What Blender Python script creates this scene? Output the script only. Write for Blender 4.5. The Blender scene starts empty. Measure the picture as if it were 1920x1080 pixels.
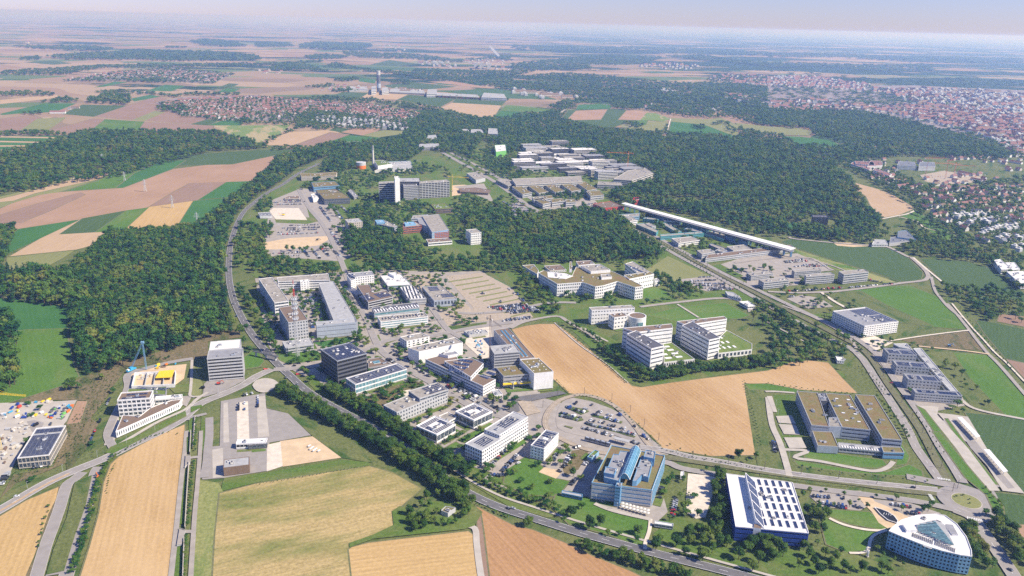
import bpy, math, random, bisect
import numpy as np
from mathutils import Vector
from mathutils.geometry import tessellate_polygon

# ------------------------------------------------------------------ camera, sky, sun, exposure
S = bpy.context.scene
COL = S.collection
CAM_H, FPX = 380.0, 1480.0                 # camera height (m), focal length in pixels of the 1920 wide photo
PITCH, ROLL = math.radians(18.56), math.radians(1.5)
cf = Vector((0, math.cos(PITCH), -math.sin(PITCH)))
r0 = Vector((1, 0, 0)); u0 = Vector((0, math.sin(PITCH), math.cos(PITCH)))
cr = r0 * math.cos(ROLL) + u0 * math.sin(ROLL)
cu = -r0 * math.sin(ROLL) + u0 * math.cos(ROLL)
cam_d = bpy.data.cameras.new('camera'); cam = bpy.data.objects.new('camera', cam_d); COL.objects.link(cam)
from mathutils import Matrix
cam.matrix_world = Matrix(((cr.x, cu.x, -cf.x, 0), (cr.y, cu.y, -cf.y, 0), (cr.z, cu.z, -cf.z, CAM_H), (0, 0, 0, 1)))
cam_d.sensor_width = 36; cam_d.lens = FPX / 1920 * 36
cam_d.clip_start = 1; cam_d.clip_end = 300000
S.camera = cam

HAZE_D = 0.00009
SUN_AZ = math.radians(162)                 # heading of the shadows in the x-y plane
SUN_EL = math.radians(43)
w = bpy.data.worlds.new('World'); S.world = w; w.use_nodes = True
nt = w.node_tree; nt.nodes.clear()
sky = nt.nodes.new('ShaderNodeTexSky'); sky.sky_type = 'NISHITA'; sky.sun_disc = False
sky.sun_elevation = SUN_EL
sdx, sdy = -math.cos(SUN_AZ), -math.sin(SUN_AZ)       # towards the sun
sky.sun_rotation = math.atan2(sdx, sdy)
sky.altitude = 300; sky.air_density = 1.2; sky.dust_density = 0.1; sky.ozone_density = 6.0
bg = nt.nodes.new('ShaderNodeBackground'); bg.inputs['Strength'].default_value = 0.07
out = nt.nodes.new('ShaderNodeOutputWorld')
tint = nt.nodes.new('ShaderNodeMix'); tint.data_type = 'RGBA'; tint.blend_type = 'MULTIPLY'; tint.inputs[0].default_value = 1
tint.inputs[7].default_value = (0.95, 0.95, 1.5, 1)
nt.links.new(sky.outputs[0], tint.inputs[6]); nt.links.new(tint.outputs[2], bg.inputs['Color']); nt.links.new(bg.outputs[0], out.inputs['Surface'])
ld = bpy.data.lights.new('sun', 'SUN'); ld.energy = 5.0; ld.angle = math.radians(0.5); ld.color = (1.0, 0.91, 0.77)
sun = bpy.data.objects.new('sun', ld); COL.objects.link(sun)
sv = Vector((sdx * math.cos(SUN_EL), sdy * math.cos(SUN_EL), math.sin(SUN_EL)))
sun.rotation_euler = sv.to_track_quat('Z', 'Y').to_euler(); sun.location = (0, 0, 900)
S.view_settings.view_transform = 'Standard'; S.view_settings.look = 'None'
S.view_settings.gamma = 1; S.view_settings.use_curve_mapping = False
S.view_settings.exposure = 0.6
S.cycles.max_bounces = 6; S.cycles.diffuse_bounces = 3; S.cycles.volume_bounces = 2
S.cycles.transparent_max_bounces = 4
S.cycles.use_denoising = False

# ------------------------------------------------------------------ photo pixel -> place on the ground
ZON = {c: ((i % 4) * 480, (60, 320, 570, 810)[i // 4]) for i, c in enumerate('abcdefghijklmnop')}
def px(zone, s):
    o = []
    for t in s.split():
        x, y = t.split(',')
        x, y = float(x), float(y)
        if zone != 'w':
            x, y = ZON[zone][0] + x / 4, ZON[zone][1] + y / 4
        o.append((x, y))
    return o
def G(u, v, z=0.0):
    d = cf * FPX + cr * (u - 960) - cu * (v - 540)
    if d.z > -6: d.z = -6
    t = (z - CAM_H) / d.z
    return Vector((d.x * t, d.y * t))
def Pj(x, y, z):
    q = Vector((x, y, z - CAM_H)); ww = q.dot(cf)
    return 960 + FPX * q.dot(cr) / ww, 540 - FPX * q.dot(cu) / ww, ww
def height_of(top, base):
    b = G(*base, GL); lo, hi = GL, 200.0
    for _ in range(40):
        m = (lo + hi) / 2
        if Pj(b.x, b.y, m)[1] > top[1]: lo = m
        else: hi = m
    return lo - GL

# ------------------------------------------------------------------ materials
MATS = {}
def _new(name):
    m = bpy.data.materials.new(name); m.use_nodes = True
    m.node_tree.nodes.clear(); MATS[name] = m
    return m, m.node_tree
def N(t, k, **kw):
    n = t.nodes.new(k)
    for a, b in kw.items():
        if a in ('operation', 'blend_type', 'data_type', 'feature', 'attribute_type', 'attribute_name', 'noise_dimensions', 'distance', 'color_mode', 'bands_direction', 'wave_type'): setattr(n, a, b)
        else: n.inputs[a].default_value = b
    return n
def mixc(t, fac, a, b, mode='MIX'):
    n = t.nodes.new('ShaderNodeMix'); n.data_type = 'RGBA'; n.blend_type = mode
    for sock, v in ((0, fac), (6, a), (7, b)):
        if hasattr(v, 'is_output'): t.links.new(v, n.inputs[sock])
        elif sock == 0: n.inputs[0].default_value = v
        else: n.inputs[sock].default_value = (*v, 1) if len(v) == 3 else v
    return n.outputs[2]
def ramp(t, fac, stops, interp='LINEAR'):
    n = t.nodes.new('ShaderNodeValToRGB'); e = n.color_ramp.elements; n.color_ramp.interpolation = interp
    while len(e) < len(stops): e.new(0.5)
    for k, (p, c) in enumerate(stops):
        e[k].position = p; e[k].color = (*c, 1) if len(c) == 3 else c
    t.links.new(fac, n.inputs[0]); return n.outputs[0]
def noise(t, vec, scale, detail=3, rough=0.55, sc=None):
    if sc is not None:
        mp = t.nodes.new('ShaderNodeMapping'); mp.inputs['Scale'].default_value = sc
        t.links.new(vec, mp.inputs[0]); vec = mp.outputs[0]
    n = t.nodes.new('ShaderNodeTexNoise'); n.inputs['Scale'].default_value = scale
    n.inputs['Detail'].default_value = detail; n.inputs['Roughness'].default_value = rough
    t.links.new(vec, n.inputs['Vector']); return n.outputs[0]
def finish(t, col, rough=0.9, metal=0.0, spec=0.2, bump=None):
    b = t.nodes.new('ShaderNodeBsdfPrincipled'); o = t.nodes.new('ShaderNodeOutputMaterial')
    if hasattr(col, 'is_output'): t.links.new(col, b.inputs['Base Color'])
    else: b.inputs['Base Color'].default_value = (*col, 1)
    b.inputs['Roughness'].default_value = rough; b.inputs['Metallic'].default_value = metal
    b.inputs['Specular IOR Level'].default_value = spec
    if bump is not None:
        bp = t.nodes.new('ShaderNodeBump'); bp.inputs['Strength'].default_value = bump[1]; bp.inputs['Distance'].default_value = bump[2]
        t.links.new(bump[0], bp.inputs['Height']); t.links.new(bp.outputs[0], b.inputs['Normal'])
    t.links.new(b.outputs[0], o.inputs[0]); return b
def objco(t): return t.nodes.new('ShaderNodeTexCoord').outputs['Object']
def posco(t): return t.nodes.new('ShaderNodeNewGeometry').outputs['Position']

def plain(name, c, rough=0.7, metal=0.0, spec=0.3, var=0.12, sc=0.6):
    m, t = _new(name)
    n = noise(t, posco(t), sc, 4, 0.6)
    d = tuple(x * (1 - var) for x in c); e = tuple(min(1, x * (1 + var)) for x in c)
    finish(t, ramp(t, n, [(0.3, d), (0.7, e)]), rough, metal, spec); return m

def wall(name, c, rough, sc=0.5):
    m, t = _new(name); o = posco(t)
    n = noise(t, o, sc, 4, 0.65); s_ = noise(t, o, 1.0, 4, 0.7, (0.9, 0.9, 0.12)); b = noise(t, o, 0.02, 2, 0.5)
    col = ramp(t, n, [(0.3, tuple(x * .9 for x in c)), (0.7, tuple(min(1, x * 1.07) for x in c))])
    col = mixc(t, 0.5, col, mixc(t, 1.0, col, ramp(t, s_, [(0.35, (.74, .72, .70)), (0.55, (1, 1, 1))]), 'MULTIPLY'))
    finish(t, mixc(t, 0.35, col, mixc(t, 1.0, col, ramp(t, b, [(0.35, (.8, .8, .82)), (0.65, (1.06, 1.04, 1.0))]), 'MULTIPLY')), rough, 0, 0.3); return m
def field(name, c1, c2, patch=None, streak=0.5, psc=0.012, pth=(0.5, 0.62), fine=0.35, lines=0.0):
    """crop or meadow: streaks run along the object's own x axis (the ploughing direction)"""
    m, t = _new(name); o = objco(t)
    s1 = noise(t, o, 1.0, 3, 0.6, (0.006, 0.22, 1)); s2 = noise(t, o, 1.0, 2, 0.6, (0.03, 0.9, 1))
    big = noise(t, o, 0.008, 4, 0.6)
    mx = N(t, 'ShaderNodeMath', operation='MULTIPLY_ADD'); t.links.new(s1, mx.inputs[0]); mx.inputs[1].default_value = streak
    mb = N(t, 'ShaderNodeMath', operation='MULTIPLY'); t.links.new(big, mb.inputs[0]); mb.inputs[1].default_value = 1 - streak
    t.links.new(mb.outputs[0], mx.inputs[2])
    col = ramp(t, mx.outputs[0], [(0.36, c1), (0.64, c2)])
    f = noise(t, o, 0.35, 5, 0.75)
    col = mixc(t, fine, col, ramp(t, f, [(0.3, tuple(x * 0.45 for x in c1)), (0.7, tuple(min(1, x * 1.5) for x in c2))]))
    st = ramp(t, s2, [(0.35, (0.8, 0.8, 0.8)), (0.65, (1.12, 1.12, 1.12))])
    col = mixc(t, 0.5 * streak + 0.1, col, mixc(t, 1.0, col, st, 'MULTIPLY'))
    if lines:
        wv = t.nodes.new('ShaderNodeTexWave'); wv.bands_direction = 'Y'; wv.inputs['Scale'].default_value = lines
        wv.inputs['Distortion'].default_value = 0.6; wv.inputs['Detail'].default_value = 2; wv.inputs['Detail Scale'].default_value = 0.5
        t.links.new(o, wv.inputs[0])
        lc = ramp(t, wv.outputs['Fac'], [(0.0, (0.92, 0.92, 0.92)), (0.5, (1, 1, 1)), (1, (1.03, 1.03, 1.03))])
        col = mixc(t, 0.8, col, mixc(t, 1.0, col, lc, 'MULTIPLY'))
    if patch:
        p = noise(t, o, psc, 6, 0.62, (0.6, 1.8, 1))
        pf = ramp(t, p, [(pth[0], (0, 0, 0)), (pth[1], (1, 1, 1))])
        f2 = noise(t, o, 0.25, 4, 0.7)
        lo_ = 0.6 if patch[0] < .3 else 0.9
        col = mixc(t, pf, col, ramp(t, f2, [(0.3, tuple(x * lo_ for x in patch)), (0.7, tuple(x * (1.9 - lo_) for x in patch))]))
    finish(t, col, 1.0, 0, 0.05); return m

# ground covers
field('wheat', (0.36, 0.225, 0.09), (0.50, 0.34, 0.165), (0.58, 0.41, 0.22), psc=0.010, pth=(0.42, 0.85), streak=0.45, fine=0.3, lines=0.07)
field('wheat_gold', (0.42, 0.275, 0.115), (0.52, 0.36, 0.165), streak=0.45, fine=0.25, lines=0.07)
field('soil', (0.33, 0.185, 0.085), (0.44, 0.26, 0.13), streak=0.5, fine=0.25, lines=0.07)
field('soil_field', (0.32, 0.185, 0.08), (0.50, 0.335, 0.165), (0.57, 0.41, 0.24), psc=0.008, pth=(0.42, 0.85), streak=0.35, fine=0.25, lines=0.07)
field('tan', (0.30, 0.19, 0.12), (0.40, 0.265, 0.175), streak=0.45, fine=0.18)
field('tan_light', (0.40, 0.28, 0.165), (0.48, 0.35, 0.22), streak=0.5, fine=0.15, lines=0.07)
field('brown', (0.24, 0.155, 0.11), (0.30, 0.205, 0.15), streak=0.5, fine=0.2)
field('green_bright', (0.06, 0.135, 0.022), (0.11, 0.20, 0.04), (0.15, 0.20, 0.06), streak=0.35, fine=0.4, psc=0.012, pth=(0.5, 0.7))
field('green', (0.035, 0.12, 0.035), (0.07, 0.17, 0.045), streak=0.4, fine=0.35)
field('corn', (0.055, 0.10, 0.035), (0.085, 0.135, 0.05), streak=0.6, fine=0.35, lines=0.07)
field('olive', (0.17, 0.19, 0.075), (0.25, 0.25, 0.10), streak=0.5, fine=0.3)
field('stripes', (0.30, 0.27, 0.13), (0.42, 0.34, 0.19), (0.17, 0.24, 0.07), streak=0.8, fine=0.3, psc=0.006, pth=(0.45, 0.5))
field('lawn', (0.06, 0.12, 0.022), (0.12, 0.18, 0.04), (0.18, 0.18, 0.07), streak=0.25, fine=0.55, psc=0.02, pth=(0.45, 0.7))
field('rough', (0.085, 0.12, 0.035), (0.16, 0.17, 0.065), (0.06, 0.11, 0.028), streak=0.1, fine=0.6, psc=0.03)
field('scrub', (0.12, 0.10, 0.05), (0.20, 0.16, 0.09), (0.08, 0.10, 0.035), streak=0.1, fine=0.7, psc=0.03)
field('mown', (0.32, 0.245, 0.10), (0.46, 0.35, 0.165), (0.15, 0.18, 0.05), streak=0.7, fine=0.5, psc=0.012, pth=(0.44, 0.66), lines=0.07)
field('meadow', (0.16, 0.21, 0.055), (0.30, 0.28, 0.12), (0.10, 0.18, 0.035), streak=0.2, fine=0.5, psc=0.02)
plain('asphalt', (0.29, 0.265, 0.24), 0.9, var=0.10, sc=0.15)
plain('asphalt_dark', (0.14, 0.135, 0.135), 0.9, var=0.15, sc=0.2)
plain('paving', (0.33, 0.295, 0.255), 0.9, var=0.14, sc=0.12)
plain('concrete', (0.43, 0.39, 0.33), 0.9, var=0.12, sc=0.1)
plain('gravel', (0.38, 0.315, 0.235), 1.0, var=0.18, sc=0.25)
plain('sand', (0.56, 0.42, 0.26), 1.0, var=0.14, sc=0.1)
plain('chalk', (0.60, 0.53, 0.43), 1.0, var=0.15, sc=0.2)
plain('town_floor', (0.24, 0.20, 0.185), 1.0, var=0.5, sc=0.03)
plain('track_grass', (0.15, 0.15, 0.07), 1.0, var=0.25, sc=0.3)
plain('paint', (0.75, 0.75, 0.72), 0.7, var=0.1)
plain('red_paint', (0.55, 0.06, 0.06), 0.8)
# walls, roofs
for nm, c, r in (('white', (0.82, 0.81, 0.79), .6), ('offwhite', (0.62, 0.60, 0.55), .7), ('grey', (0.36, 0.36, 0.37), .7), ('dgrey', (0.13, 0.135, 0.15), .6),
                 ('lgrey', (0.48, 0.485, 0.49), .6), ('metal', (0.40, 0.44, 0.50), .45), ('steelblue', (0.16, 0.33, 0.52), .45), ('blue', (0.03, 0.07, 0.32), .45),
                 ('teal', (0.10, 0.36, 0.40), .5), ('brick', (0.40, 0.14, 0.09), .85), ('redwall', (0.52, 0.07, 0.05), .7), ('beige', (0.58, 0.52, 0.43), .8),
                 ('brownwall', (0.22, 0.15, 0.11), .8), ('yellow', (0.85, 0.60, 0.03), .6), ('limegreen', (0.18, 0.48, 0.12), .6), ('orange', (0.75, 0.20, 0.03), .6),
                 ('black', (0.02, 0.022, 0.027), .5), ('cyan', (0.06, 0.38, 0.62), .5), ('skyblue', (0.25, 0.45, 0.62), .5)):
    wall(nm, c, r)
plain('r_gravel', (0.30, 0.275, 0.235), 1, var=0.3, sc=0.18)
plain('r_white', (0.66, 0.64, 0.60), 0.8, var=0.08, sc=0.15)
plain('r_grey', (0.27, 0.27, 0.28), 0.9, var=0.15, sc=0.2)
plain('r_lgrey', (0.36, 0.36, 0.355), 0.9, var=0.18, sc=0.2)
plain('r_dark', (0.10, 0.10, 0.115), 0.8, var=0.2, sc=0.2)
m, t = _new('r_sedum')
n1 = noise(t, posco(t), 0.07, 6, 0.75); n2 = noise(t, posco(t), 0.5, 4, 0.7)
finish(t, mixc(t, 0.45, ramp(t, n1, [(0.35, (0.14, 0.15, 0.05)), (0.5, (0.20, 0.17, 0.07)), (0.65, (0.22, 0.11, 0.07))]), ramp(t, n2, [(0.3, (0.09, 0.10, 0.04)), (0.7, (0.30, 0.22, 0.12))])), 1, 0, 0.05)
m, t = _new('r_green')
n1 = noise(t, posco(t), 0.12, 5, 0.7)
finish(t, ramp(t, n1, [(0.3, (0.09, 0.16, 0.03)), (0.7, (0.19, 0.22, 0.07))]), 1, 0, 0.05)
plain('r_red', (0.235, 0.12, 0.10), 0.9, var=0.22, sc=0.8)
plain('r_brown', (0.19, 0.135, 0.095), 0.9, var=0.2, sc=0.8)
plain('r_slate', (0.17, 0.18, 0.20), 0.8, var=0.2, sc=0.8)
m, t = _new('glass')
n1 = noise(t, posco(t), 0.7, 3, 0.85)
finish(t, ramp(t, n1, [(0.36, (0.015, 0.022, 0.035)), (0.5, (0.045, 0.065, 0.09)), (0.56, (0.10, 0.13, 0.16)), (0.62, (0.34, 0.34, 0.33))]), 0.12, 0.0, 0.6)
m, t = _new('glass_teal')
finish(t, ramp(t, noise(t, posco(t), 0.3, 3, 0.8), [(0.3, (0.05, 0.14, 0.17)), (0.7, (0.25, 0.42, 0.45))]), 0.12, 0.0, 0.6)
m, t = _new('glass_sky')
finish(t, ramp(t, noise(t, posco(t), 0.3, 3, 0.8), [(0.3, (0.05, 0.16, 0.25)), (0.7, (0.12, 0.28, 0.38))]), 0.1, 0.0, 0.7)
plain('solar', (0.025, 0.035, 0.085), 0.25, 0, 0.5, var=0.3, sc=0.4)
plain('pole', (0.16, 0.13, 0.11), 0.7)
plain('bark', (0.10, 0.075, 0.05), 0.95)
plain('steel', (0.45, 0.47, 0.48), 0.5)
plain('rail', (0.17, 0.14, 0.12), 0.6)

def leafm(name, stops, spread=0.25):
    m, t = _new(name)
    oi = t.nodes.new('ShaderNodeObjectInfo')
    n0 = noise(t, posco(t), 0.009, 5, 0.75); mr = N(t, 'ShaderNodeMapRange'); t.links.new(n0, mr.inputs[0]); mr.inputs[1].default_value = 0.36; mr.inputs[2].default_value = 0.64; n1 = mr.outputs[0]; n2 = noise(t, posco(t), 0.45, 3, 0.7)
    a = N(t, 'ShaderNodeMath', operation='MULTIPLY'); t.links.new(oi.outputs['Random'], a.inputs[0]); a.inputs[1].default_value = 0.62
    b = N(t, 'ShaderNodeMath', operation='MULTIPLY_ADD'); t.links.new(n1, b.inputs[0]); b.inputs[1].default_value = 0.48; t.links.new(a.outputs[0], b.inputs[2])
    c = N(t, 'ShaderNodeMath', operation='MULTIPLY_ADD'); t.links.new(n2, c.inputs[0]); c.inputs[1].default_value = spread; t.links.new(b.outputs[0], c.inputs[2])
    d = N(t, 'ShaderNodeMath', operation='SUBTRACT'); t.links.new(c.outputs[0], d.inputs[0]); d.inputs[1].default_value = 0.20
    col = ramp(t, d.outputs[0], stops)
    bs = t.nodes.new('ShaderNodeBsdfPrincipled'); bs.inputs['Roughness'].default_value = 0.7; bs.inputs['Specular IOR Level'].default_value = 0.15
    t.links.new(col, bs.inputs['Base Color'])
    tr = t.nodes.new('ShaderNodeBsdfTranslucent'); t.links.new(col, tr.inputs[0])
    ms = t.nodes.new('ShaderNodeMixShader'); ms.inputs[0].default_value = 0.3
    o = t.nodes.new('ShaderNodeOutputMaterial')
    t.links.new(bs.outputs[0], ms.inputs[1]); t.links.new(tr.outputs[0], ms.inputs[2]); t.links.new(ms.outputs[0], o.inputs[0])
    return m
leafm('leaf', [(0.0, (0.018, 0.06, 0.015)), (0.3, (0.045, 0.11, 0.022)), (0.55, (0.085, 0.16, 0.025)), (0.8, (0.14, 0.20, 0.035)), (1.0, (0.22, 0.22, 0.05))])
leafm('leaf_wood', [(0.0, (0.014, 0.065, 0.024)), (0.3, (0.045, 0.13, 0.024)), (0.55, (0.095, 0.185, 0.03)), (0.8, (0.165, 0.22, 0.038)), (1.0, (0.22, 0.20, 0.05))])
leafm('needle', [(0.0, (0.012, 0.045, 0.02)), (0.5, (0.024, 0.08, 0.034)), (0.85, (0.05, 0.11, 0.04)), (1.0, (0.13, 0.11, 0.05))])
plain('crown_core', (0.022, 0.05, 0.018), 1.0, var=0.2)

# ------------------------------------------------------------------ mesh helpers
def tag(o, label=None, cat=None, group=None, kind=None):
    for k, v in (('label', label), ('category', cat), ('group', group), ('kind', kind)):
        if v: o[k] = v
    return o
class MB:
    def __init__(s): s.v, s.f, s.m, s.mats = [], [], [], []
    def mi(s, mat):
        if mat not in s.mats: s.mats.append(mat)
        return s.mats.index(mat)
    def add(s, vs, fs, mat):
        b = len(s.v); k = s.mi(mat); s.v.extend([tuple(q) for q in vs])
        for f in fs: s.f.append(tuple(b + i for i in f)); s.m.append(k)
    def prism(s, poly, z0, z1, mat, top=None, caps=True, bottom=False):
        n = len(poly)
        vs = [(p[0], p[1], z0) for p in poly] + [(p[0], p[1], z1) for p in poly]
        s.add(vs, [(i, (i + 1) % n, n + (i + 1) % n, n + i) for i in range(n)], mat)
        if caps:
            s.cap(poly, z1, top or mat)
            if bottom: s.cap(poly, z0, mat, True)
    def cap(s, poly, z, mat, flip=False):
        tr = tessellate_polygon([[Vector((p[0], p[1], 0)) for p in poly]])
        fs = []
        for a, b, c in tr:
            A, B, Cc = poly[a], poly[b], poly[c]
            cr_ = (B[0] - A[0]) * (Cc[1] - A[1]) - (B[1] - A[1]) * (Cc[0] - A[0])
            fs.append((a, b, c) if (cr_ > 0) != flip else (a, c, b))
        s.add([(p[0], p[1], z) for p in poly], fs, mat)
    def ring(s, outer, inner, z0, z1, mat):
        n = len(outer)
        vs = [(p[0], p[1], z) for z in (z0, z1) for p in outer] + [(p[0], p[1], z) for z in (z0, z1) for p in inner]
        fs = []
        for i in range(n):
            j = (i + 1) % n
            fs += [(i, j, n + j, n + i), (n + i, n + j, 3 * n + j, 3 * n + i), (2 * n + j, 2 * n + i, 3 * n + i, 3 * n + j), (j, i, 2 * n + i, 2 * n + j)]
        s.add(vs, fs, mat)
    def box(s, c, sx, sy, sz, mat, rz=0.0, top=None):
        a, b = math.cos(rz), math.sin(rz)
        P = [(c[0] + x * a - y * b, c[1] + x * b + y * a) for x, y in ((-sx / 2, -sy / 2), (sx / 2, -sy / 2), (sx / 2, sy / 2), (-sx / 2, sy / 2))]
        s.prism(P, c[2], c[2] + sz, mat, top)
    def bar(s, a, b, w_, mat):
        a, b = Vector(a), Vector(b); d = (b - a)
        if d.length < 1e-6: return
        d.normalize(); x = d.orthogonal().normalized() * w_ / 2; y = d.cross(x)
        q = [x + y, x * -1 + y, (x + y) * -1, x - y]
        vs = [a + k for k in q] + [b + k for k in q]
        s.add(vs, [(0, 1, 5, 4), (1, 2, 6, 5), (2, 3, 7, 6), (3, 0, 4, 7), (4, 5, 6, 7), (3, 2, 1, 0)], mat)
    def mesh(s, name):
        me = bpy.data.meshes.new(name); me.from_pydata(s.v, [], s.f)
        for k in s.mats: me.materials.append(MATS[k])
        if len(s.mats) > 1: me.polygons.foreach_set('material_index', s.m)
        me.update(); return me
    def build(s, name, parent=None, loc=(0, 0, 0), rz=0.0):
        o = bpy.data.objects.new(name, s.mesh(name)); COL.objects.link(o)
        o.location = loc; o.rotation_euler[2] = rz
        if parent is not None: o.parent = parent
        return o
def empty(name, loc, rz=0.0):
    o = bpy.data.objects.new(name, None); COL.objects.link(o); o.location = loc; o.rotation_euler[2] = rz
    o.empty_display_size = 2; return o
def ccw(p):
    a = sum(p[i][0] * p[(i + 1) % len(p)][1] - p[(i + 1) % len(p)][0] * p[i][1] for i in range(len(p)))
    return a > 0
def offset(poly, d):
    """inward by d (poly counter-clockwise)"""
    n = len(poly); o = []
    for i in range(n):
        p0, p1, p2 = Vector(poly[i - 1]), Vector(poly[i]), Vector(poly[(i + 1) % n])
        e1, e2 = (p1 - p0), (p2 - p1)
        if e1.length < 1e-6 or e2.length < 1e-6: o.append(tuple(p1)); continue
        e1.normalize(); e2.normalize()
        n1, n2 = Vector((-e1.y, e1.x)), Vector((-e2.y, e2.x)); b = n1 + n2
        if b.length < 1e-3: b = n1
        b.normalize(); k = max(0.35, b.dot(n1)); o.append(tuple(p1 + b * (d / k)))
    return o
def inpoly(x, y, P):
    c = False; n = len(P); j = n - 1
    for i in range(n):
        xi, yi = P[i]; xj, yj = P[j]
        if (yi > y) != (yj > y) and x < (xj - xi) * (y - yi) / (yj - yi) + xi: c = not c
        j = i
    return c
def smooth(pts, k=3):
    """Catmull-Rom through 2-D points"""
    if len(pts) < 3: return pts
    o = []
    for i in range(len(pts) - 1):
        p0 = pts[max(i - 1, 0)]; p1 = pts[i]; p2 = pts[i + 1]; p3 = pts[min(i + 2, len(pts) - 1)]
        for s_ in range(k):
            t_ = s_ / k
            o.append(0.5 * ((2 * p1) + (p2 - p0) * t_ + (2 * p0 - 5 * p1 + 4 * p2 - p3) * t_ ** 2 + (3 * p1 - p0 - 3 * p2 + p3) * t_ ** 3))
    o.append(pts[-1]); return o
# ------------------------------------------------------------------ the ground
m, t = _new('far_land')
p_ = posco(t)
warp = noise(t, p_, 0.0006, 4, 0.6)
va = t.nodes.new('ShaderNodeVectorMath'); va.operation = 'MULTIPLY_ADD'
wv3 = t.nodes.new('ShaderNodeTexNoise'); wv3.inputs['Scale'].default_value = 0.0012; wv3.inputs['Detail'].default_value = 3
t.links.new(p_, wv3.inputs[0]); t.links.new(wv3.outputs[1], va.inputs[0]); va.inputs[1].default_value = (420, 420, 0); t.links.new(p_, va.inputs[2])
mp = t.nodes.new('ShaderNodeMapping'); mp.inputs['Scale'].default_value = (0.0021, 0.0034, 1); mp.inputs['Rotation'].default_value = (0, 0, 0.5)
t.links.new(va.outputs[0], mp.inputs[0])
vo = t.nodes.new('ShaderNodeTexVoronoi'); vo.inputs['Scale'].default_value = 1; t.links.new(mp.outputs[0], vo.inputs['Vector'])
sx = t.nodes.new('ShaderNodeSeparateColor'); t.links.new(vo.outputs['Color'], sx.inputs[0])
crop = ramp(t, sx.outputs[0], [(0.0, (0.30, 0.21, 0.14)), (0.22, (0.36, 0.27, 0.18)), (0.42, (0.24, 0.18, 0.125)), (0.58, (0.12, 0.17, 0.07)), (0.70, (0.31, 0.23, 0.15)), (0.84, (0.07, 0.13, 0.05)), (0.92, (0.22, 0.22, 0.12))], 'CONSTANT')
wood = ramp(t, noise(t, p_, 0.00042, 7, 0.68, (0.8, 1.5, 1)), [(0.46, (0, 0, 0)), (0.475, (1, 1, 1))])
bgx = t.nodes.new('ShaderNodeSeparateXYZ'); t.links.new(p_, bgx.inputs[0])
m1 = N(t, 'ShaderNodeMapRange'); t.links.new(bgx.outputs[0], m1.inputs[0]); m1.inputs[1].default_value = -1500; m1.inputs[2].default_value = 3500
m1.inputs[3].default_value = -0.03; m1.inputs[4].default_value = 0.055
ad = N(t, 'ShaderNodeMath', operation='ADD'); t.links.new(noise(t, p_, 0.00042, 7, 0.68, (0.8, 1.5, 1)), ad.inputs[0]); t.links.new(m1.outputs[0], ad.inputs[1])
wood = ramp(t, ad.outputs[0], [(0.515, (0, 0, 0)), (0.53, (1, 1, 1))])
col = mixc(t, wood, crop, ramp(t, noise(t, p_, 0.02, 4, 0.7), [(0.3, (0.02, 0.045, 0.022)), (0.7, (0.04, 0.075, 0.03))]))
# distant hamlets as pale specks
vt = t.nodes.new('ShaderNodeTexVoronoi'); vt.inputs['Scale'].default_value = 0.022; t.links.new(p_, vt.inputs['Vector'])
sp = ramp(t, vt.outputs['Distance'], [(0.22, (1, 1, 1)), (0.25, (0, 0, 0))])
tn = ramp(t, noise(t, p_, 0.0007, 3, 0.6), [(0.60, (0, 0, 0)), (0.66, (1, 1, 1))])
mm = mixc(t, 1.0, sp, tn, 'MULTIPLY')
col = mixc(t, mm, col, (0.55, 0.46, 0.42))
finish(t, col, 1, 0, 0.0)
gm = MB()
gm.add([(-160000, -3000, -1.2), (160000, -3000, -1.2), (160000, 260000, -1.2), (-160000, 260000, -1.2)], [(0, 1, 2, 3)], 'far_land')
tag(gm.build('ground'), kind='structure')

CROPS = ('wheat', 'wheat_gold', 'soil', 'soil_field', 'tan', 'tan_light', 'brown', 'green', 'green_bright', 'corn', 'mown')
far_ = lambda P: max(p.length for p in P)
LZ = [0.0, 1.06]; GL = 1.0                 # ground level of roads and yards
def F(name, mat, zone, pts, d=None, lift=0.0, smo=0):
    if lift: LZ[1] += 0.002; z = LZ[1]
    else: LZ[0] += 0.003; z = LZ[0]
    P = [G(*q, z) for q in px(zone, pts)]
    if smo: P = smooth(P + [P[0]], smo)[:-1]
    if d: q = [G(*a) for a in px(zone, d)]; dr = q[1] - q[0]
    else: dr = max((P[(i + 1) % len(P)] - P[i] for i in range(len(P))), key=lambda e: e.length)
    a = math.atan2(dr.y, dr.x); c0 = P[0]
    R_ = Matrix.Rotation(-a, 2)
    L = [tuple(R_ @ (p - c0)) for p in P]
    mb = MB()
    if mat in CROPS:
        Lq = L if ccw(L) else L[::-1]; mb.cap(offset(Lq, -1.3 if far_(P) < 2200 else -3), -0.0014, 'track_grass')
    mb.cap(L, 0, mat)
    o = mb.build(name, None, (c0.x, c0.y, z), a)
    tag(o, kind='structure'); return o
def ribbon(P, width, mb, mat, z, off=0.0):
    n = len(P); lf, rt = [], []
    for i in range(n):
        d = (P[min(i + 1, n - 1)] - P[max(i - 1, 0)])
        d.normalize(); nn = Vector((-d.y, d.x))
        lf.append(P[i] + nn * (off + width / 2)); rt.append(P[i] + nn * (off - width / 2))
    vs = [(p.x, p.y, z) for p in rt] + [(p.x, p.y, z) for p in lf]
    mb.add(vs, [(i, i + 1, n + i + 1, n + i) for i in range(n - 1)], mat)
RZ = [0.9]; ROADC = set()
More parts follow.
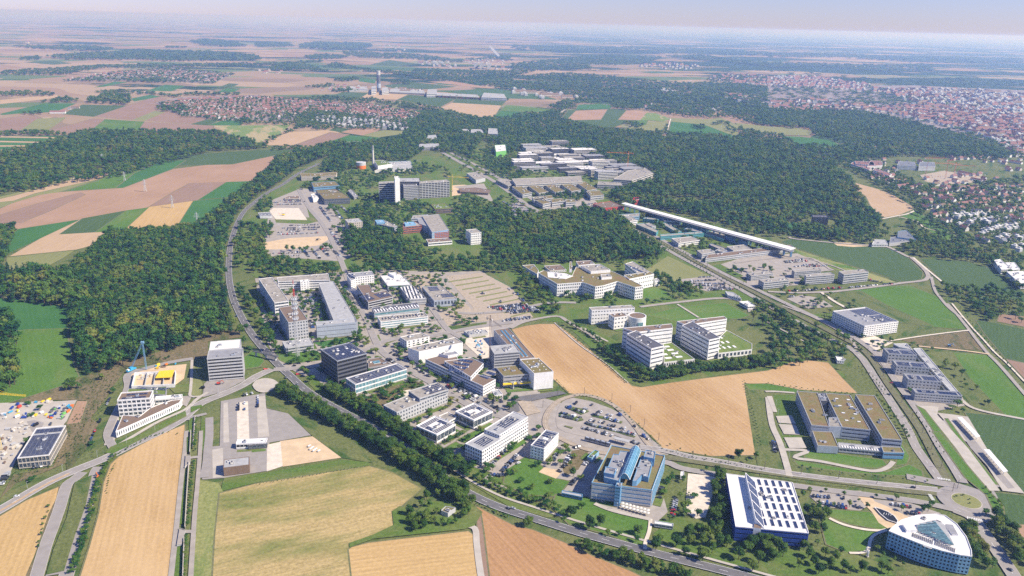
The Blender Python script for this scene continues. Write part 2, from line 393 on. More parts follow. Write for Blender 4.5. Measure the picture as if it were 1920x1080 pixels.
def road(name, mat, zone, pts, width, kerb=False, dash=None, edge=False, smo=4):
    RZ[0] += 0.0015; z = RZ[0]
    P = smooth([G(*q, z) for q in px(zone, pts)], smo)
    for a_, b_ in zip(P, P[1:]):
        if a_.length > 2600: continue
        n_ = max(1, int((b_ - a_).length / 2)); dd = (b_ - a_).normalized(); qq = Vector((-dd.y, dd.x))
        for k in range(n_):
            for j in range(-int(width / 2 + 2), int(width / 2 + 3), 2):
                c_ = a_.lerp(b_, k / n_) + qq * j; ROADC.add((int(c_.x // 3), int(c_.y // 3)))
    mb = MB()
    if kerb: ribbon(P, width + 0.8, mb, 'concrete', z - 0.0007)
    ribbon(P, width, mb, mat, z)
    if edge:
        for s_ in (-1, 1): ribbon(P, 0.22, mb, 'paint', z + 0.025, s_ * (width / 2 - 0.45))
    if dash:
        D = dense(P, dash)
        for i in range(0, len(D) - 1, 2):
            seg = [D[i], D[i].lerp(D[i + 1], 0.7)]
            ribbon(seg, 0.22, mb, 'paint', z + 0.025)
    return tag(mb.build(name), kind='structure')
def dense(P, step):
    o = [P[0]]; acc = 0.0
    for i in range(len(P) - 1):
        a, b = P[i], P[i + 1]; L = (b - a).length; s_ = step - acc
        while s_ <= L: o.append(a.lerp(b, s_ / L)); s_ += step
        acc = (acc + L) % step
    return o

# near country under everything
F('grassland', 'rough', 'w', '-700,1180 2700,1180 2300,300 1900,300 1500,262 1100,250 800,262 560,250 -300,255')
# far plateau
F('patchwork_fields', 'far_land', 'w', '-200,118 500,118 900,150 1060,190 1060,206 800,282 560,284 480,262 0,256 -300,256')
for s_ in ('0,650 250,620 420,690 130,740 0,740', '360,740 700,650 800,655 690,735 560,765', '1080,675 1600,700 1590,760 1400,745 1040,745', '700,635 960,550 1180,480 1250,500 1180,560 1190,590 1000,660', '1090,665 1180,590 1270,595 1560,650 1440,690'):
    F('field', 'brown', 'a', s_)
for s_ in ('0,615 330,535 560,540 410,600 130,612 20,622', '980,500 1130,470 1200,485 1010,520', '1560,700 1740,640 1850,640 1800,700', '1100,440 1240,395 1390,405 1280,445', '710,415 860,372 960,375 780,410'):
    F('meadow', 'green', 'a', s_)
F('field', 'corn', 'a', '470,615 620,545 950,552 700,635')
F('field', 'corn', 'a', '180,225 400,215 540,235 400,245')
F('field', 'corn', 'a', '1430,692 1560,655 1660,655 1560,700')
F('field', 'corn', 'a', '1640,415 1720,385 1790,390 1740,415')
F('field', 'green', 'a', '1620,452 1700,422 1800,430 1740,452')
F('field', 'green_bright', 'a', '680,742 790,655 1080,672 1030,742 860,768')
F('field', 'olive', 'a', '990,660 1160,592 1240,600 1080,668')
F('field', 'olive', 'a', '150,738 280,650 500,640 360,738')
F('field', 'tan_light', 'a', '0,510 200,490 430,472 440,490 200,520 0,540')
F('field', 'stripes', 'a', '1600,702 1920,700 2180,695 2070,790 1930,830 1760,780', d='1900,700 1950,800')
F('field', 'tan_light', 'b', '80,850 90,810 250,750 560,735 650,762 420,848')
F('field', 'brown', 'b', '290,848 560,752 700,768 520,835 430,850')
F('field', 'corn', 'b', '550,738 600,712 740,733 640,750')
F('field', 'olive', 'b', '780,775 960,735 1180,745 1130,760 920,790')
F('field', 'tan', 'b', '640,752 760,712 980,722 800,775')
F('field', 'green', 'b', '500,838 700,775 930,792 880,820 830,845')
F('field', 'green', 'b', '620,625 800,615 900,640 1110,652 1240,625 1240,648 1110,692 850,662')
F('field', 'corn', 'b', '560,482 650,450 850,455 770,497')
F('field', 'tan_light', 'b', '780,497 850,455 1140,468 1060,507')
F('field', 'corn', 'b', '1060,507 1150,470 1500,500 1380,562', d='1060,507 1380,562')
F('field', 'corn', 'b', '1470,530 1500,500 1880,512 1840,552')
F('field', 'tan_light', 'b', '1388,568 1470,530 1840,552 1780,640 1650,642 1500,600')
F('field', 'tan', 'b', '1380,640 1560,660 1600,670 1400,630')
F('field', 'green', 'b', '770,370 780,345 900,355 890,385')
F('field', 'corn', 'b', '860,245 1000,210 1220,240 1060,255')
F('field', 'tan_light', 'b', '1180,310 1400,295 1700,325 1560,335 1300,320')
F('field', 'tan', 'b', '1290,372 1480,368 1800,425 1700,420 1400,385')
F('field', 'corn', 'b', '960,400 1160,375 1500,410 1300,430 1000,420')
F('meadow', 'green_bright', 'c', '-85,588 -40,548 120,562 330,588 290,605 150,600')
F('meadow', 'green', 'c', '-140,640 -85,590 230,612 300,640')
F('field', 'corn', 'c', '370,655 420,590 830,575 860,590 800,660 900,662 760,715 560,712')
F('field', 'tan', 'c', '410,662 480,590 715,580 665,657', d='600,583 540,660')
F('field', 'tan', 'c', '798,657 860,588 960,588 1180,642 1010,662')
F('field', 'stripes', 'c', '960,660 1010,605 1080,610 1190,650 1150,670')
F('field', 'green', 'c', '480,582 500,545 650,540 750,550 735,575')
F('meadow', 'olive', 'c', '800,750 1010,670 1170,670 1160,745 950,755')
F('meadow', 'green_bright', 'c', '860,665 1020,660 1000,700 920,690')
F('field', 'olive', 'c', '1180,645 1480,655 1560,640 1700,700 1690,800 1440,720 1190,675')
F('field', 'green', 'c', '1175,765 1195,672 1440,695 1690,790 1640,800')
F('field', 'olive', 'd', '-250,680 0,708 240,720 330,745 310,778 110,772 0,762 -180,730')
F('field', 'green', 'd', '100,780 240,785 480,812 520,840 640,868 520,870 200,838')
F('meadow', 'olive', 'd', '430,880 520,850 640,865 560,910')
# left hillside strips
F('field', 'green', 'a', '-100,905 -100,780 520,775 690,790 670,840 540,870 400,860 200,905')
for s_ in ('-100,792 0,790 660,802 660,794 0,780 -100,780', '-100,826 0,826 660,840 670,832 0,816 -100,816', '-100,860 400,858 410,850 -100,850', '-100,892 200,892 210,884 -100,882'):
    F('farm_track', 'tan_light', 'a', s_)
F('field', 'tan', 'e', '-300,300 0,285 120,232 300,180 500,155 920,128 1280,-10 1700,-60 2300,-165 2390,-160 2350,-120 1990,30 1900,82 1700,85 1490,220 1110,277 600,370 140,437 0,412 -300,420')
F('field', 'brown', 'e', '0,330 300,240 600,165 640,180 380,300 160,390 0,400')
F('field', 'brown', 'e', '1110,275 1300,160 1420,95 1700,85 1490,220')
F('field', 'olive', 'e', '-200,240 130,165 500,50 900,-20 1060,-78 1100,-80 1080,-55 720,75 480,155 300,182 120,235 0,278')
F('field', 'tan_light', 'e', '-200,255 100,190 560,60 940,-10 1000,-30 800,50 480,120 260,170 100,225')
F('field', 'corn', 'a', '1020,988 1300,930 1920,885 2230,878 2160,905 1740,992 1250,1002')
F('field', 'green', 'e', '465,157 920,128 1060,75 1290,-12 1390,-78 1050,-70 900,-10 720,75')
F('field', 'green_bright', 'e', '500,150 720,80 900,0 1060,-68 1200,-72 1000,20 860,130')
F('field', 'wheat_gold', 'e', '930,440 1115,272 1455,226 1335,412', d='1455,226 1335,412')
F('field', 'green', 'e', '1335,412 1452,226 1740,202 1700,300 1560,370 1480,405')
F('field', 'green', 'e', '1490,218 1700,85 1905,78 1860,120 1740,196')
F('field', 'green', 'e', '20,550 60,500 140,437 590,368 300,510 60,622')
F('field', 'corn', 'e', '438,478 620,358 950,298 715,460', d='620,358 438,478')
F('field', 'green_bright', 'e', '715,462 950,298 1113,276 935,440')
F('field', 'tan_light', 'e', '72,642 300,510 602,368 440,478 800,458 690,560 570,592')
F('meadow', 'olive', 'e', '50,652 560,597 480,650 260,770 60,760', d='500,600 300,740')
F('meadow', 'green_bright', 'i', '-200,-60 0,-52 300,-20 560,30 500,230 560,480 590,545 470,610 50,745 -200,830')
F('meadow', 'green', 'e', '-200,940 0,950 300,985 540,1040 560,1180 200,1190 -200,1240')
# right side
F('field', 'tan_light', 'h', '562,82 640,88 830,140 1070,240 1085,290 980,332 850,352 770,262 735,190')
F('meadow', 'green_bright', 'h', '1000,342 1100,305 1300,400 1410,490 1350,520 1240,480 1160,400')
F('meadow', 'green_bright', 'h', '1170,520 1420,560 1290,590 1180,560')
F('meadow', 'green', 'h', '130,395 300,390 470,450 350,440 160,440')
F('field', 'corn', 'h', '100,532 180,510 470,530 800,572 900,582 1040,642 1160,762 1150,810 1080,832 980,828 800,762 560,690 240,590')
F('dirt_patch', 'sand', 'h', '480,536 620,540 780,565 640,572 520,562')
F('meadow', 'meadow', 'h', '200,590 560,700 800,780 960,835 900,850 500,740 230,640')
F('field', 'corn', 'h', '1140,658 1320,665 1500,682 1700,742 1850,850 1925,925 1925,975 1800,960 1400,870 1310,832')
F('meadow', 'green_bright', 'h', '400,912 700,888 860,870 1060,860 1290,952 1400,1062 1512,1192 1250,1172 980,1132 700,1030')
F('meadow', 'rough', 'h', '420,915 700,900 900,1010 1250,1165 980,1140 700,1040')
F('meadow', 'green_bright', 'l', '1370,362 1680,385 1925,648 1925,870 1760,838 1540,770 1320,480')
F('meadow', 'rough', 'l', '1130,350 1390,362 1520,560 1780,830 1560,790 1470,700')
F('field', 'scrub', 'l', '1000,270 1250,235 1520,200 1640,350 1280,330 1140,310')
F('field', 'corn', 'l', '1560,120 1700,140 1925,190 1925,440 1780,405 1620,215')
F('field', 'brown', 'l', '1720,130 1740,75 1925,95 1925,170')
F('field', 'brown', 'l', '1790,415 1925,445 1925,560')
F('field', 'corn', 'l', '1480,815 1700,835 2060,890 2060,1120 1990,1420 1900,1420 1640,1080')
F('field', 'corn', 'p', '1700,452 1925,478 1990,700 1790,690 1760,560')
F('dirt_patch', 'tan', 'p', '1820,690 1960,700 1960,820 1880,760')
F('meadow', 'lawn', 'l', '300,80 520,60 700,190 640,230 480,130')
F('campus_green', 'lawn', 'w', '445,420 520,350 620,310 760,290 960,300 1010,400 1190,430 1420,560 1240,620 1000,600 700,505 480,520 440,500')
# campus lawns round the white blocks
F('lawn', 'lawn', 'k', '400,150 560,170 900,330 1400,440 1980,420 2480,500 2500,560 2240,425 1500,545 970,620 860,580')
F('lawn', 'lawn', 'g', '350,950 640,980 960,1000 700,1080 560,1080 360,1000')
F('lawn', 'green_bright', 'k', '1020,80 1260,22 1410,110 1260,135 1150,110')
F('lawn', 'green_bright', 'k', '1290,20 1600,-10 1780,85 1700,110 1420,108')
F('lawn', 'green_bright', 'g', '985,880 1120,880 1200,935 1060,965 985,950')
F('lawn', 'lawn', 'g', '1400,920 1560,905 1650,940 1440,970')
F('meadow', 'olive', 'g', '1080,700 1170,640 1480,785 1220,830 960,760')
F('lawn', 'lawn', 'f', '100,720 900,740 960,760 500,760 100,780')
F('lawn', 'lawn', 'g', '0,880 120,900 250,1090 -60,900')
F('lawn', 'rough', 'f', '1340,765 1740,740 1930,880 1900,900 1720,770 1430,790 1620,1040 1580,1030')
F('lawn', 'green', 'f', '1780,800 1930,880 1930,910 1800,830')
# big ochre field
F('field', 'soil_field', 'k', '0,190 100,165 200,150 330,150 420,210 640,390 860,580 900,615 970,625 1200,590 1500,550 1920,500 2120,430 2240,425 2370,440 2480,560 2610,690 2560,685 2200,650 1740,590 1780,720 1870,1090 1880,1110 1870,1130 1500,1140 1130,1080 1080,1020 900,860 810,780 700,720 480,675 430,668 310,560 150,390', d='330,150 860,580')
# institute grounds
F('lawn', 'rough', 'l', '-180,600 0,600 210,640 860,680 1100,1080 1250,1370 1100,1400 400,1360 -60,1290 -100,1110')
F('lawn', 'green_bright', 'l', '-170,600 0,598 220,640 210,665 0,645 -140,640')
F('lawn', 'lawn', 'l', '40,680 200,680 320,1040 100,1060 60,800')
F('lawn', 'green_bright', 'p', '260,140 500,160 860,210 890,245 820,268 700,262 380,215 280,190')
F('lawn', 'green_bright', 'p', '200,215 620,280 900,300 1060,245 1150,290 1160,330 880,320 600,300 230,250')
F('lawn', 'green_bright', 'p', '1000,90 1060,180 1040,235 960,250')
# urban ground under the science park
F('pavement', 'paving', 'w', '478,522 700,505 830,510 905,508 1000,600 962,612 930,625 945,640 1000,690 1015,745 1180,790 1255,850 1230,880 1252,960 1225,985 1100,940 870,870 850,860 760,800 640,742 590,715 560,700 520,680 500,640')
F('lawn', 'green_bright', 'j', '140,350 200,310 260,300 480,370 480,420 240,450 180,420')
F('lawn', 'green', 'j', '430,290 720,245 740,260 640,300 500,320')
F('lawn', 'lawn', 'j', '890,235 920,230 950,300 930,305')
F('lawn', 'lawn', 'j', '960,270 1060,240 1060,270 980,300')
F('field', 'scrub', 'j', '700,740 1160,570 1260,590 1250,650 1130,700 850,820 760,800')
F('chalk_patch', 'chalk', 'j', '1060,680 1100,650 1160,640 1150,690 1090,700')
F('lawn', 'lawn', 'j', '370,540 420,530 540,640 600,720 480,680 400,600')
F('lawn', 'green_bright', 'n', '1130,90 1200,60 1330,130 1450,120 1480,170 1420,160')
F('lawn', 'green_bright', 'n', '1400,130 1500,75 1540,100 1460,140')
F('lawn', 'green_bright', 'n', '1510,60 1690,-30 1720,-20 1560,80')
F('lawn', 'lawn', 'n', '1570,240 1830,350 1920,430 2300,640 2180,640 1900,560 1600,380')
F('lawn', 'green_bright', 'o', '-40,270 100,190 190,230 330,350 430,370 340,480 100,470 -60,380')
F('lawn', 'green_bright', 'o', '330,470 560,490 1020,660 1000,870 700,760 430,690 300,560')
F('lawn', 'lawn', 'o', '1060,760 1230,640 1500,660 1920,860 1920,1060 1500,960 1060,880')
F('paving', 'paving', 'o', '620,530 1040,630 1030,665 800,600 640,560', smo=0)
F('paving', 'chalk', 'o', '1320,310 1520,330 1540,360 1450,640 1380,650 1300,600')
F('lawn', 'scrub', 'o', '450,140 590,120 500,280 400,330 380,280')
F('dirt_patch', 'sand', 'o', '200,300 240,265 380,290 330,350')
F('lawn', 'green_bright', 'p', '440,580 760,600 920,720 880,735 620,690 460,630')
F('lawn', 'green_bright', 'p', '390,650 460,640 620,705 820,745 750,890 590,900 440,840')
F('lawn', 'lawn', 'p', '0,860 600,900 900,1000 940,1080 0,1090')
F('paving', 'paving', 'p', '760,500 1060,530 1300,610 1180,640 1060,650 860,560')
F('paving', 'paving', 'p', '310,480 330,440 700,440 700,520 740,560 690,590 400,560')
F('plaza', 'sand', 'p', '660,462 770,470 800,520 900,560 1060,640 960,700 900,725 830,680 780,600 720,540')
# the uni clinic quarter, car parks, heliport
F('pavement', 'paving', 'f', '120,220 340,130 470,150 800,600 640,680 90,640 60,500')
F('lawn', 'lawn', 'f', '380,270 470,380 380,400 150,390 140,360 400,350')
F('landing_pad', 'chalk', 'f', '100,300 130,280 320,280 385,370 150,365')
F('dirt_patch', 'sand', 'f', '50,540 250,505 540,490 540,520 470,560 240,590 70,590')
F('lawn', 'lawn', 'f', '790,240 1100,270 1150,300 980,350 800,290')
F('lawn', 'green_bright', 'f', '1080,300 1110,270 1150,300 1080,350')
F('dirt_patch', 'sand', 'f', '1470,110 1560,105 1660,120 1640,150 1560,140 1540,180 1470,190')
F('paving', 'paving', 'f', '1480,120 1760,90 1930,180 1960,280 1840,270 1700,200')
F('campus_green', 'lawn', 'c', '-250,1060 -520,930 -500,900 -300,880 0,850 340,850 560,900 700,1000 1080,1030 1060,1080 860,1200 760,1290 400,1330 100,1400 -60,1420')
F('car_park', 'asphalt', 'g', '0,200 130,290 200,330 0,345')
F('pavement', 'paving', 'g', '230,285 560,300 640,240 600,200 300,230')
F('campus_green', 'lawn', 'g', '800,320 1160,600 1440,700 2130,600 2060,560 1500,400 960,260 840,240')
F('lawn', 'lawn', 'g', '1060,400 1220,470 1440,560 1700,600 1960,560 1560,470 1300,400 1240,380')
F('pavement', 'paving', 'g', '1510,720 1760,640 2140,620 2420,745 2200,770 2140,860 1760,870 1760,810')
F('lawn', 'lawn', 'g', '1500,715 1560,700 1740,790 1680,800')
F('car_park', 'paving', 'g', '1260,815 1480,790 1560,800 1700,880 1460,905 1300,850')
F('paving', 'paving', 'h', '140,960 260,930 400,960 490,1020 300,1035')
F('pavement', 'chalk', 'l', '670,260 800,240 940,290 830,340 800,355')
F('pavement', 'paving', 'l', '780,380 880,330 1090,640 1460,700 1480,760 1280,800 1100,770')
# big car park with empty bays
F('car_park', 'gravel', 'f', '1420,790 1700,765 1920,880 2080,1100 1700,1130 1480,1150 1340,1080 1640,1040')
F('car_park', 'gravel', 'f', '1120,785 1320,770 1620,1040 1500,1060 1260,900 1180,880')
F('gravel', 'gravel', 'j', '1370,70 1640,30 1700,130 1440,165')
F('lawn', 'rough', 'j', '1440,165 1730,135 1730,150 1470,200')
for i in range(10):
    a = 1440 + i * 52; b = 1700 + i * 45; y0 = 830 + i * 29; y1 = 790 + i * 28
    F('verge', 'olive', 'f', f'{a},{y0} {b},{y1} {b+4},{y1+8} {a+4},{y0+9}')
# curved car park by the tram loop
F('car_park', 'paving', 'k', '340,800 380,730 480,700 600,720 740,780 880,870 1000,960 1060,1040 1060,1090 880,1060 400,960 330,880', smo=3)
F('verge', 'rough', 'k', '450,700 500,680 600,690 780,770 760,790 600,730')
F('gravel', 'gravel', 'k', '40,730 130,715 215,810 110,835', lift=1.3)
for s_ in ('400,760 560,790 580,805 520,830 400,775', '360,810 520,850 540,870 500,880 350,840', '600,820 830,880 820,895 600,840', '550,880 930,990 920,1000 560,905', '400,910 460,925 450,935 390,915'):
    F('verge', 'rough', 'k', s_, lift=1.3)
# depot yard
F('yard', 'asphalt', 'w', '414,752 500,736 497,765 540,775 583,816 505,830 505,882 420,896 379,899 384,838 412,836')
F('paddock', 'sand', 'w', '525,827 586,818 640,858 530,875 527,850')
F('paving', 'chalk', 'w', '501,834 526,828 530,874 500,884')
F('paving', 'concrete', 'w', '419,756 427,754 430,829 419,830')
F('paving', 'chalk', 'w', '444,755 465,752 468,832 445,832')
F('paving', 'concrete', 'w', '481,744 497,742 505,818 484,820')
F('paving', 'concrete', 'w', '398,843 418,840 419,893 399,896')
F('turning_circle', 'concrete', 'w', '473,722 480,713 497,709 512,711 521,717 522,724 512,731 495,736 480,732', smo=3, lift=1.2)
F('lawn', 'rough', 'w', '497,736 530,725 640,800 700,868 640,858 583,815 540,775 500,765')
F('lawn', 'lawn', 'w', '417,905 420,896 500,886 640,862 690,866 696,873 480,905 415,921')
# lower fields
F('field', 'wheat', 'w', '346,796 346,812 338,870 328,960 317,1100 145,1100 170,1020 186,962 195,905 208,870 222,857 262,835 305,813', d='346,796 312,1085')
F('field', 'wheat_gold', 'w', '-120,985 0,968 50,938 110,913 112,918 100,950 85,980 72,1018 45,1100 -120,1100', d='110,915 45,1085')
F('meadow', 'meadow', 'w', '372,900 410,905 420,925 402,1100 350,1100 362,960', d='390,905 370,1080')
F('meadow', 'mown', 'w', '412,925 480,907 600,888 692,874 735,886 790,916 745,955 740,985 700,1003 653,1020 663,1100 398,1100 404,1000', d='420,930 690,876')
F('meadow', 'lawn', 'w', '735,958 750,948 780,960 800,940 880,940 905,960 890,985 870,992 700,1010 655,1026 655,1018 700,1002 738,984', lift=0.3)
F('field', 'wheat_gold', 'w', '654,1030 660,1026 690,1018 878,996 890,1005 899,1100 662,1100', d='690,1018 880,996')
F('field', 'soil', 'w', '894,950 925,966 960,984 1000,994 1060,1018 1110,1042 1180,1070 1240,1100 906,1100', d='960,984 1060,1085')
F('verge', 'brown', 'w', '892,952 900,960 906,1000 918,1100 906,1100')
F('verge', 'scrub', 'm', '440,408 475,408 460,480 380,720 260,1080 190,1080 300,830 360,620 420,500')
F('verge', 'rough', 'm', '560,375 690,322 640,560 560,780 480,1040 345,1070 400,880 500,640', lift=1.0)
F('verge', 'lawn', 'm', '785,155 830,110 1050,20 1180,-50 1390,-160 1400,-120 1190,-10 850,160', lift=1.1)
F('verge', 'lawn', 'i', '1430,770 1510,755 1520,770 1430,815', lift=1.1)
F('verge', 'scrub', 'm', '0,500 120,380 360,290 520,220 640,140 700,0 740,-60 660,-120 500,0 400,260 100,320')
F('verge', 'lawn', 'm', '1400,40 1440,20 1430,150 1400,150', lift=.5)
F('verge', 'lawn', 'm', '1380,265 1430,265 1380,690 1335,690')
F('verge', 'lawn', 'm', '1325,850 1370,850 1350,1090 1300,1090')
F('verge', 'lawn', 'i', '1420,860 1450,850 1440,1080 1400,1080')
F('verge', 'lawn', 'i', '1510,840 1545,840 1535,1100 1500,1100')
# top of the far-left building sites
F('building_site', 'concrete', 'i', '-200,750 200,735 380,700 400,730 580,720 500,900 200,1000 60,1300 -200,1400')
F('heath', 'scrub', 'i', '60,745 480,612 600,560 880,430 1100,390 1500,250 1790,180 1800,250 1560,280 1560,400 1400,420 960,470 860,600 800,700 700,830 640,900 640,1100 500,1260 480,900 640,720 400,720')
F('dirt_patch', 'tan', 'i', '580,728 655,728 600,890 500,900')
F('road', 'asphalt', 'i', '200,880 260,870 330,890 300,960 240,960')
F('building_site', 'sand', 'i', '980,490 1100,480 1400,450 1380,560 1310,610 990,620')
F('dirt_patch', 'olive', 'i', '1420,440 1440,420 1520,600 1500,700 1430,680')
F('forecourt', 'concrete', 'i', '830,880 890,830 900,950 840,1050 780,1060')
F('forecourt', 'paving', 'i', '1340,740 1360,690 1440,690 1400,770')
F('forecourt', 'asphalt', 'i', '1560,570 1700,560 1830,540 1840,570 1660,660 1520,700 1530,600')
F('lawn', 'green_bright', 'i', '1840,400 1940,420 1960,470 1840,490')
F('lawn', 'green_bright', 'j', '-90,400 0,330 60,430 20,470 -80,480')
F('lawn', 'lawn', 'i', '1260,620 1420,600 1420,660 1310,670')
F('building_site', 'chalk', 'j', '1560,200 1760,160 1780,380 1700,420 1560,290')
F('road', 'asphalt_dark', 'k', '0,700 360,650 410,670 130,730 40,720 60,800 20,820 -40,800 0,750', lift=1.4)
# settlement floors
F('village_ground', 'town_floor', 'w', '290,192 340,182 480,178 560,190 700,196 792,216 760,224 770,240 640,236 580,226 440,226 340,216')
F('village_ground', 'town_floor', 'w', '120,152 220,134 330,127 440,138 400,156 250,151 170,150')
F('suburb_ground', 'rough', 'w', '1560,300 1640,292 1960,300 1960,560 1870,500 1780,430 1700,380 1640,345')
F('building_site', 'gravel', 'w', '1725,328 1770,320 1845,332 1830,342 1765,346 1735,340')
F('town_ground', 'town_floor', 'd', '-260,430 -60,370 120,350 300,330 700,400 1100,400 1500,420 1990,440 1990,880 1760,830 1440,750 1060,680 780,620 300,600 60,560 -120,480')
F('suburb_ground', 'rough', 'w', '1940,195 1950,190 1960,200 1960,310 1890,300 1850,250 1700,215')

# ------------------------------------------------------------------ roads
road('highway', 'asphalt_dark', 'w', '1560,1130 1420,1086 1240,1040 1100,1002 1000,971 930,948 880,925 840,900 800,868 740,826 690,796 640,770 600,748 570,728 545,705 520,682 500,660 478,634 460,607 446,580 436,555 430,525 429,495 432,460 442,425 455,400 470,385 500,362 530,346 560,325 600,306', 9.5, dash=9, edge=True)
road('cycle_path', 'concrete', 'w', '1520,1100 1240,1022 1100,982 1000,950 940,930 890,905 850,880', 2.6)
road('road', 'asphalt', 'w', '-90,1005 0,956 82,908 135,884 190,862 215,850 255,830 295,812 335,790 357,772 378,755 420,738 455,722 480,706 510,692', 10.5, kerb=True, dash=8, edge=True)
road('road', 'asphalt', 'w', '222,850 212,838 202,815 210,790 225,760 240,725 240,702 275,690 320,679 362,672', 7, kerb=True)
road('cycle_path', 'tan_light', 'm', '0,590 90,540 330,400 520,310', 2.5)
road('footpath', 'concrete', 'i', '840,1085 1000,990 1190,880 1390,790 1480,710 1560,660', 4)
road('footpath', 'concrete', 'i', '1520,690 1430,690 1430,640 1435,560 1440,420', 3)
road('road', 'asphalt', 'm', '620,300 560,350 500,400 450,560 400,700 340,860 270,1100', 8.5, kerb=True)
road('road', 'asphalt', 'm', '745,260 720,300 680,440 630,620 570,820 490,1100', 9.5, kerb=True)
road('farm_track', 'asphalt', 'm', '345,1068 480,1046', 4)
road('footpath', 'paving', 'm', '1400,-10 1385,150 1355,400 1325,700 1280,1100', 4)
road('footpath', 'paving', 'm', '1508,-10 1500,150 1480,400 1458,650 1430,1100', 3.6)
road('road', 'asphalt', 'i', '1570,850 1570,980 1560,1080 1550,1200 1530,1300', 7.5)
road('footpath', 'paving', 'm', '1395,195 1490,185', 4); road('footpath', 'paving', 'm', '1350,745 1460,745', 4)
road('road', 'asphalt', 'i', '1550,820 1470,840 1420,850 1400,870', 5)
road('farm_track', 'concrete', 'n', '1550,700 1640,720 1655,830 1670,960 1690,1090', 5)
road('street', 'asphalt', 'j', '130,490 300,480 480,455 600,400 800,350 900,310 960,280 1130,245 1300,240 1500,200 1700,165 1920,135', 8.5, kerb=True)
road('street', 'asphalt', 'w', '560,355 580,390 605,420 625,455 640,490 655,530 672,570 688,600 705,640 720,662 760,690 800,712 850,742 900,770 940,780 960,790', 8, kerb=True)
road('street', 'asphalt', 'j', '1290,0 1340,60 1440,190 1560,260', 7, kerb=True)
road('street', 'asphalt', 'j', '1560,640 1700,730 1920,860 2020,900', 7, kerb=True)
road('street', 'paving', 'n', '1880,420 1720,360 1920,240 1990,150', 5)
road('street', 'asphalt', 'f', '1500,1060 1640,1070 1920,1045 2200,990 2400,990', 7, kerb=True)
road('street', 'paving', 'k', '-10,180 100,130 330,90 420,130 560,210 660,280', 6)
road('street', 'paving', 'g', '960,1020 1250,985 1590,955 1760,1000 1790,1060', 7)
road('footpath', 'concrete', 'k', '1240,0 1400,100', 3.5)
road('footpath', 'concrete', 'k', '320,140 500,300 700,440 870,590', 2)
road('footpath', 'concrete', 'k', '540,180 640,240 720,280', 3)
# boulevard with tram track down the middle
road('boulevard', 'asphalt', 'w', '830,286 870,308 930,342 985,382 1024,404', 12, kerb=True, smo=2)
road('boulevard', 'asphalt', 'w', '845,286 890,308 950,342 1005,378 1044,402', 10, kerb=True, smo=2)
BL = '1176,422 1262,474 1340,516 1400,549 1470,589 1540,628 1605,660 1650,722 1675,760 1700,800 1718,838 1742,872 1763,900'
BR = '1186,418 1275,468 1350,509 1420,543 1500,581 1578,618 1642,662 1680,714 1712,757 1740,797 1762,835 1788,875 1806,905'
BM = '1181,420 1269,471 1345,512 1410,546 1485,585 1559,623 1623,660 1665,720 1692,757 1722,800 1738,828 1760,870 1778,900 1798,918'
road('boulevard', 'asphalt', 'w', BL, 8, kerb=True, dash=8); road('boulevard', 'asphalt', 'w', BR, 8, kerb=True, dash=8)
road('tram_bed', 'track_grass', 'w', BM, 8)
AV = '1800,922 1740,927 1680,922 1600,912 1500,901 1420,892 1340,880 1270,868 1220,862 1170,858 1125,848 1080,835 1060,825 1035,812 1024,800 1022,785 1030,765 1050,750 1080,740 1110,742 1140,752 1165,768 1190,795 1210,825 1230,850'
def rails(zone, pts):
    P = smooth([G(*q, 1.0) for q in px(zone, pts)], 5); RZ[0] += 0.0015; mb = MB()
    for o_ in (-2.6, -1.15, 1.15, 2.6): ribbon(P, 0.22, mb, 'rail', RZ[0] + .02, o_)
    tag(mb.build('tram_rails'), kind='structure')
AM = '1790,926 1740,923 1680,917 1600,905 1500,893 1420,882 1340,870 1280,861 1240,856'
road('tram_bed', 'track_grass', 'w', AM, 9)
road('tram_bed', 'gravel', 'w', '1240,856 1200,856 1150,852 1100,842 1060,826 1030,808 1022,790 1030,768 1050,750 1085,740 1115,744 1145,756 1170,775 1192,800 1212,828 1240,856', 6)
rails('w', BM); rails('w', AM); rails('w', '1240,856 1200,856 1150,852 1100,842 1060,826 1030,808 1022,790 1030,768 1050,750 1085,740 1115,744 1145,756 1170,775 1192,800 1212,828 1240,856')
road('avenue', 'asphalt', 'w', '1200,838 1240,843 1300,857 1345,864 1440,881 1540,895 1600,902 1690,911 1760,918', 7.5, kerb=True, dash=8, edge=True)
road('avenue', 'asphalt', 'w', '1195,848 1225,862 1255,868 1280,878 1345,889 1440,903 1540,917 1640,929 1720,940 1790,955', 7, kerb=True)
road('street', 'asphalt', 'w', '1090,800 1150,812 1200,832', 6)
# roundabout
rc = G(1812, 939, 1.0); RZ[0] += 0.0015
mb = MB(); circ = lambda r_, n=36, c=None: [((c or rc).x + r_ * math.cos(k * 2 * math.pi / n), (c or rc).y + r_ * math.sin(k * 2 * math.pi / n)) for k in range(n)]
rR = abs(G(1835, 939).x - rc.x)
mb.ring(circ(rR + 11), circ(rR + 0.2), RZ[0], RZ[0] + 0.0005, 'asphalt'); mb.ring(circ(rR + 0.2), circ(rR - 0.5), RZ[0], RZ[0] + 0.15, 'concrete')
tag(mb.build('roundabout'), kind='structure')
mb = MB(); mb.cap(circ(rR - 0.5), RZ[0] + 0.1, 'olive'); tag(mb.build('roundabout_island'), kind='structure')
road('road', 'asphalt', 'w', '1700,893 1760,905 1800,912 1850,930 1862,948 1850,965 1838,975', 10)
road('road', 'asphalt', 'w', '1790,955 1820,968 1836,985 1850,1005 1875,1040 1915,1100', 10, kerb=True, dash=8)
road('road', 'asphalt', 'w', '1822,892 1850,915 1862,935', 9)
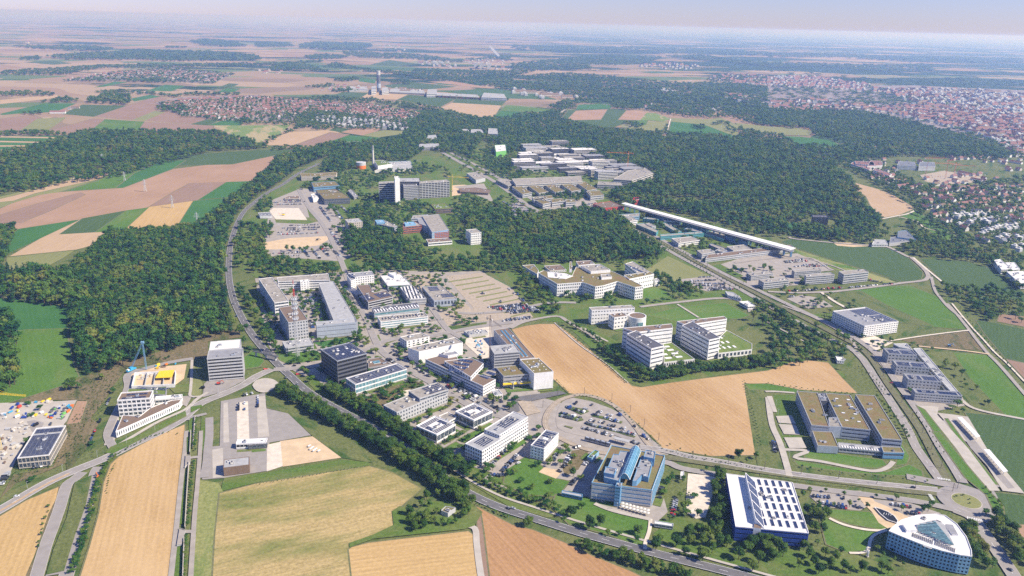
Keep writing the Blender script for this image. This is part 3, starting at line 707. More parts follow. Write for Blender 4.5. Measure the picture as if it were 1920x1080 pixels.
# zebra stripes and give-way marks on the roundabout arms
def zebra(a, b, n, L):
    A, B = G(*a), G(*b); d = (B - A).normalized(); q = Vector((-d.y, d.x)); mb = MB(); RZ[0] += .001
    for k in range(n):
        c_ = A.lerp(B, (k + 0.5) / n); ribbon([c_ - q * L / 2, c_ + q * L / 2], (B - A).length / n * 0.5, mb, 'paint', RZ[0] + .05)
    tag(mb.build('zebra_crossing'), kind='structure')
zebra((1812, 972), (1842, 978), 9, 3.5); zebra((1757, 898), (1782, 902), 8, 3); zebra((1742, 928), (1750, 940), 6, 3)
# bus loop and lanes east of the boulevard
F('bus_loop', 'concrete', 'l', '1270,815 1400,830 1500,845 1640,1080 1925,1420 1760,1400 1560,1080 1440,1000', lift=.5)
F('road', 'asphalt', 'l', '1280,880 1330,870 1500,1080 1740,1370 1690,1380 1400,1080', lift=.7)
F('road', 'asphalt', 'l', '1380,860 1430,870 1600,1080 1850,1380 1800,1385 1520,1080', lift=.7)
F('verge', 'green_bright', 'l', '1330,860 1345,860 1490,1060 1720,1350 1690,1350 1470,1080', lift=.9)
F('paving', 'concrete', 'l', '1110,760 1280,770 1270,830 1500,1080 1740,1400 1660,1400 1300,1000', lift=.4)
F('verge', 'green_bright', 'l', '1120,765 1170,790 1400,1080 1600,1370 1570,1360 1330,1080', lift=.6)
F('verge', 'green_bright', 'p', '1240,0 1290,0 1500,260 1620,400 1760,560 1770,640 1700,600 1640,470 1480,340', lift=.6)
# country lanes
road('farm_track', 'paving', 'h', '160,495 200,510 500,540 780,560 900,572 1040,640 1080,655 1165,730 1200,780 1190,810 1150,825 1000,842 860,862 700,882 500,905 380,910 200,915 0,905', 7)
road('farm_track', 'chalk', 'h', '1090,650 1200,745 1310,835', 3.5)
road('farm_track', 'paving', 'h', '1225,795 1250,890 1290,950 1360,1030 1450,1100', 4.5)
road('farm_track', 'paving', 'l', '1345,-5 1420,80 1500,180 1560,260 1650,370 1740,460 1940,690', 4.5)
road('farm_track', 'chalk', 'l', '1380,-5 1450,80 1540,185 1610,260 1700,360 1800,450 1960,620', 2.5)
road('farm_track', 'chalk', 'l', '920,275 1150,240 1340,215 1510,195', 3)
road('farm_track', 'sand', 'l', '1130,315 1280,330 1480,350 1660,375', 3.5)
road('farm_track', 'concrete', 'l', '1450,715 1520,770 1650,810 1920,862 2000,880', 4.5)
road('farm_track', 'chalk', 'h', '860,360 960,340 1040,325 1100,300', 5)
road('farm_track', 'chalk', 'h', '980,345 1120,380 1180,430 1380,470', 3)
road('farm_track', 'chalk', 'h', '400,912 500,980 610,1040', 5)
road('street', 'paving', 'l', '110,10 300,80 480,170 620,260 660,330', 4)
road('footpath', 'paving', 'l', '-10,130 120,200 310,300', 3)
road('street', 'paving', 'h', '-250,690 0,660 220,650 340,660 470,740', 5)
road('street', 'paving', 'h', '210,640 340,670 560,740 700,830', 4)
road('footpath', 'concrete', 'l', '-20,655 60,655 200,665', 3.5); road('street', 'concrete', 'l', '0,700 30,900 90,1040 150,1240 160,1290', 6)
road('street', 'concrete', 'p', '100,130 300,140 200,190 400,220 700,280 820,290 900,262 940,220', 4.5)
for s_ in ('60,840 180,835 210,900 80,890', '80,900 210,905 240,980 120,975', '120,1000 250,1000 290,1080 160,1080', '-10,690 30,690 70,810 40,810'):
    F('paving', 'concrete', 'l', s_, lift=.3)
road('footpath', 'chalk', 'p', '460,645 560,690 700,725 830,738 890,730', 3)
road('footpath', 'chalk', 'p', '890,735 800,770 765,820 755,880 700,905 610,905', 2.5)
road('footpath', 'chalk', 'o', '1040,650 1030,740 1000,830 1000,880', 3)
road('footpath', 'concrete', 'o', '620,535 760,590 1040,655', 4)
road('farm_track', 'tan_light', 'e', '430,1000 600,960', 3) if 0 else None
road('farm_track', 'chalk', 'e', '500,80 700,5 1010,-70', 3)
road('farm_track', 'tan_light', 'b', '80,860 90,810 200,760 330,700 320,620', 6)
road('country_road', 'concrete', 'c', '180,640 240,700 300,640 400,580 410,540 380,520', 9)
road('country_road', 'chalk', 'c', '1160,760 1170,720 1190,650', 5)
F('river', 'r_lgrey', 'b', '1740,100 1770,110 1850,200 1870,235 1840,210 1780,150')
for s_ in ('55,480 100,486 60,492', '300,518 340,524 300,530'): F('red_marking', 'red_paint', 'j', s_, lift=1.3)
# ------------------------------------------------------------------ buildings
def rect_fit(P):
    """nearest rectangle to a traced quadrilateral (kept as traced if it is far from one)"""
    if len(P) != 4: return P
    sx_ = sy_ = 0.0
    for i in range(4):
        e = P[(i + 1) % 4] - P[i]; a = 4 * math.atan2(e.y, e.x); sx_ += e.length * math.cos(a); sy_ += e.length * math.sin(a)
    a = math.atan2(sy_, sx_) / 4; c, s_ = math.cos(a), math.sin(a)
    L = [(p.x * c + p.y * s_, -p.x * s_ + p.y * c) for p in P]
    xs = sorted(range(4), key=lambda i: L[i][0]); ys = sorted(range(4), key=lambda i: L[i][1])
    xl, xh = (L[xs[0]][0] + L[xs[1]][0]) / 2, (L[xs[2]][0] + L[xs[3]][0]) / 2
    yl, yh = (L[ys[0]][1] + L[ys[1]][1]) / 2, (L[ys[2]][1] + L[ys[3]][1]) / 2
    Q = []
    for i in range(4):
        x = xl if i in xs[:2] else xh; y = yl if i in ys[:2] else yh
        Q.append(Vector((x * c - y * s_, x * s_ + y * c)))
    d = max((Q[i] - P[i]).length for i in range(4))
    if d < 0.22 * min(xh - xl, yh - yl) + 1.5 and len({(round(q.x, 2), round(q.y, 2)) for q in Q}) == 4: return Q
    return P
rng = random.Random(7)
def facade(root, poly, z0, z1, n, style, wall, glass, bay=3.2, frac=0.55, prefix='', pier=0.35):
    """glass storeys set back behind proud spandrels and piers"""
    if not ccw(poly): poly = poly[::-1]
    dep = 0.3
    if style == 'plain' or n == 0:
        mb = MB(); mb.prism(poly, z0, z1, wall, caps=False); mb.build('wall', root); return
    inner = offset(poly, dep); fh = (z1 - z0) / n
    for k in range(n):
        a, b = z0 + k * fh, z0 + (k + 1) * fh
        lo = a + fh * (1 - frac) * 0.62; hi = lo + fh * frac
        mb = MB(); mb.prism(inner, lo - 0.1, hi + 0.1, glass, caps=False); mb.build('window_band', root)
        mb = MB(); mb.ring(poly, inner, hi if k else hi, b + (z0 + (k + 1) * fh + fh * (1 - frac) * 0.62 - b if k < n - 1 else 0), wall)
        mb.build('spandrel', root)
    mb = MB(); mb.ring(poly, inner, z0, z0 + fh * (1 - frac) * 0.62, wall); mb.build('plinth', root)
    po = offset(poly, 0.03); pn = offset(poly, dep + 0.1); N_ = len(poly); mb = MB()
    for i in range(N_):
        A, B = Vector(po[i]), Vector(po[(i + 1) % N_]); L = (B - A).length
        if L < 1: continue
        d = (B - A) / L; q = Vector((-d.y, d.x))
        if style == 'bands': xs = [(0, 0.7), (L - 0.7, L)]
        elif style == 'grid':
            nb = max(1, round(L / bay)); w_ = L / nb; xs = []
            for k in range(nb + 1):
                h_ = w_ * pier * (1 if 0 < k < nb else 1.2)
                xs.append((max(0, k * w_ - h_ / 2), min(L, k * w_ + h_ / 2)))
        else:
            nb = max(1, round(L / bay)); xs = [(max(0, k * L / nb - 0.12), min(L, k * L / nb + 0.12)) for k in range(nb + 1)]
        for a, b in xs:
            P = [A + d * a, A + d * b, A + d * b + q * (dep + 0.05), A + d * a + q * (dep + 0.05)]
            mb.prism([tuple(p) for p in P], z0 + 0.01, z1 - 0.02, wall, caps=False)
    if mb.v: o = mb.build('piers', root); o['kind'] = 'stuff'
def local_frame(poly):
    p0 = Vector(poly[0]); ux = (Vector(poly[1]) - p0).normalized(); uy = Vector((-ux.y, ux.x))
    if not ccw(poly): uy = -uy
    xs = [(Vector(p) - p0).dot(ux) for p in poly]; ys = [(Vector(p) - p0).dot(uy) for p in poly]
    return p0, ux, uy, min(xs), max(xs), min(ys), max(ys)
UNIT = {}
def roof_stuff(root, poly, z, units=0, pv=None, deck=None, skyl=None, tall=1.6):
    p0, ux, uy, xa, xb, ya, yb = local_frame(poly); W, D = xb - xa, yb - ya; rz = math.atan2(ux.y, ux.x)
    at = lambda s_, t_: p0 + ux * (xa + W * s_) + uy * (ya + D * t_)
    if pv:
        for (s0, s1, t0, t1, rows, along) in pv:
            for k in range(rows):
                if along == 'u':
                    tt = t0 + (t1 - t0) * (k + 0.5) / rows; c = at((s0 + s1) / 2, tt); sx_, sy_ = W * (s1 - s0), D * (t1 - t0) / rows * 0.62
                else:
                    ss = s0 + (s1 - s0) * (k + 0.5) / rows; c = at(ss, (t0 + t1) / 2); sx_, sy_ = W * (s1 - s0) / rows * 0.62, D * (t1 - t0)
                key = ('pv', round(sx_, 1), round(sy_, 1))
                if key not in UNIT:
                    mb = MB(); hx, hy = sx_ / 2, sy_ / 2
                    mb.prism([(-hx, -hy), (hx, -hy), (hx, hy), (-hx, hy)], 0.25, 0.33, 'solar', bottom=True)
                    # frame lines across the modules
                    nn = max(1, int(max(sx_, sy_) / 3.4))
                    for q in range(nn + 1):
                        if sx_ > sy_: mb.box((-hx + 0.03 + (sx_ - 0.06) * q / nn, 0, 0.335), 0.10, sy_, 0.02, 'steel')
                        else: mb.box((0, -hy + 0.03 + (sy_ - 0.06) * q / nn, 0.335), sx_, 0.10, 0.02, 'steel')
                    UNIT[key] = mb.mesh('solar_panel')
                o = bpy.data.objects.new('solar_panel', UNIT[key]); COL.objects.link(o); o.parent = root
                o.location = (c.x, c.y, z); o.rotation_euler[2] = rz
    for k in range(units):
        key = ('u', rng.randint(0, 5))
        if key not in UNIT:
            r_ = random.Random(key[1]); a, b, h_ = r_.uniform(1.6, 4.2), r_.uniform(1.4, 2.6), r_.uniform(0.9, 2.0)
            mt = ('metal', 'white', 'lgrey', 'white', 'r_lgrey', 'offwhite')[key[1]]
            mb = MB(); mb.box((0, 0, 0), a, b, h_, mt); mb.box((0, 0, h_), a * 0.8, b * 0.7, 0.12, 'r_dark'); mb.box((a / 2 + 0.5, 0, 0), 0.9, 0.6, h_ * 0.5, 'metal')
            mb.box((0, 0, 0.0), a + 0.5, b + 0.5, 0.15, 'dgrey')
            UNIT[key] = mb.mesh('roof_unit')
        c = at(rng.uniform(0.15, 0.85), rng.uniform(0.2, 0.8))
        if not inpoly(c.x, c.y, poly): continue
        o = bpy.data.objects.new('roof_unit', UNIT[key]); COL.objects.link(o); o.parent = root
        o.location = (c.x, c.y, z); o.rotation_euler[2] = rz + rng.choice((0, math.pi / 2))
    if skyl:
        nx, ny, s0, s1, t0, t1, fx, fy, mt = skyl
        for i in range(nx):
            for j in range(ny):
                c = at(s0 + (s1 - s0) * (i + .5) / nx, t0 + (t1 - t0) * (j + .5) / ny)
                sx_, sy_ = W * (s1 - s0) / nx * fx, D * (t1 - t0) / ny * fy
                key = ('sk', round(sx_, 1), round(sy_, 1), mt)
                if key not in UNIT:
                    mb = MB(); mb.box((0, 0, 0), sx_, sy_, 0.35, 'white' if mt != 'white' else 'lgrey'); mb.box((0, 0, 0.35), sx_ - 0.4, sy_ - 0.4, 0.2, mt); UNIT[key] = mb.mesh('skylight')
                o = bpy.data.objects.new('skylight', UNIT[key]); COL.objects.link(o); o.parent = root
                o.location = (c.x, c.y, z); o.rotation_euler[2] = rz
FOOT = []
def volume(root, c, P, z0, z1, n, style, wall, glass, roof, par=0.6, units=None, pv=None, skyl=None, bay=3.2, frac=0.5, pier=0.35, edge=None):
    poly = [(p.x - c.x, p.y - c.y) for p in P]
    facade(root, poly, z0, z1, n, style, wall, glass, bay, frac, pier=pier)
    q = poly if ccw(poly) else poly[::-1]
    mb = MB(); mb.cap(offset(q, 0.25), z1 - 0.02, roof)
    if par: mb.ring(offset(q, -0.03), offset(q, 0.38), z1 - 0.05, z1 + par, edge or wall)
    mb.build('roof', root)
    if units is None: xs_, ys_ = [p[0] for p in poly], [p[1] for p in poly]; units = min(7, int((max(xs_) - min(xs_)) * (max(ys_) - min(ys_)) / 350)) + 1
    roof_stuff(root, poly, z1, units, pv, skyl=skyl)
def B(name, label, zone, pts, base=None, h=None, n=3, style='grid', wall='white', glass='glass', roof='r_gravel', up=(), cat='building', group=None, raw=False, vert=0, z0=0.0, **kw):
    q = px(zone, pts)
    if base is not None: h = height_of(q[vert], px(zone, base)[0])
    P = [G(*a, GL + h) for a in q]
    if not raw: P = rect_fit(P)
    c = sum(P, Vector((0, 0))) / len(P)
    root = empty(name, (c.x, c.y, GL)); tag(root, label, cat, group)
    volume(root, c, P, z0, h, n, style, wall, glass, roof, **kw)
    for (zn, pts2, dh, opt) in up:
        H2 = h + dh if dh > 0 else -dh
        P2 = [G(*a, GL + H2) for a in px(zn, pts2)]
        if not raw: P2 = rect_fit(P2)
        o = dict(n=1, style='plain', wall=wall, glass=glass, roof=roof); o.update(opt)
        zb = o.pop('z0', h if dh > 0 else 0.0); fo = o.pop('foot', True)
        volume(root, c, P2, zb, H2, **o)
        if fo: FOOT.append([(p.x, p.y) for p in P2])
    FOOT.append([(p.x, p.y) for p in P])
    return root, c, P, h

# --- office tower and its neighbours west of the junction
B('office_building', 'tall office block wrapped in pale blue and dark horizontal bands, at the wood edge', 'w', '389.4,672 456,669.3 454,653.3 390,658.5', '393.3,713', n=7, style='bands', wall='lgrey', roof='r_grey', units=3, frac=0.5, vert=0, glass='black',
  up=[('w', '393.4,657.5 452,653 450.5,637.5 393.6,640.5', -22.0, dict(n=6, style='bands', wall='lgrey', roof='r_white', units=2, z0=0, glass='black'))])
B('solar_roofed_hall', 'low hall beside the building site with dark solar panels over its whole roof', 'w', '34,860 94.6,853.5 120.5,800.5 67.6,801.5', '31,879', n=2, style='glass', wall='beige', roof='r_lgrey', frac=0.8,
  pv=[(0.05, 0.95, 0.04, 0.74, 18, 'u'), (0.05, 0.95, 0.8, 0.95, 4, 'u')], edge='white')
B('research_building', 'white cube of deep square windows with solar panels on a brown roof', 'w', '219.2,751.5 281.7,748 287,733 228,738', '221.7,781', n=4, wall='white', roof='r_brown', frac=0.62, bay=4.2, pier=0.22, units=2, par=1.2,
  pv=[(0.1, 0.85, 0.15, 0.4, 2, 'u'), (0.2, 0.85, 0.6, 0.85, 2, 'u')])
B('long_low_wing', 'long low white wing with a slanting row of narrow windows below the white cube', 'w', '217,810 262,790 336,756 341,749 322,751 300,758 282,765 262,781 230,779', '217,821', raw=True, n=1, wall='white', roof='r_brown', frac=0.6, bay=2.2, pier=0.5, units=5)
B('workshop_building', 'flat workshop behind the white cube with a strip of solar panels on a mossy roof', 'w', '238,737 311,741 312,725 241,729.5', h=6, n=1, wall='grey', roof='r_green', raw=True, pv=[(0.15, 0.9, 0.5, 0.85, 2, 'u')])
B('link_building', 'thin white roofed link reaching out beside the white cube', 'w', '291,750 341,745.5 342,740 292,744', h=5, n=1, style='glass', wall='white', roof='r_white', raw=True)
# --- depot
B('weighbridge_hall', 'grey corrugated shed at the corner of the fenced depot yard', 'm', '1675,272 1872,245 1868,188 1680,206', '1676,330', n=0, style='plain', wall='brownwall', roof='r_lgrey', par=0.3)
B('depot_canopy', 'small canopy with a white flat roof across the depot lanes', 'w', '444,832.5 500,830 500,823 444,824', h=5, n=1, style='glass', wall='white', roof='r_white', glass='black')
B('depot_office', 'dark flat office beside the canopy in the depot yard', 'w', '466,836 502,833 500,827 466,829', h=3.5, n=1, style='bands', wall='dgrey', roof='r_grey')
# --- telecom offices and mast
B('office_building', 'brown roofed slab of offices with small square windows behind the red and white mast', 'w', '543.8,603.8 576.5,601.3 558.8,572 519,577.5', '545.5,638.5', n=6, wall='lgrey', roof='r_brown', frac=0.5, bay=3.4, pier=0.5, units=3)
B('equipment_building', 'low equipment building with roof machinery at the foot of the mast', 'w', '535,654 588,646 581,634 530,641', h=7, n=2, wall='lgrey', roof='r_lgrey', units=9, style='bands')
# --- institute round a court
B('institute_wing', 'long white wing with a grey roof along the highway side of the courtyard', 'w', '515,568.5 541,564.5 510.5,520.5 485,523', '516,592', n=4, wall='white', roof='r_gravel', frac=0.55, style='bands', units=4)
B('institute_wing', 'grey roofed rear wing with stepped white galleries closing the courtyard', 'f', '165,832 555,822 540,773 158,804', '168,900', n=4, style='bands', wall='white', roof='r_gravel', frac=0.5, units=2, raw=True,
  up=[('f', '332,835 398,828 396,818 330,823', 1.5, dict(n=5, style='grid', wall='white', roof='r_white', bay=4, frac=0.4, pier=0.6, z0=0))])
B('test_hall', 'long hall under one plain pale grey roof on the far side of the courtyard', 'w', '627,605 671,604.3 625,528 598,532', h=13.5, n=0, style='plain', wall='lgrey', roof='r_lgrey', raw=True, units=6)
B('test_hall', 'blunt grey ribbed hall facing the lawn across from the mast', 'w', '595,611 670.5,604.8 664,598.5 590,603.5', '595.5,634.5', n=3, style='bands', wall='metal', roof='r_lgrey', frac=0.12, glass='dgrey', units=3)
# --- the dark university-side office and its neighbours
B('office_building', 'dark grey office cube ringed by balconies with a roof full of solar panels', 'j', '605,428 838,376 697,290 485,345', '609,598', n=6, style='bands', wall='dgrey', roof='r_dark', frac=0.55, edge='metal', glass='black',
  pv=[(0.06, 0.94, 0.08, 0.92, 12, 'u')], skyl=(2, 2, 0.25, 0.85, 0.2, 0.8, 0.25, 0.25, 'white'))
B('office_wing', 'low white framed wing with a glass front and slanted solar rows beside the dark cube', 'j', '746,606 1130,492 1060,445 672,560', '748,675', n=2, style='glass', wall='white', roof='r_grey', frac=0.75, bay=4, glass='glass_teal',
  pv=[(0.05, 0.95, 0.1, 0.9, 5, 'u')])
B('office_link', 'low brown roofed link between the dark cube and its white wing', 'j', '842,480 1010,452 925,402 842,416', h=6, n=1, style='glass', wall='grey', roof='r_brown', raw=True, skyl=(1, 1, .3, .7, .3, .7, .8, .8, 'glass_teal'))
B('laboratory_building', 'pale concrete office with small square windows and a raised solar storey', 'j', '1056,812 1436,660 1335,605 955,765', '1060,895', n=3, wall='lgrey', roof='r_gravel', frac=0.5, bay=3.6, pier=0.5,
  up=[('j', '1225,716 1432,643 1360,585 1155,655', 3.6, dict(style='bands', n=1, wall='lgrey', roof='r_gravel', pv=[(0.4, 0.95, 0.1, 0.9, 5, 'u')]))])
B('pavilion_building', 'low white pavilion with a square ring of solar panels and a red edge', 'j', '1355,985 1502,902 1342,845 1199,914', '1356,1045', n=1, style='glass', wall='white', roof='r_white', frac=0.7, bay=5,
  pv=[(0.08, 0.92, 0.08, 0.3, 3, 'u'), (0.08, 0.92, 0.7, 0.92, 3, 'u'), (0.08, 0.28, 0.32, 0.68, 3, 'v'), (0.72, 0.92, 0.32, 0.68, 3, 'v')])
B('pavilion_building', 'low white pavilion with a ring of solar panels, nearer the street', 'j', '1640,872 1772,810 1642,742 1485,810', '1641,935', n=1, style='glass', wall='white', roof='r_white', frac=0.7, bay=5,
  pv=[(0.08, 0.92, 0.08, 0.3, 3, 'u'), (0.08, 0.92, 0.7, 0.92, 3, 'u'), (0.08, 0.28, 0.32, 0.68, 3, 'v'), (0.72, 0.92, 0.32, 0.68, 3, 'v')])
B('pavilion_link', 'beige flat link between the two white pavilions', 'j', '1412,905 1508,850 1442,812 1372,842', h=4, n=1, style='glass', wall='white', roof='r_gravel', raw=True)
B('office_building', 'white office with red window panels and dark solar squares on the roof', 'w', '905,849 987.5,792 960,781 874,831', '905.3,875.5', n=4, wall='white', roof='r_lgrey', frac=0.55, bay=3.0, pier=0.35, units=3,
  pv=[(0.1, 0.32, 0.2, 0.8, 5, 'u')], up=[('w', '938,818 987.5,782 963,772 909,805', 3.2, dict(n=1, style='grid', wall='white', roof='r_lgrey', pv=[(0.3, 0.8, 0.2, 0.8, 4, 'u')], bay=3, frac=0.5))])
B('office_building', 'small white office with dark solar rows and a white box on its roof', 'w', '1018.8,841.5 1050,812.5 1023,807 994,836', '1019,863.5', n=4, wall='white', roof='r_grey', frac=0.45, bay=3.2, pier=0.5, pv=[(0.04, 0.45, 0.1, 0.9, 4, 'v'), (0.62, 0.95, 0.1, 0.9, 3, 'v')], skyl=(1, 1, .46, .6, .3, .7, .9, .9, 'white'))
B('garage_building', 'little flat roofed garage with grass on top beside the car park lane', 'o', '600,200 650,150 620,134 566,190', '601,226', n=1, style='plain', wall='skyblue', roof='r_green')
# --- blue research centre with the glass barrel vault
rt, rcen, rP, rh = B('research_centre', 'blue and white research centre with a glass barrel vault on its mossy roof', 'w', '1109.3,906 1222.5,920.5 1246.5,855.5 1146,836', '1222,950', vert=1, n=4, style='bands', wall='lgrey', roof='r_sedum', frac=0.36, glass='steelblue', edge='skyblue', par=0.9,
  up=[('w', '1133,896 1161,903 1180,848 1163,846 1160,853 1150,852 1140,876 1135,876', 4.5, dict(wall='steelblue', roof='r_grey', units=6, style='plain')),
      ('w', '1186,903 1194,902.5 1204,892 1216,896 1223,869 1214,857 1203,855', 4.5, dict(wall='steelblue', roof='r_grey', units=7, style='plain')),
      ('w', '1207,857 1227,861 1229,848 1211,844.5', 7.5, dict(wall='steelblue', roof='r_grey', style='plain')),
      ('w', '1132,887 1152,891 1156,879.5 1136,876', 7.5, dict(wall='steelblue', roof='r_grey', style='plain')),
      ('w', '1153.5,913 1163.5,914.5 1167,906 1157,904', 3.0, dict(wall='steelblue', roof='r_lgrey', style='glass', glass='glass_sky', n=6, z0=0))], raw=True)
a0, a1, b0, b1 = [G(u, v, GL + rh + 5) for u, v in ((1161, 895), (1181, 898), (1202, 845), (1182, 842))]
mb = MB(); K = 12; ends = []
for (p, q) in ((a0, a1), (b1, b0)):
    row = []
    for k in range(K + 1):
        t_ = k / K; c_ = p.lerp(q, t_); row.append((c_.x - rcen.x, c_.y - rcen.y, rh + 4.3 + 5.2 * math.sin(math.pi * t_)))
    ends.append(row)
mb.add(ends[0] + ends[1], [(k, k + 1, K + 2 + k, K + 1 + k) for k in range(K)], 'glass_sky')
mb.add(ends[0], [tuple(range(K + 1))], 'glass_sky'); mb.add(ends[1], [tuple(range(K, -1, -1))], 'glass_sky')
mb.build('glass_vault', rt)
mb = MB()
for f_ in [i / 12 for i in range(13)]:
    pts_ = [Vector(ends[0][k]).lerp(Vector(ends[1][k]), f_) + Vector((0, 0, 0.15)) for k in range(K + 1)]
    for k in range(K): mb.bar(pts_[k], pts_[k + 1], 0.28, 'skyblue' if f_ not in (0.0, 1.0) else 'white')
for k in (0, 3, 6, 9, 12): mb.bar(Vector(ends[0][k]) + Vector((0, 0, .15)), Vector(ends[1][k]) + Vector((0, 0, .15)), 0.28, 'white' if k in (0, 12) else 'skyblue')
mb.build('glazing_bars', rt)
# external bright frame fins on the sunny side and the terrace of white parasols
mb = MB(); A_, B_ = rP[1], rP[2]
for k in range(15):
    p = A_.lerp(B_, (k + .3) / 15) - rcen; dd = (B_ - A_).normalized(); nn = Vector((dd.y, -dd.x)); q = p + nn * 0.55
    mb.bar((q.x, q.y, 0.5), (q.x, q.y, rh), 0.5, 'skyblue')
mb.build('facade_fins', rt)
# --- blue hall with big white roof
rt2, c2, P2, h2 = B('assembly_hall', 'royal blue hall under a white roof with rows of dark skylights', 'w', '1379,988 1516.5,1000.5 1486,905.3 1361.7,888.5', '1378.5,1013', n=3, style='bands', wall='blue', roof='r_white', frac=0.3, edge='white', glass='black', raw=True,
  skyl=(6, 6, 0.36, 0.97, 0.05, 0.95, 0.42, 0.78, 'solar'))
tp = [G(u, v, GL + h2 + 3) for u, v in ((1416, 976), (1435.5, 987), (1417, 899), (1397, 890))]
mb = MB(); top_ = [(tp[0].x - c2.x, tp[0].y - c2.y, h2 + 5.2), (tp[1].x - c2.x, tp[1].y - c2.y, h2 + 0.6), (tp[2].x - c2.x, tp[2].y - c2.y, h2 + 0.6), (tp[3].x - c2.x, tp[3].y - c2.y, h2 + 5.2)]
low_ = [(x, y, h2) for x, y, z in top_]
mb.add(top_ + low_, [(0, 1, 2, 3), (4, 5, 1, 0), (5, 6, 2, 1), (6, 7, 3, 2), (7, 4, 0, 3)], 'white'); mb.build('raised_monitor', rt2)
for k in range(5):
    a = [0.02, 0.2, 0.4, 0.62, 0.81][k]; b = [0.18, 0.38, 0.6, 0.79, 0.98][k]
    q = []
    for s_, tt in ((0.06, a), (0.94, a), (0.94, b), (0.06, b)):
        l = Vector(top_[0]).lerp(Vector(top_[3]), tt); r_ = Vector(top_[1]).lerp(Vector(top_[2]), tt); q.append(l.lerp(r_, s_) + Vector((0, 0, .18)))
    mb = MB(); mb.add(q + [v - Vector((0, 0, .12)) for v in q], [(0, 1, 2, 3), (4, 5, 1, 0), (5, 6, 2, 1), (6, 7, 3, 2), (7, 4, 0, 3)], 'solar')
    for g in range(1, 6): mb.bar(q[0].lerp(q[1], g / 6) + Vector((0, 0, .03)), q[3].lerp(q[2], g / 6) + Vector((0, 0, .03)), 0.12, 'steel')
    mb.build('solar_panel', rt2)
tw = [G(u, v, GL + h2 + 1) for u, v in ((1413, 989), (1427, 991), (1428, 984), (1414, 982))]
mb = MB(); mb.prism([(p.x - c2.x, p.y - c2.y) for p in tw], 0, h2 + 1, 'white', 'r_brown'); mb.build('stair_tower', rt2)
# --- three-cornered white roofed building
rt3, c3, P3, h3 = B('curved_office', 'three-cornered office with curved blue window bands and a white roof', 'p', '905,745 1010,790 1150,845 1300,893 1440,925 1530,937 1527,890 1490,790 1420,695 1330,628 1262,617 1120,625 1000,662 925,722', '1500,1068', vert=5, raw=True, n=5, style='grid', wall='skyblue', roof='r_white', frac=0.5, bay=2.6, pier=0.45, edge='white', glass='black')
def roofpatch(root, c, h, zone, pts, z, mat, name):
    P = [G(*a, GL + h + z) for a in px(zone, pts)]; q = [(p.x - c.x, p.y - c.y) for p in P]; q = q if ccw(q) else q[::-1]
    mb = MB(); mb.prism(q, h, h + z, 'white', mat); mb.build(name, root); return q
roofpatch(rt3, c3, h3, 'p', '1115,690 1250,658 1320,690 1395,840 1350,835 1120,735', 1.2, 'r_lgrey', 'glass_field')
for k in range(17):
    f_ = k / 16; yl = 664 + 168 * f_
    xl = 1118 + (0 if yl < 735 else (yl - 735) * 2.35) + (0 if yl > 690 else (690 - yl) * 4.4); xr = 1262 + (yl - 664) * .8
    if xr - xl < 14: continue
    P = [G(*a, GL + h3 + 1.9) for a in px('p', f'{xl+4},{yl+1} {xr-4},{yl+6} {xr-2},{yl+12} {xl+5},{yl+6}')]
    mb = MB(); q = [(p.x - c3.x, p.y - c3.y) for p in P]; q = q if ccw(q) else q[::-1]; mb.prism(q, h3 + 1.2, h3 + 1.8, 'solar', 'glass_teal'); mb.build('solar_panel', rt3)
roofpatch(rt3, c3, h3, 'p', '1330,690 1385,695 1428,772 1385,768', 1.2, 'r_grey', 'plant_deck')
roofpatch(rt3, c3, h3, 'p', '1010,690 1040,735 1118,735 1105,710 1030,682', 2.5, 'r_white', 'roof_house')
for k in range(22):
    x0 = 1082 + k * 14.5 + (8 if k > 10 else 0); y0 = 755 + (k * 5.6)
    roofpatch(rt3, c3, h3, 'p', f'{x0},{y0+26} {x0+8},{y0+30} {x0+12},{y0+2} {x0+4},{y0-2}', 0.5, 'r_dark', 'roof_vent')
roofpatch(rt3, c3, h3, 'p', '1160,852 1222,876 1230,870 1168,846', 0.4, 'r_lgrey', 'stair_head')
# --- institute with brown green roofs
N5 = lambda s_: ' '.join('%.2f,%.2f' % (1440 + float(a.split(',')[0]) / 5.4, 700 + float(a.split(',')[1]) / 5.4) for a in s_.split())
B('institute_building', 'large blue-grey institute with mossy brown roofs round a slot courtyard', 'w', N5('440,527 620,542 500,200 292,182'), h=12, n=3, style='bands', wall='metal', roof='r_sedum', frac=0.25, edge='lgrey', glass='dgrey', raw=True, units=3,
  up=[('w', N5('750,547 1037,577 830,223 582,203'), -12, dict(n=3, style='bands', wall='metal', roof='r_sedum', frac=0.4, edge='lgrey', z0=0, skyl=(2, 4, 0.12, 0.95, 0.1, 0.95, 0.3, 0.12, 'white'))),
      ('w', N5('535,281 607,285 582,203 500,200'), -11.9, dict(wall='dgrey', roof='r_grey', z0=0, units=5)), ('w', N5('622,542 750,547 695,448 612,452'), -11.9, dict(wall='metal', roof='r_gravel', z0=0, units=2)),
      ('w', N5('503,735 715,747 648,597 447,585'), -7, dict(n=1, wall='metal', roof='r_sedum', z0=0, edge='lgrey', units=2)),
      ('w', N5('722,755 1168,797 1145,745 710,702'), -4.5, dict(n=1, style='glass', wall='lgrey', roof='r_lgrey', z0=0, skyl=(14, 1, .05, .9, .0, .5, .6, .8, 'white')))])
B('institute_wing', 'separate long wing with a mossy roof beside the boulevard', 'w', N5('1157,662 1360,680 1080,230 885,216'), h=12, n=3, style='bands', wall='metal', roof='r_sedum', frac=0.45, edge='lgrey', glass='dgrey', raw=True, units=5,
  up=[('w', N5('1168,800 1380,806 1348,752 1147,742'), -6.5, dict(n=1, style='bands', frac=.3, wall='steelblue', roof='r_sedum', z0=0, edge='lgrey'))])
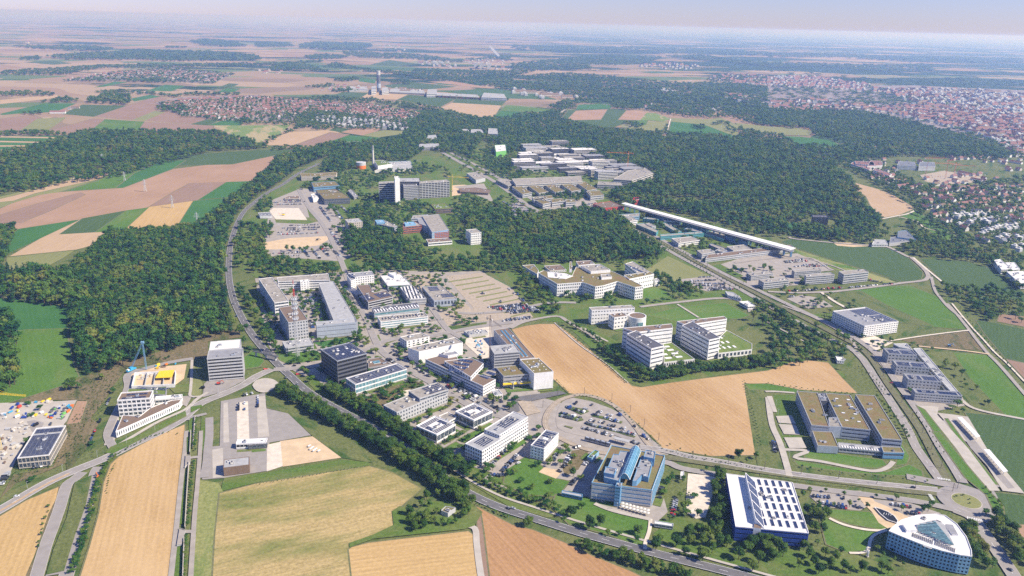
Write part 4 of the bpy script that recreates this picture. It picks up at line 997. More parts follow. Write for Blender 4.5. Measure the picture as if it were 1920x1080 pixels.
# --- east side
B('university_building', 'white four-storey block with a cluttered solar roof between meadow and boulevard', 'l', '722,166 985,140 730,26 484,60', '716,244', n=5, wall='white', roof='r_grey', frac=0.42, bay=4.2, pier=0.35, units=16, par=1.2,
  pv=[(0.45, 0.95, 0.55, 0.95, 7, 'u'), (0.6, 0.95, 0.1, 0.5, 6, 'u')])
for i, (p_s, bs) in enumerate((('896,374 1136,391 1060,346 868,333', '899,440'), ('958,463 1220,488 1166,441 940,426'.replace('940', '938'), '960,527'), ('1045,566 1310,591 1250,541 1020,526', '1046,632'), ('1101,666 1462,697 1422,660 1084,637', '1101,722'))):
    B('school_block', ['comb block of the school nearest the white plaza', 'second comb block of the school, counted from the white plaza', 'third comb block of the school with solar panels', 'longest comb block of the school with wide windows at the bus loop'][i],
      'l', p_s, bs, n=3, wall='lgrey', roof='r_grey', frac=0.42, bay=4.0 if i < 3 else 3.0, pier=0.5 if i < 3 else .25, units=3, par=1.0, group='grey comb blocks of the school', pv=[(0.08, 0.46, 0.15, 0.85, 4, 'u'), (0.52, 0.93, 0.15, 0.85, 4, 'u')])
B('school_spine', 'long low pale flat roof tying the comb blocks together', 'l', '1370,655 1425,660 1148,333 1090,335', h=6, n=1, style='glass', wall='white', roof='r_lgrey', raw=True)
B('school_canopy', 'pale flat canopy joining the white plaza and the first comb block', 'l', '985,325 1085,345 1040,298 940,300', h=5, n=1, style='glass', wall='white', roof='r_lgrey', raw=True)
for lb, s_ in (('white roofed bus shelter nearer the school', '1562,1000 1592,990 1455,848 1420,850'), ('white roofed bus shelter nearer the roundabout', '1765,1258 1800,1253 1660,1090 1618,1090')):
    q = [G(*a, GL + 4.6) for a in px('l', s_)]; c = sum(q, Vector((0, 0))) / 4; rt_ = empty('bus_shelter', (c.x, c.y, GL)); tag(rt_, lb + ' on the long bus platform', 'bus shelter', 'bus shelters on the loop')
    pl = [(p.x - c.x, p.y - c.y) for p in q]; pl = pl if ccw(pl) else pl[::-1]
    mb = MB(); mb.prism(pl, 4.2, 4.6, 'white', 'white', bottom=True); mb.build('roof', rt_)
    m0 = (q[0] + q[1]) / 2 - c; m1_ = (q[2] + q[3]) / 2 - c
    for k in range(8):
        p = m0.lerp(m1_, (k + .5) / 8); mb = MB(); mb.box((p.x, p.y, 0), 0.4, 0.4, 4.2, 'steel'); mb.build('post', rt_)
B('kiosk_building', 'small white flat hut at the edge of the ochre field by the boulevard', 'l', '520,425 572,428 560,395 505,390', h=3.5, n=1, style='grid', wall='white', roof='r_white', raw=True)
# --- white university blocks
B('lecture_building', 'white block beside the round hall with a stepped front', 'k', '598,52 912,30 902,8 582,28', '604,155', n=4, wall='white', roof='r_gravel', frac=0.3, bay=4, pier=0.4, units=2)
B('lecture_building', 'lower white block between the long block and the round hall', 'k', '768,102 862,92 825,60 728,80', '771,190', n=3, wall='white', roof='r_brown', frac=0.35, bay=4.5, pier=0.5)
hh = height_of((994, 596), (994, 612)) + 3; rcx = G(*px('k', '940,90')[0], GL + hh)
rot = empty('round_hall', (rcx.x, rcx.y, GL)); tag(rot, 'round white lecture hall with a brown disc roof and one tall window', 'building')
rr = (G(*px('k', '1006,90')[0], GL + hh) - rcx).length
cc = [(rr * math.cos(k * math.pi / 20), rr * math.sin(k * math.pi / 20)) for k in range(40)]
mb = MB(); mb.prism(cc, 0, hh, 'white', caps=False); mb.build('wall', rot); mb = MB(); mb.ring(cc, offset(cc, 1.2), hh, hh + .9, 'white'); mb.cap(offset(cc, 1.2), hh + .2, 'r_brown'); mb.build('roof', rot)
a_ = math.radians(-75); mb = MB(); mb.box((rr * math.cos(a_), rr * math.sin(a_), 1), 7, 1.2, hh * .6, 'glass_teal', a_ + math.pi / 2); mb.build('window', rot)
B('faculty_block', 'white angled faculty block with striped windows behind the hedge', 'k', '1045,338 1140,316 930,200 862,226', '1046,496', n=5, style='bands', wall='white', roof='r_dark', frac=0.33, units=8, raw=True, glass='glass',
  up=[('k', '1206,182 1196,150 832,182 930,215', -26.0, dict(n=5, style='bands', wall='white', roof='r_brown', frac=0.25, units=9, z0=0))])
B('faculty_block', 'white angled faculty block with striped windows nearer the car park', 'k', '1480,272 1560,254 1350,132 1275,162', '1480,420', n=5, style='bands', wall='white', roof='r_dark', frac=0.33, units=8, raw=True,
  up=[('k', '1612,114 1592,94 1236,132 1310,160', -24.0, dict(n=5, style='bands', wall='white', roof='r_brown', frac=0.25, units=9, z0=0))])
B('library_wing', 'low wing with a lawn roof and white skylights between the two faculty blocks', 'k', '1140,440 1370,415 1195,290 1135,300', h=7, n=1, wall='white', roof='r_green', raw=True, skyl=(2, 4, 0.1, 0.8, 0.1, 0.9, 0.6, 0.4, 'white'))
B('library_wing', 'low wing with a lawn roof and white skylights beside the outer faculty block', 'k', '1546,372 1800,343 1800,300 1610,198 1555,250', h=7, n=1, wall='white', roof='r_green', raw=True, frac=.6, bay=5, skyl=(4, 3, 0.1, 0.6, 0.1, 0.8, 0.45, 0.4, 'white'))
# --- big white clinic institute
B('clinic_building', 'rambling white institute with many wings and mossy roofs near the wood', 'g', '340,852 530,838 625,872 690,862 790,832 925,877 985,868 880,815 760,760 700,745 480,725 450,790 235,750 198,768', '345,942', raw=True, n=4, wall='white', roof='r_sedum', frac=0.5, bay=3.4, pier=0.4, units=8,
  up=[('g', '592,757 738,745 660,702 515,712', 4, dict(wall='white', roof='r_gravel')), ('g', '672,805 750,798 730,775 665,780', 3, dict(wall='white', roof='r_gravel')),
      ('g', '270,800 400,812 460,790 400,770 265,760', .3, dict(wall='white', roof='r_white', par=.2)), ('g', '430,740 450,740 448,685 434,685', 5, dict(wall='white'))])
B('clinic_wing', 'white outer wing of the rambling institute facing the meadow', 'g', '880,815 1065,777 1032,760 840,785', '1064,868', vert=1, raw=True, n=3, wall='white', roof='r_sedum', frac=0.35, bay=4, pier=0.5)
B('clinic_wing', 'slender white wing with a long glazed ridge above the rambling institute', 'g', '955,782 1045,768 905,683 850,700', h=16, raw=True, n=3, wall='white', roof='r_gravel', style='bands', frac=.3, pv=[(0.3, .5, .1, .9, 1, 'v')])
B('clinic_wing', 'small white pavilion wing at the wood end of the rambling institute', 'g', '190,778 200,750 165,705 78,712', '195,822', raw=True, n=3, wall='white', roof='r_sedum', style='bands', frac=.3)
B('clinic_wing', 'detached white box with brown flat roof behind the rambling institute', 'g', '282,757 402,742 362,706 250,716', '284,770', n=1, wall='white', roof='r_brown')
B('clinic_wing', 'low brown roofed box at the wood edge behind the rambling institute', 'g', '500,712 620,700 590,675 480,682', h=8, n=1, wall='white', roof='r_brown', raw=True)
B('entrance_pavilion', 'small white annex at the meadow end of the rambling institute', 'g', '1070,838 1110,830 1090,808 1068,812', '1072,868', n=2, wall='white', roof='r_lgrey', raw=True)
B('bicycle_shelter', 'long white shed beside the car park under the clinic meadow', 'g', '1620,935 1720,960 1660,915 1600,905', h=4, n=1, wall='white', roof='r_lgrey', raw=True)
B('greenhouse', 'white striped greenhouse roof among trees beside the lawns', 'g', '1770,1020 1825,1015 1770,978 1705,985', h=4, n=1, wall='white', roof='r_white', raw=True, style='glass')
# --- west campus row
B('office_building', 'white office with punched windows and a slim solar strip, beside the courtyard hall', 'f', '745,800 885,785 868,755 690,772', '752,868', n=4, wall='white', roof='r_grey', frac=0.5, bay=3.6, pier=0.5, units=3, raw=True, pv=[(0, .2, .1, .9, 3, 'u')],
  up=[('f', '712,830 748,815 715,775 682,785', -12, dict(n=4, style='bands', wall='white', roof='r_grey', z0=0, frac=.3))])
B('laboratory_hall', 'laboratory hall with a glowing white flat roof and grey-green walls', 'f', '988,867 1168,857 1085,778 932,790', '992,893', n=2, style='glass', wall='lgrey', roof='r_white', glass='glass_teal', raw=True, frac=.7, up=[('f', '1035,792 1058,790 1052,764 990,768', 3, dict(wall='white'))])
B('office_building', 'dark glass L-shaped office with four blocks of solar panels', 'f', '842,990 1026,950 975,900 882,916 850,856 755,860', '846,1042', n=3, style='bands', wall='lgrey', roof='r_brown', raw=True, frac=.6, glass='black',
  pv=[(0.04, 0.34, 0.1, 0.4, 5, 'v'), (0.5, .9, .1, .35, 5, 'v'), (0.02, .3, .5, .95, 5, 'v')])
B('laboratory_hall', 'laboratory hall with a zebra roof of dark and white sawtooth strips', 'f', '1152,967 1278,960 1170,862 1080,876', '1156,1008', n=2, style='bands', wall='lgrey', roof='r_white', raw=True, frac=.25, skyl=(6, 1, .06, .98, .03, .97, .45, .98, 'black'))
B('laboratory_hall', 'square grey metal hall with two dark solar fields and garage doors', 'f', '1335,977 1507,962 1392,866 1245,872', '1336,1025', n=1, style='grid', wall='metal', roof='r_gravel', bay=5, frac=.5, units=4, raw=True, pv=[(0.2, .6, .65, .95, 3, 'u'), (.5, .95, .15, .4, 3, 'u')])
B('glass_office', 'long teal glass office with zebra striped roof edge, rear of two', 'w', '702,587 787,577 782,567 697,577', '704,600', n=2, style='bands', wall='lgrey', glass='glass_teal', roof='r_dark', frac=.6, raw=True, skyl=(16, 1, .02, .98, .1, .6, .5, .9, 'white'))
B('glass_office', 'long white and teal glass office with solar strip, front of two', 'j', '935,136 1290,96 1262,62 910,96', '938,188', n=3, style='bands', wall='white', glass='glass_teal', roof='r_gravel', frac=.45, raw=True, skyl=(14, 1, .05, .95, .3, .7, .5, .9, 'black'))
B('office_building', 'small white office with teal window strips and a grey roof at the street corner', 'j', '1130,282 1302,246 1240,216 1080,250', '1134,335', n=3, wall='white', roof='r_gravel', frac=.6, bay=6, pier=.6, raw=True)
B('research_building', 'long white building with a plain side wall and crowded roof by the street bend', 'j', '1222,360 1552,292 1492,252 1140,330', '1226,450', n=3, style='plain', wall='white', roof='r_gravel', units=14, raw=True)
B('research_building', 'bent white building with a slatted front and stepped solar penthouse', 'j', '1704,620 1797,568 1560,500 1485,360 1270,415', '1706,690', n=3, style='bands', wall='white', roof='r_brown', frac=.35, raw=True, units=2,
  pv=[(0.3, .9, .08, .2, 3, 'v')], up=[('j', '1610,550 1706,448 1612,405 1412,430', 4.5, dict(wall='white', roof='r_brown', n=1, style='grid', bay=5, pv=[(0.1, .9, .3, .7, 4, 'v')])), ('j', '1440,390 1520,375 1490,355 1370,375', 3, dict(wall='white', roof='r_grey'))])
# --- building under construction
B('production_hall', 'brown roofed hall with a band of rooflights beside the ochre field', 'w', '976,674 1003,671 953,615 926,619', h=13, n=1, style='plain', wall='lgrey', roof='r_brown', raw=True, skyl=(2, 1, .3, .75, .05, .95, .5, .98, 'glass_sky'))
B('scaffolded_building', 'half-finished block wrapped in scaffolding beside the brown roofed hall', 'w', '926,665 972,659.5 966,645 919,650', '928,695', n=6, style='bands', wall='lgrey', roof='r_lgrey', frac=.6, units=12, glass='dgrey')
B('production_hall', 'flat hall with white skylights, white end wall and yellow trim at the ochre field', 'w', '1001.5,701 1038,697.5 1010,672 975,675', '1001.5,731', n=1, style='plain', wall='white', roof='r_sedum', raw=True, skyl=(3, 4, .1, .9, .1, .9, .25, .15, 'white'),
  up=[('w', '944,706 1001,701 985,683 930,690', -13, dict(n=3, style='bands', wall='grey', roof='r_sedum', frac=.3, z0=0, units=4)), ('w', '943,721 1002,716.5 1001,714.5 943,718.5', -6, dict(wall='yellow', z0=5, roof='yellow', par=0))])
B('plant_building', 'low white plant building with pipes near the scaffolded block', 'j', '1870,570 1930,600 1960,560 1850,505', h=6, n=1, wall='lgrey', roof='r_lgrey', raw=True, units=4)
B('gas_plant', 'white tanks and pipe racks on the pale yard behind the scaffolded block', 'j', '1600,235 1740,215 1720,195 1560,205', h=3, n=0, style='plain', wall='lgrey', roof='r_lgrey', raw=True, units=14)
B('substation_building', 'small white block beside the dark asphalt ramp', 'j', '1790,690 1850,680 1820,640 1770,650', h=5, n=1, wall='white', roof='r_lgrey', raw=True)
# --- long white-roofed university west
rtw = empty('university_spine', (G(1330, 430).x, G(1330, 430).y, GL)); tag(rtw, 'very long narrow building with a bright white gangway roof above the tram street', 'building')
cw = Vector((rtw.location.x, rtw.location.y))
for (s_, z0, z1, wl, rf) in (('820,245 2085,592 2130,580 850,238', 15.0, 15.5, 'white', 'white'), ('838,260 2080,604 2112,596 858,253', 12.5, 14.6, 'dgrey', 'r_grey')):
    q = [G(*a, GL + z1) - cw for a in px('g', s_)]; q = [tuple(p) for p in q]; q = q if ccw(q) else q[::-1]
    mb = MB(); mb.prism(q, z0, z1, wl, rf, bottom=True); mb.build('gangway', rtw)
A_, B_ = [G(*a, GL + 9) - cw for a in px('g', '850,262 2095,608')]
for k in range(30):
    p = A_.lerp(B_, k / 29); mb = MB(); mb.box((p.x, p.y, 0), 3, 3, 9.2, 'steelblue'); mb.build('pylon', rtw)
TQ = [('low lab block with bright turquoise end wall beside the tram street', '1082,466 1098,452 990,394 930,402', '1085,490', 2, 'teal'), ('long thin turquoise lab wing in the garden court', '1240,466 1272,456 1152,391 1120,396', '1243,485', 2, 'teal'),
      ('turquoise cross wing with a grey roof facing the tram street', '1115,494 1440,470 1422,457 1112,480', '1118,520', 2, 'teal'), ('white flat building with brown roof inside the turquoise court', '1250,546 1412,522 1345,495 1197,510', '1252,576', 2, 'white'),
      ('turquoise lab block below the white gangway roof', '1590,518 1600,480 1510,450 1440,472', '1592,535', 2, 'teal'), ('grey cube at the entrance of the long low wing', '1425,628 1522,608 1490,588 1388,600', '1428,668', 3, 'lgrey'),
      ('blue sloping strip building behind the long low wing', '1600,608 1665,604 1500,548 1476,556', '1602,625', 1, 'blue'), ('lab block with ramps at the wood end of the gangway', '800,352 955,345 960,320 800,330', None, 2, 'skyblue'),
      ('brown roofed box on the corner of the tram street', '885,382 942,372 880,333 825,340', '888,412', 2, 'white'), ('thin grey wing hugging the gangway near the red tower', '1180,378 1212,368 1042,308 1008,312', None, 2, 'steelblue'),
      ('second thin wing hugging the gangway', '1440,444 1475,432 1312,384 1278,390', None, 2, 'teal'), ('roof terrace building with white plant rooms near the long low wing', '1660,600 1800,590 1740,556 1610,570', None, 2, 'offwhite'),
      ('small flat pavilion in the planted court', '1140,376 1260,384 1250,366 1130,362', None, 1, 'lgrey'), ('low glazed wing between gangway and court', '1760,540 1780,520 1620,475 1600,490', None, 2, 'steelblue')]
for lb, s_, bs, n_, wl in TQ:
    B('laboratory_block', lb, 'g', s_, bs, h=None if bs else 8, n=n_, style='bands', wall=wl, roof='r_gravel', frac=.4, raw=True, units=2, glass='glass')
B('laboratory_wing', 'long low wing with a striped white front closing the gangway court', 'g', '1452,660 2118,580 2090,558 1470,630', '1454,690', n=2, style='bands', wall='lgrey', roof='r_brown', raw=True, frac=.35, units=6)
B('workshop_building', 'brick red flat workshop with brown roof next to the wood', 'g', '692,282 840,270 740,230 608,250', '694,306', n=1, style='grid', wall='redwall', roof='r_brown', raw=True, bay=6, frac=.4, pier=.6, units=6)
B('red_tower', 'slim red tower at the end of the white gangway roof', 'g', '920,230 965,225 950,198 905,205', '924,258', n=3, style='grid', wall='redwall', roof='redwall', raw=True, frac=.3, par=.3)
for lb, s_, bs in (('nearer the tram street', '200,762 400,747 380,730 180,745', '202,806'), ('at the lane, lower of the pair', '288,797 500,782 470,765 275,780', '291,856'), ('darkest, nearest the cornfield', '570,782 755,762 720,740 530,757', '575,850')):
    B('office_building', 'grey banded three-storey office slab ' + lb, 'h', s_, bs, n=4, style='bands', wall='lgrey', roof='r_gravel', frac=.5, raw=True, units=1)
B('office_building', 'grey slab office behind the row of street trees', 'g', '1795,792 1960,772 1930,755 1760,768', '1797,826', n=3, style='bands', wall='lgrey', roof='r_gravel', frac=.5, raw=True)
B('office_building', 'grey slab office facing the tram street, end of the row', 'g', '1890,842 2078,822 2050,800 1850,818', '1892,890', n=3, style='bands', wall='lgrey', roof='r_gravel', frac=.5, raw=True)
# --- hospital
B('hospital_block', 'tall dark banded hospital slab, lower western part', 'f', '920,97 1040,93 1040,80 922,85', '925,238', raw=True, n=9, style='bands', wall='lgrey', roof='r_gravel', frac=.68, glass='black')
B('hospital_block', 'tall banded hospital slab with white window rows, long eastern part', 'f', '1225,96 1452,84 1432,69 1220,82', '1228,210', raw=True, n=9, style='grid', wall='lgrey', roof='r_gravel', frac=.66, bay=7, pier=.12, glass='black',
  up=[('f', '1075,84 1232,84 1225,55 1068,57', 1.5, dict(wall='dgrey', roof='r_lgrey', z0=0, style='bands', n=9)), ('f', '1105,122 1222,115 1218,96 1100,100', -30, dict(n=8, style='bands', wall='dgrey', roof='r_grey', z0=0, glass='lgrey', frac=.4))])
B('stair_tower', 'white lift tower standing proud of the dark hospital', 'f', '1042,62 1078,60 1070,44 1036,46', '1046,258', raw=True, n=0, style='plain', wall='white', roof='white')
B('clinic_building', 'grey-blue block with a mossy flat roof at the top of the car parks', 'f', '432,126 628,112 592,80 415,90', '440,158', n=2, style='bands', wall='steelblue', roof='r_sedum', raw=True, frac=.4)
B('clinic_building', 'dark flat building with mossy roof squares beside the car parks', 'f', '512,215 705,206 640,160 455,152', '516,255', n=2, style='bands', wall='dgrey', roof='r_sedum', raw=True, units=6, frac=.4, up=[('f', '465,172 640,163 600,140 450,146', .5, dict(wall='dgrey', roof='r_sedum', z0=0))])
B('store_building', 'small white box between the dark clinic building and the car park', 'f', '430,215 470,205 445,170 412,178', h=7, n=1, style='plain', wall='white', roof='r_white', raw=True)
B('barrack_building', 'low grey shed with skylights beside the dark clinic building', 'f', '735,200 765,190 715,140 690,150', h=5, n=1, wall='grey', roof='r_grey', raw=True)
B('apartment_building', 'cream stepped apartment block at the wood edge above the car parks', 'f', '340,45 600,38 608,12 450,20 330,20', h=10, n=3, style='bands', wall='beige', roof='r_sedum', raw=True, frac=.4)
B('office_building', 'cream cube with roof plant in the middle of the campus trees', 'f', '690,392 800,385 772,358 668,367', '694,455', n=4, wall='beige', roof='r_lgrey', raw=True, units=5, bay=4, frac=.4, pier=.5)
B('surgery_building', 'terraced hospital block in blue glass and red brick with stepped floors', 'f', '1320,462 1445,442 1372,328 1245,340', '1330,520', n=5, style='bands', wall='metal', roof='r_gravel', raw=True, frac=.5, glass='steelblue', units=2,
  up=[('f', '1225,400 1290,420 1280,350 1210,360', -13, dict(n=4, style='bands', wall='metal', roof='r_grey', z0=0)), ('f', '1330,470 1448,458 1440,440 1325,452', -12, dict(n=4, style='grid', wall='brick', roof='skyblue', z0=0, bay=4))])
B('surgery_annex', 'low white annex with an ambulance yard below the terraced block', 'f', '1292,542 1472,528 1440,506 1276,516', h=6, n=1, style='bands', wall='white', roof='r_brown', raw=True, frac=.4)
B('clinic_building', 'brick red clinic with blue attic beside the terraced hospital block', 'f', '1102,425 1242,412 1200,385 1105,392', '1106,474', n=3, style='bands', wall='brick', roof='r_gravel', raw=True, up=[('f', '1120,408 1200,400 1185,385 1112,388', 3, dict(wall='skyblue', roof='skyblue'))])
B('clinic_building', 'grey stepped clinic with blue boxes seen among the trees', 'f', '900,398 1038,428 1060,415 960,372 890,372', h=11, n=3, style='bands', wall='metal', roof='r_gravel', raw=True, frac=.5, up=[('f', '905,392 970,390 955,370 892,372', 3, dict(wall='skyblue', roof='skyblue'))])
B('clinic_building', 'grey flat clinic tucked behind the terraced hospital block', 'f', '1165,362 1245,355 1290,330 1178,338', h=12, n=3, style='bands', wall='metal', roof='r_gravel', raw=True)
B('research_building', 'white cube with large dark windows at the edge of the middle wood', 'f', '1612,472 1690,465 1652,438 1573,445', '1615,558', n=5, wall='white', roof='r_gravel', raw=True, bay=4.2, frac=.5, pier=.45, units=3)
B('library_building', 'brown flat building with a grass roof by the hospital gardens', 'f', '1342,290 1478,284 1420,248 1312,256', '1346,322', n=2, style='bands', wall='brownwall', roof='r_green', raw=True)
B('garden_shed', 'blue-grey roofed house beside the landing pad', 'f', '30,340 120,340 100,312 15,318', h=5, n=1, style='plain', wall='white', roof='r_slate', raw=True)
B('gate_house', 'long low beige building above the parked cars near the landing pad', 'f', '215,212 325,208 320,188 225,192', h=4, n=1, style='bands', wall='beige', roof='r_brown', raw=True)
B('hall_building', 'grey hall with white sides beside the boulevard near the yellow crane', 'f', '1650,72 1720,55 1650,12 1580,20', '1652,98', n=1, style='plain', wall='lgrey', roof='r_gravel', raw=True)
B('market_building', 'flat retail building at the boulevard car park', 'f', '1890,115 1960,90 1880,60 1800,70', h=7, n=1, style='bands', wall='grey', roof='r_gravel', raw=True)
B('pit_building', 'low round-ended brown pavilion by the excavation', 'f', '1530,158 1740,170 1760,145 1640,128 1520,135', h=4, n=1, style='bands', wall='brownwall', roof='r_brown', raw=True)
# --- plant with chimney
B('heating_plant', 'white heating plant hall at the foot of the chimney', 'b', '915,1006 1018,990 960,962 886,966', h=14, n=1, style='plain', wall='white', roof='r_green', raw=True)
B('heating_plant', 'flat bunker building with white roof pipes beside the chimney', 'b', '890,1040 1180,1025 1160,990 1010,1000', h=6, n=1, style='plain', wall='offwhite', roof='r_lgrey', raw=True, units=12)
B('container_yard', 'rows of blue and grey containers behind the chimney plant', 'b', '1010,1000 1170,990 1160,968 960,975', h=4, n=0, style='plain', wall='steelblue', roof='r_lgrey', raw=True, units=12)
tc = G(*px('b', '790,1026')[0]); th = 17; tr_ = abs(G(*px('b', '826,1026')[0]).x - tc.x)
cc = [(tr_ * math.cos(k * math.pi / 16), tr_ * math.sin(k * math.pi / 16)) for k in range(32)]
o_ = empty('storage_tank', (tc.x, tc.y, GL)); tag(o_, 'fat round storage tank, orange below and grey above, by the chimney', 'tank')
mb = MB(); mb.prism(cc, 0, 9, 'orange', caps=False); mb.build('lower_shell', o_); mb = MB(); mb.prism(cc, 9, th, 'lgrey', 'lgrey'); mb.ring(offset(cc, -.3), offset(cc, .1), th - .6, th + .2, 'white'); mb.build('upper_shell', o_)
def taper(name, label, cat, u, vb, vt, r0_, r1_, mats, sides=12):
    b = G(u, vb, GL); h_ = height_of((u, vt), (u, vb)); mb = MB(); n_ = len(mats)
    for k, mt in enumerate(mats):
        ra = r0_ + (r1_ - r0_) * k / n_; rb = r0_ + (r1_ - r0_) * (k + 1) / n_
        A = [(ra * math.cos(i * 2 * math.pi / sides), ra * math.sin(i * 2 * math.pi / sides), h_ * k / n_) for i in range(sides)]
        C = [(rb * math.cos(i * 2 * math.pi / sides), rb * math.sin(i * 2 * math.pi / sides), h_ * (k + 1) / n_) for i in range(sides)]
        mb.add(A + C, [(i, (i + 1) % sides, sides + (i + 1) % sides, sides + i) for i in range(sides)] + [tuple(range(sides, 2 * sides))], mt)
    o = mb.build(name, None, (b.x, b.y, GL)); tag(o, label, cat); return o, h_
taper('chimney', 'tall slim concrete chimney of the heating plant', 'chimney', *(lambda q: (q[0][0], q[0][1]))(px('b', '880,1000')), px('b', '876,850')[0][1], 3.2, 2.1, ['offwhite', 'offwhite', 'offwhite', 'grey'])
o_, h_ = taper('test_tower', 'dark slender tower standing alone above the far factory roofs', 'tower', *(lambda q: (q[0][0], q[0][1]))(px('b', '922,450')), px('b', '922,290')[0][1], 11, 10.5, ['dgrey', 'metal', 'dgrey', 'dgrey', 'lgrey'], 16)
B('green_building', 'bright lime green office at the wood edge', 'b', '1800,900 1878,890 1870,845 1790,850', h=18, n=4, style='bands', wall='limegreen', roof='r_white', raw=True, glass='limegreen')
for lb, s_, h_, wl in (('white factory block with a tall box', '1280,465 1360,465 1355,430 1290,430', 16, 'white'), ('white cube at the foot of the dark tower', '945,448 995,445 990,415 945,417', 16, 'offwhite'), ('pale cube left of the dark tower', '865,445 900,442 900,405 868,407', 18, 'offwhite'),
                      ('long low orange and white factory', '1340,475 1680,492 1660,470 1360,455', 9, 'orange'), ('white office slab at the end of the factory row', '1690,490 1880,497 1860,465 1710,455', 14, 'white'), ('low pale shed in the factory row', '1000,450 1270,462 1260,435 1010,425', 7, 'offwhite'),
                      ('glasshouse with slanting pale roofs beyond the village', '700,440 840,436 830,408 720,412', 8, 'offwhite'), ('white flat institute in the upper wood', '1610,755 1710,757 1690,730 1615,730', 9, 'white'),
                      ('white cube institute in the upper wood', '1740,762 1815,766 1810,725 1745,722', 14, 'white'), ('low white building in the upper wood', '1545,750 1600,750 1595,728 1550,728', 8, 'white'), ('grey ward house among trees above the hospital', '1280,805 1360,802 1350,772 1290,775', 10, 'lgrey'),
                      ('dark flat villa block among trees above the hospital', '1220,868 1380,862 1370,835 1225,840', 9, 'grey'), ('pale square court building at the field edge', '680,842 820,838 760,818 660,828', 4, 'offwhite')):
    B('far_building', lb, 'b', s_, h=h_, n=2, style='bands', wall=wl, roof='r_lgrey', raw=True, par=.3)
for k, (x, y0, y1) in enumerate(((1650, 273, 232), (1692, 275, 234), (1748, 278, 238))):
    B('tower_block', ['first', 'middle', 'last'][k] + ' of three grey tower blocks on the distant ridge', 'b', f'{x-14},{y0-41} {x+14},{y0-41} {x+12},{y0-45} {x-12},{y0-45}', h=45, n=5, style='bands', wall='lgrey', roof='r_lgrey', raw=True, group='three distant tower blocks')
# --- upper campus: fingers and terraces
B('university_building', 'very long white banded university building with dark windows above the fingers', 'g', '30,108 530,85 520,42 0,62', h=13, n=3, style='bands', wall='offwhite', roof='r_gravel', raw=True, frac=.5, units=8)
for i in range(5):
    dx = i * 122; y = -i * 7
    B('university_finger', ['outermost', 'second', 'middle', 'fourth', 'last'][i] + ' flat finger wing below the very long white building', 'g', f'{80+dx},{178+y} {150+dx},{165+y} {62+dx},{112+y} {0+dx},{122+y}', h=9, n=2, style='bands', wall='lgrey', roof='r_sedum', raw=True, frac=.45, group='five finger wings')
for lb, s_ in (('banded block near the boulevard with a green roof', '165,225 310,205 300,185 150,200'), ('low mossy block at the boulevard side of the fingers', '232,252 290,240 230,205 160,215'), ('mossy block behind the low banded blocks', '300,240 400,228 380,208 290,215'), ('rounded workshop beside the wood edge', '590,192 690,182 660,150 556,155'), ('white pavilion at the car park entrance', '405,240 480,235 470,212 400,218')):
    B('university_building', lb, 'g', s_, h=10, n=2, style='bands', wall='lgrey', roof='r_sedum', raw=True, frac=.45)
rU = random.Random(11)
cnt = 0
TER = [G(*a) for a in px('w', '952,290 1000,278 1040,274 1085,288 1130,302 1170,318 1222,326 1180,342 1130,336 1060,330 1000,322 960,318')]
x0, x1 = min(p.x for p in TER), max(p.x for p in TER); y0, y1 = min(p.y for p in TER), max(p.y for p in TER)
dA = math.radians(20); y = y0
WORDS = ['white', 'pale', 'banded', 'dark windowed', 'grey', 'stepped']; 
while y < y1:
    x = x0
    while x < x1:
        L_, D_ = rU.uniform(38, 75), rU.uniform(20, 34)
        if inpoly(x, y, [(p.x, p.y) for p in TER]):
            hh_ = rU.choice((9, 12, 12, 16, 20)); wl_, rf_ = rU.choice(('white', 'offwhite', 'lgrey', 'grey', 'dgrey')), rU.choice(('r_gravel', 'r_white', 'r_grey')); ad_ = {'white': 'white', 'offwhite': 'cream', 'lgrey': 'pale grey', 'grey': 'grey', 'dgrey': 'dark grey'}[wl_] + {9: ' low', 12: ' mid-height', 16: ' tall', 20: ' very tall'}[hh_]; root = empty('terraced_building', (x, y, GL))
            tag(root, f'{ad_} terrace block with a {dict(r_gravel="gravel", r_white="white", r_grey="grey")[rf_]} roof, packed into the upper campus', 'building', f'{ad_} terraced blocks of the upper campus, {rf_[2:]} roofs')
            P = [Vector((x + (a * math.cos(dA) - b * math.sin(dA)), y + (a * math.sin(dA) + b * math.cos(dA)))) for a, b in ((-L_ / 2, -D_ / 2), (L_ / 2, -D_ / 2), (L_ / 2, D_ / 2), (-L_ / 2, D_ / 2))]
            volume(root, Vector((x, y)), P, 0, hh_, max(2, round(hh_ / 4)), 'bands', wl_, 'black', rf_, units=rU.randint(1, 4), frac=.62)
            FOOT.append([(p.x, p.y) for p in P]); cnt += 1
        x += L_ + rU.uniform(3, 18)
    y += rU.uniform(36, 46)
B('university_building', 'white banded building with one red wall at the wood edge, end of upper campus', 'g', '760,65 900,75 1060,20 1000,-20 870,0', h=14, n=3, style='bands', wall='offwhite', roof='r_gravel', raw=True, glass='black')
B('university_building', 'pale flat building in front of the red walled one', 'g', '640,105 830,112 820,90 650,80', h=9, n=2, style='bands', wall='lgrey', roof='r_gravel', raw=True)
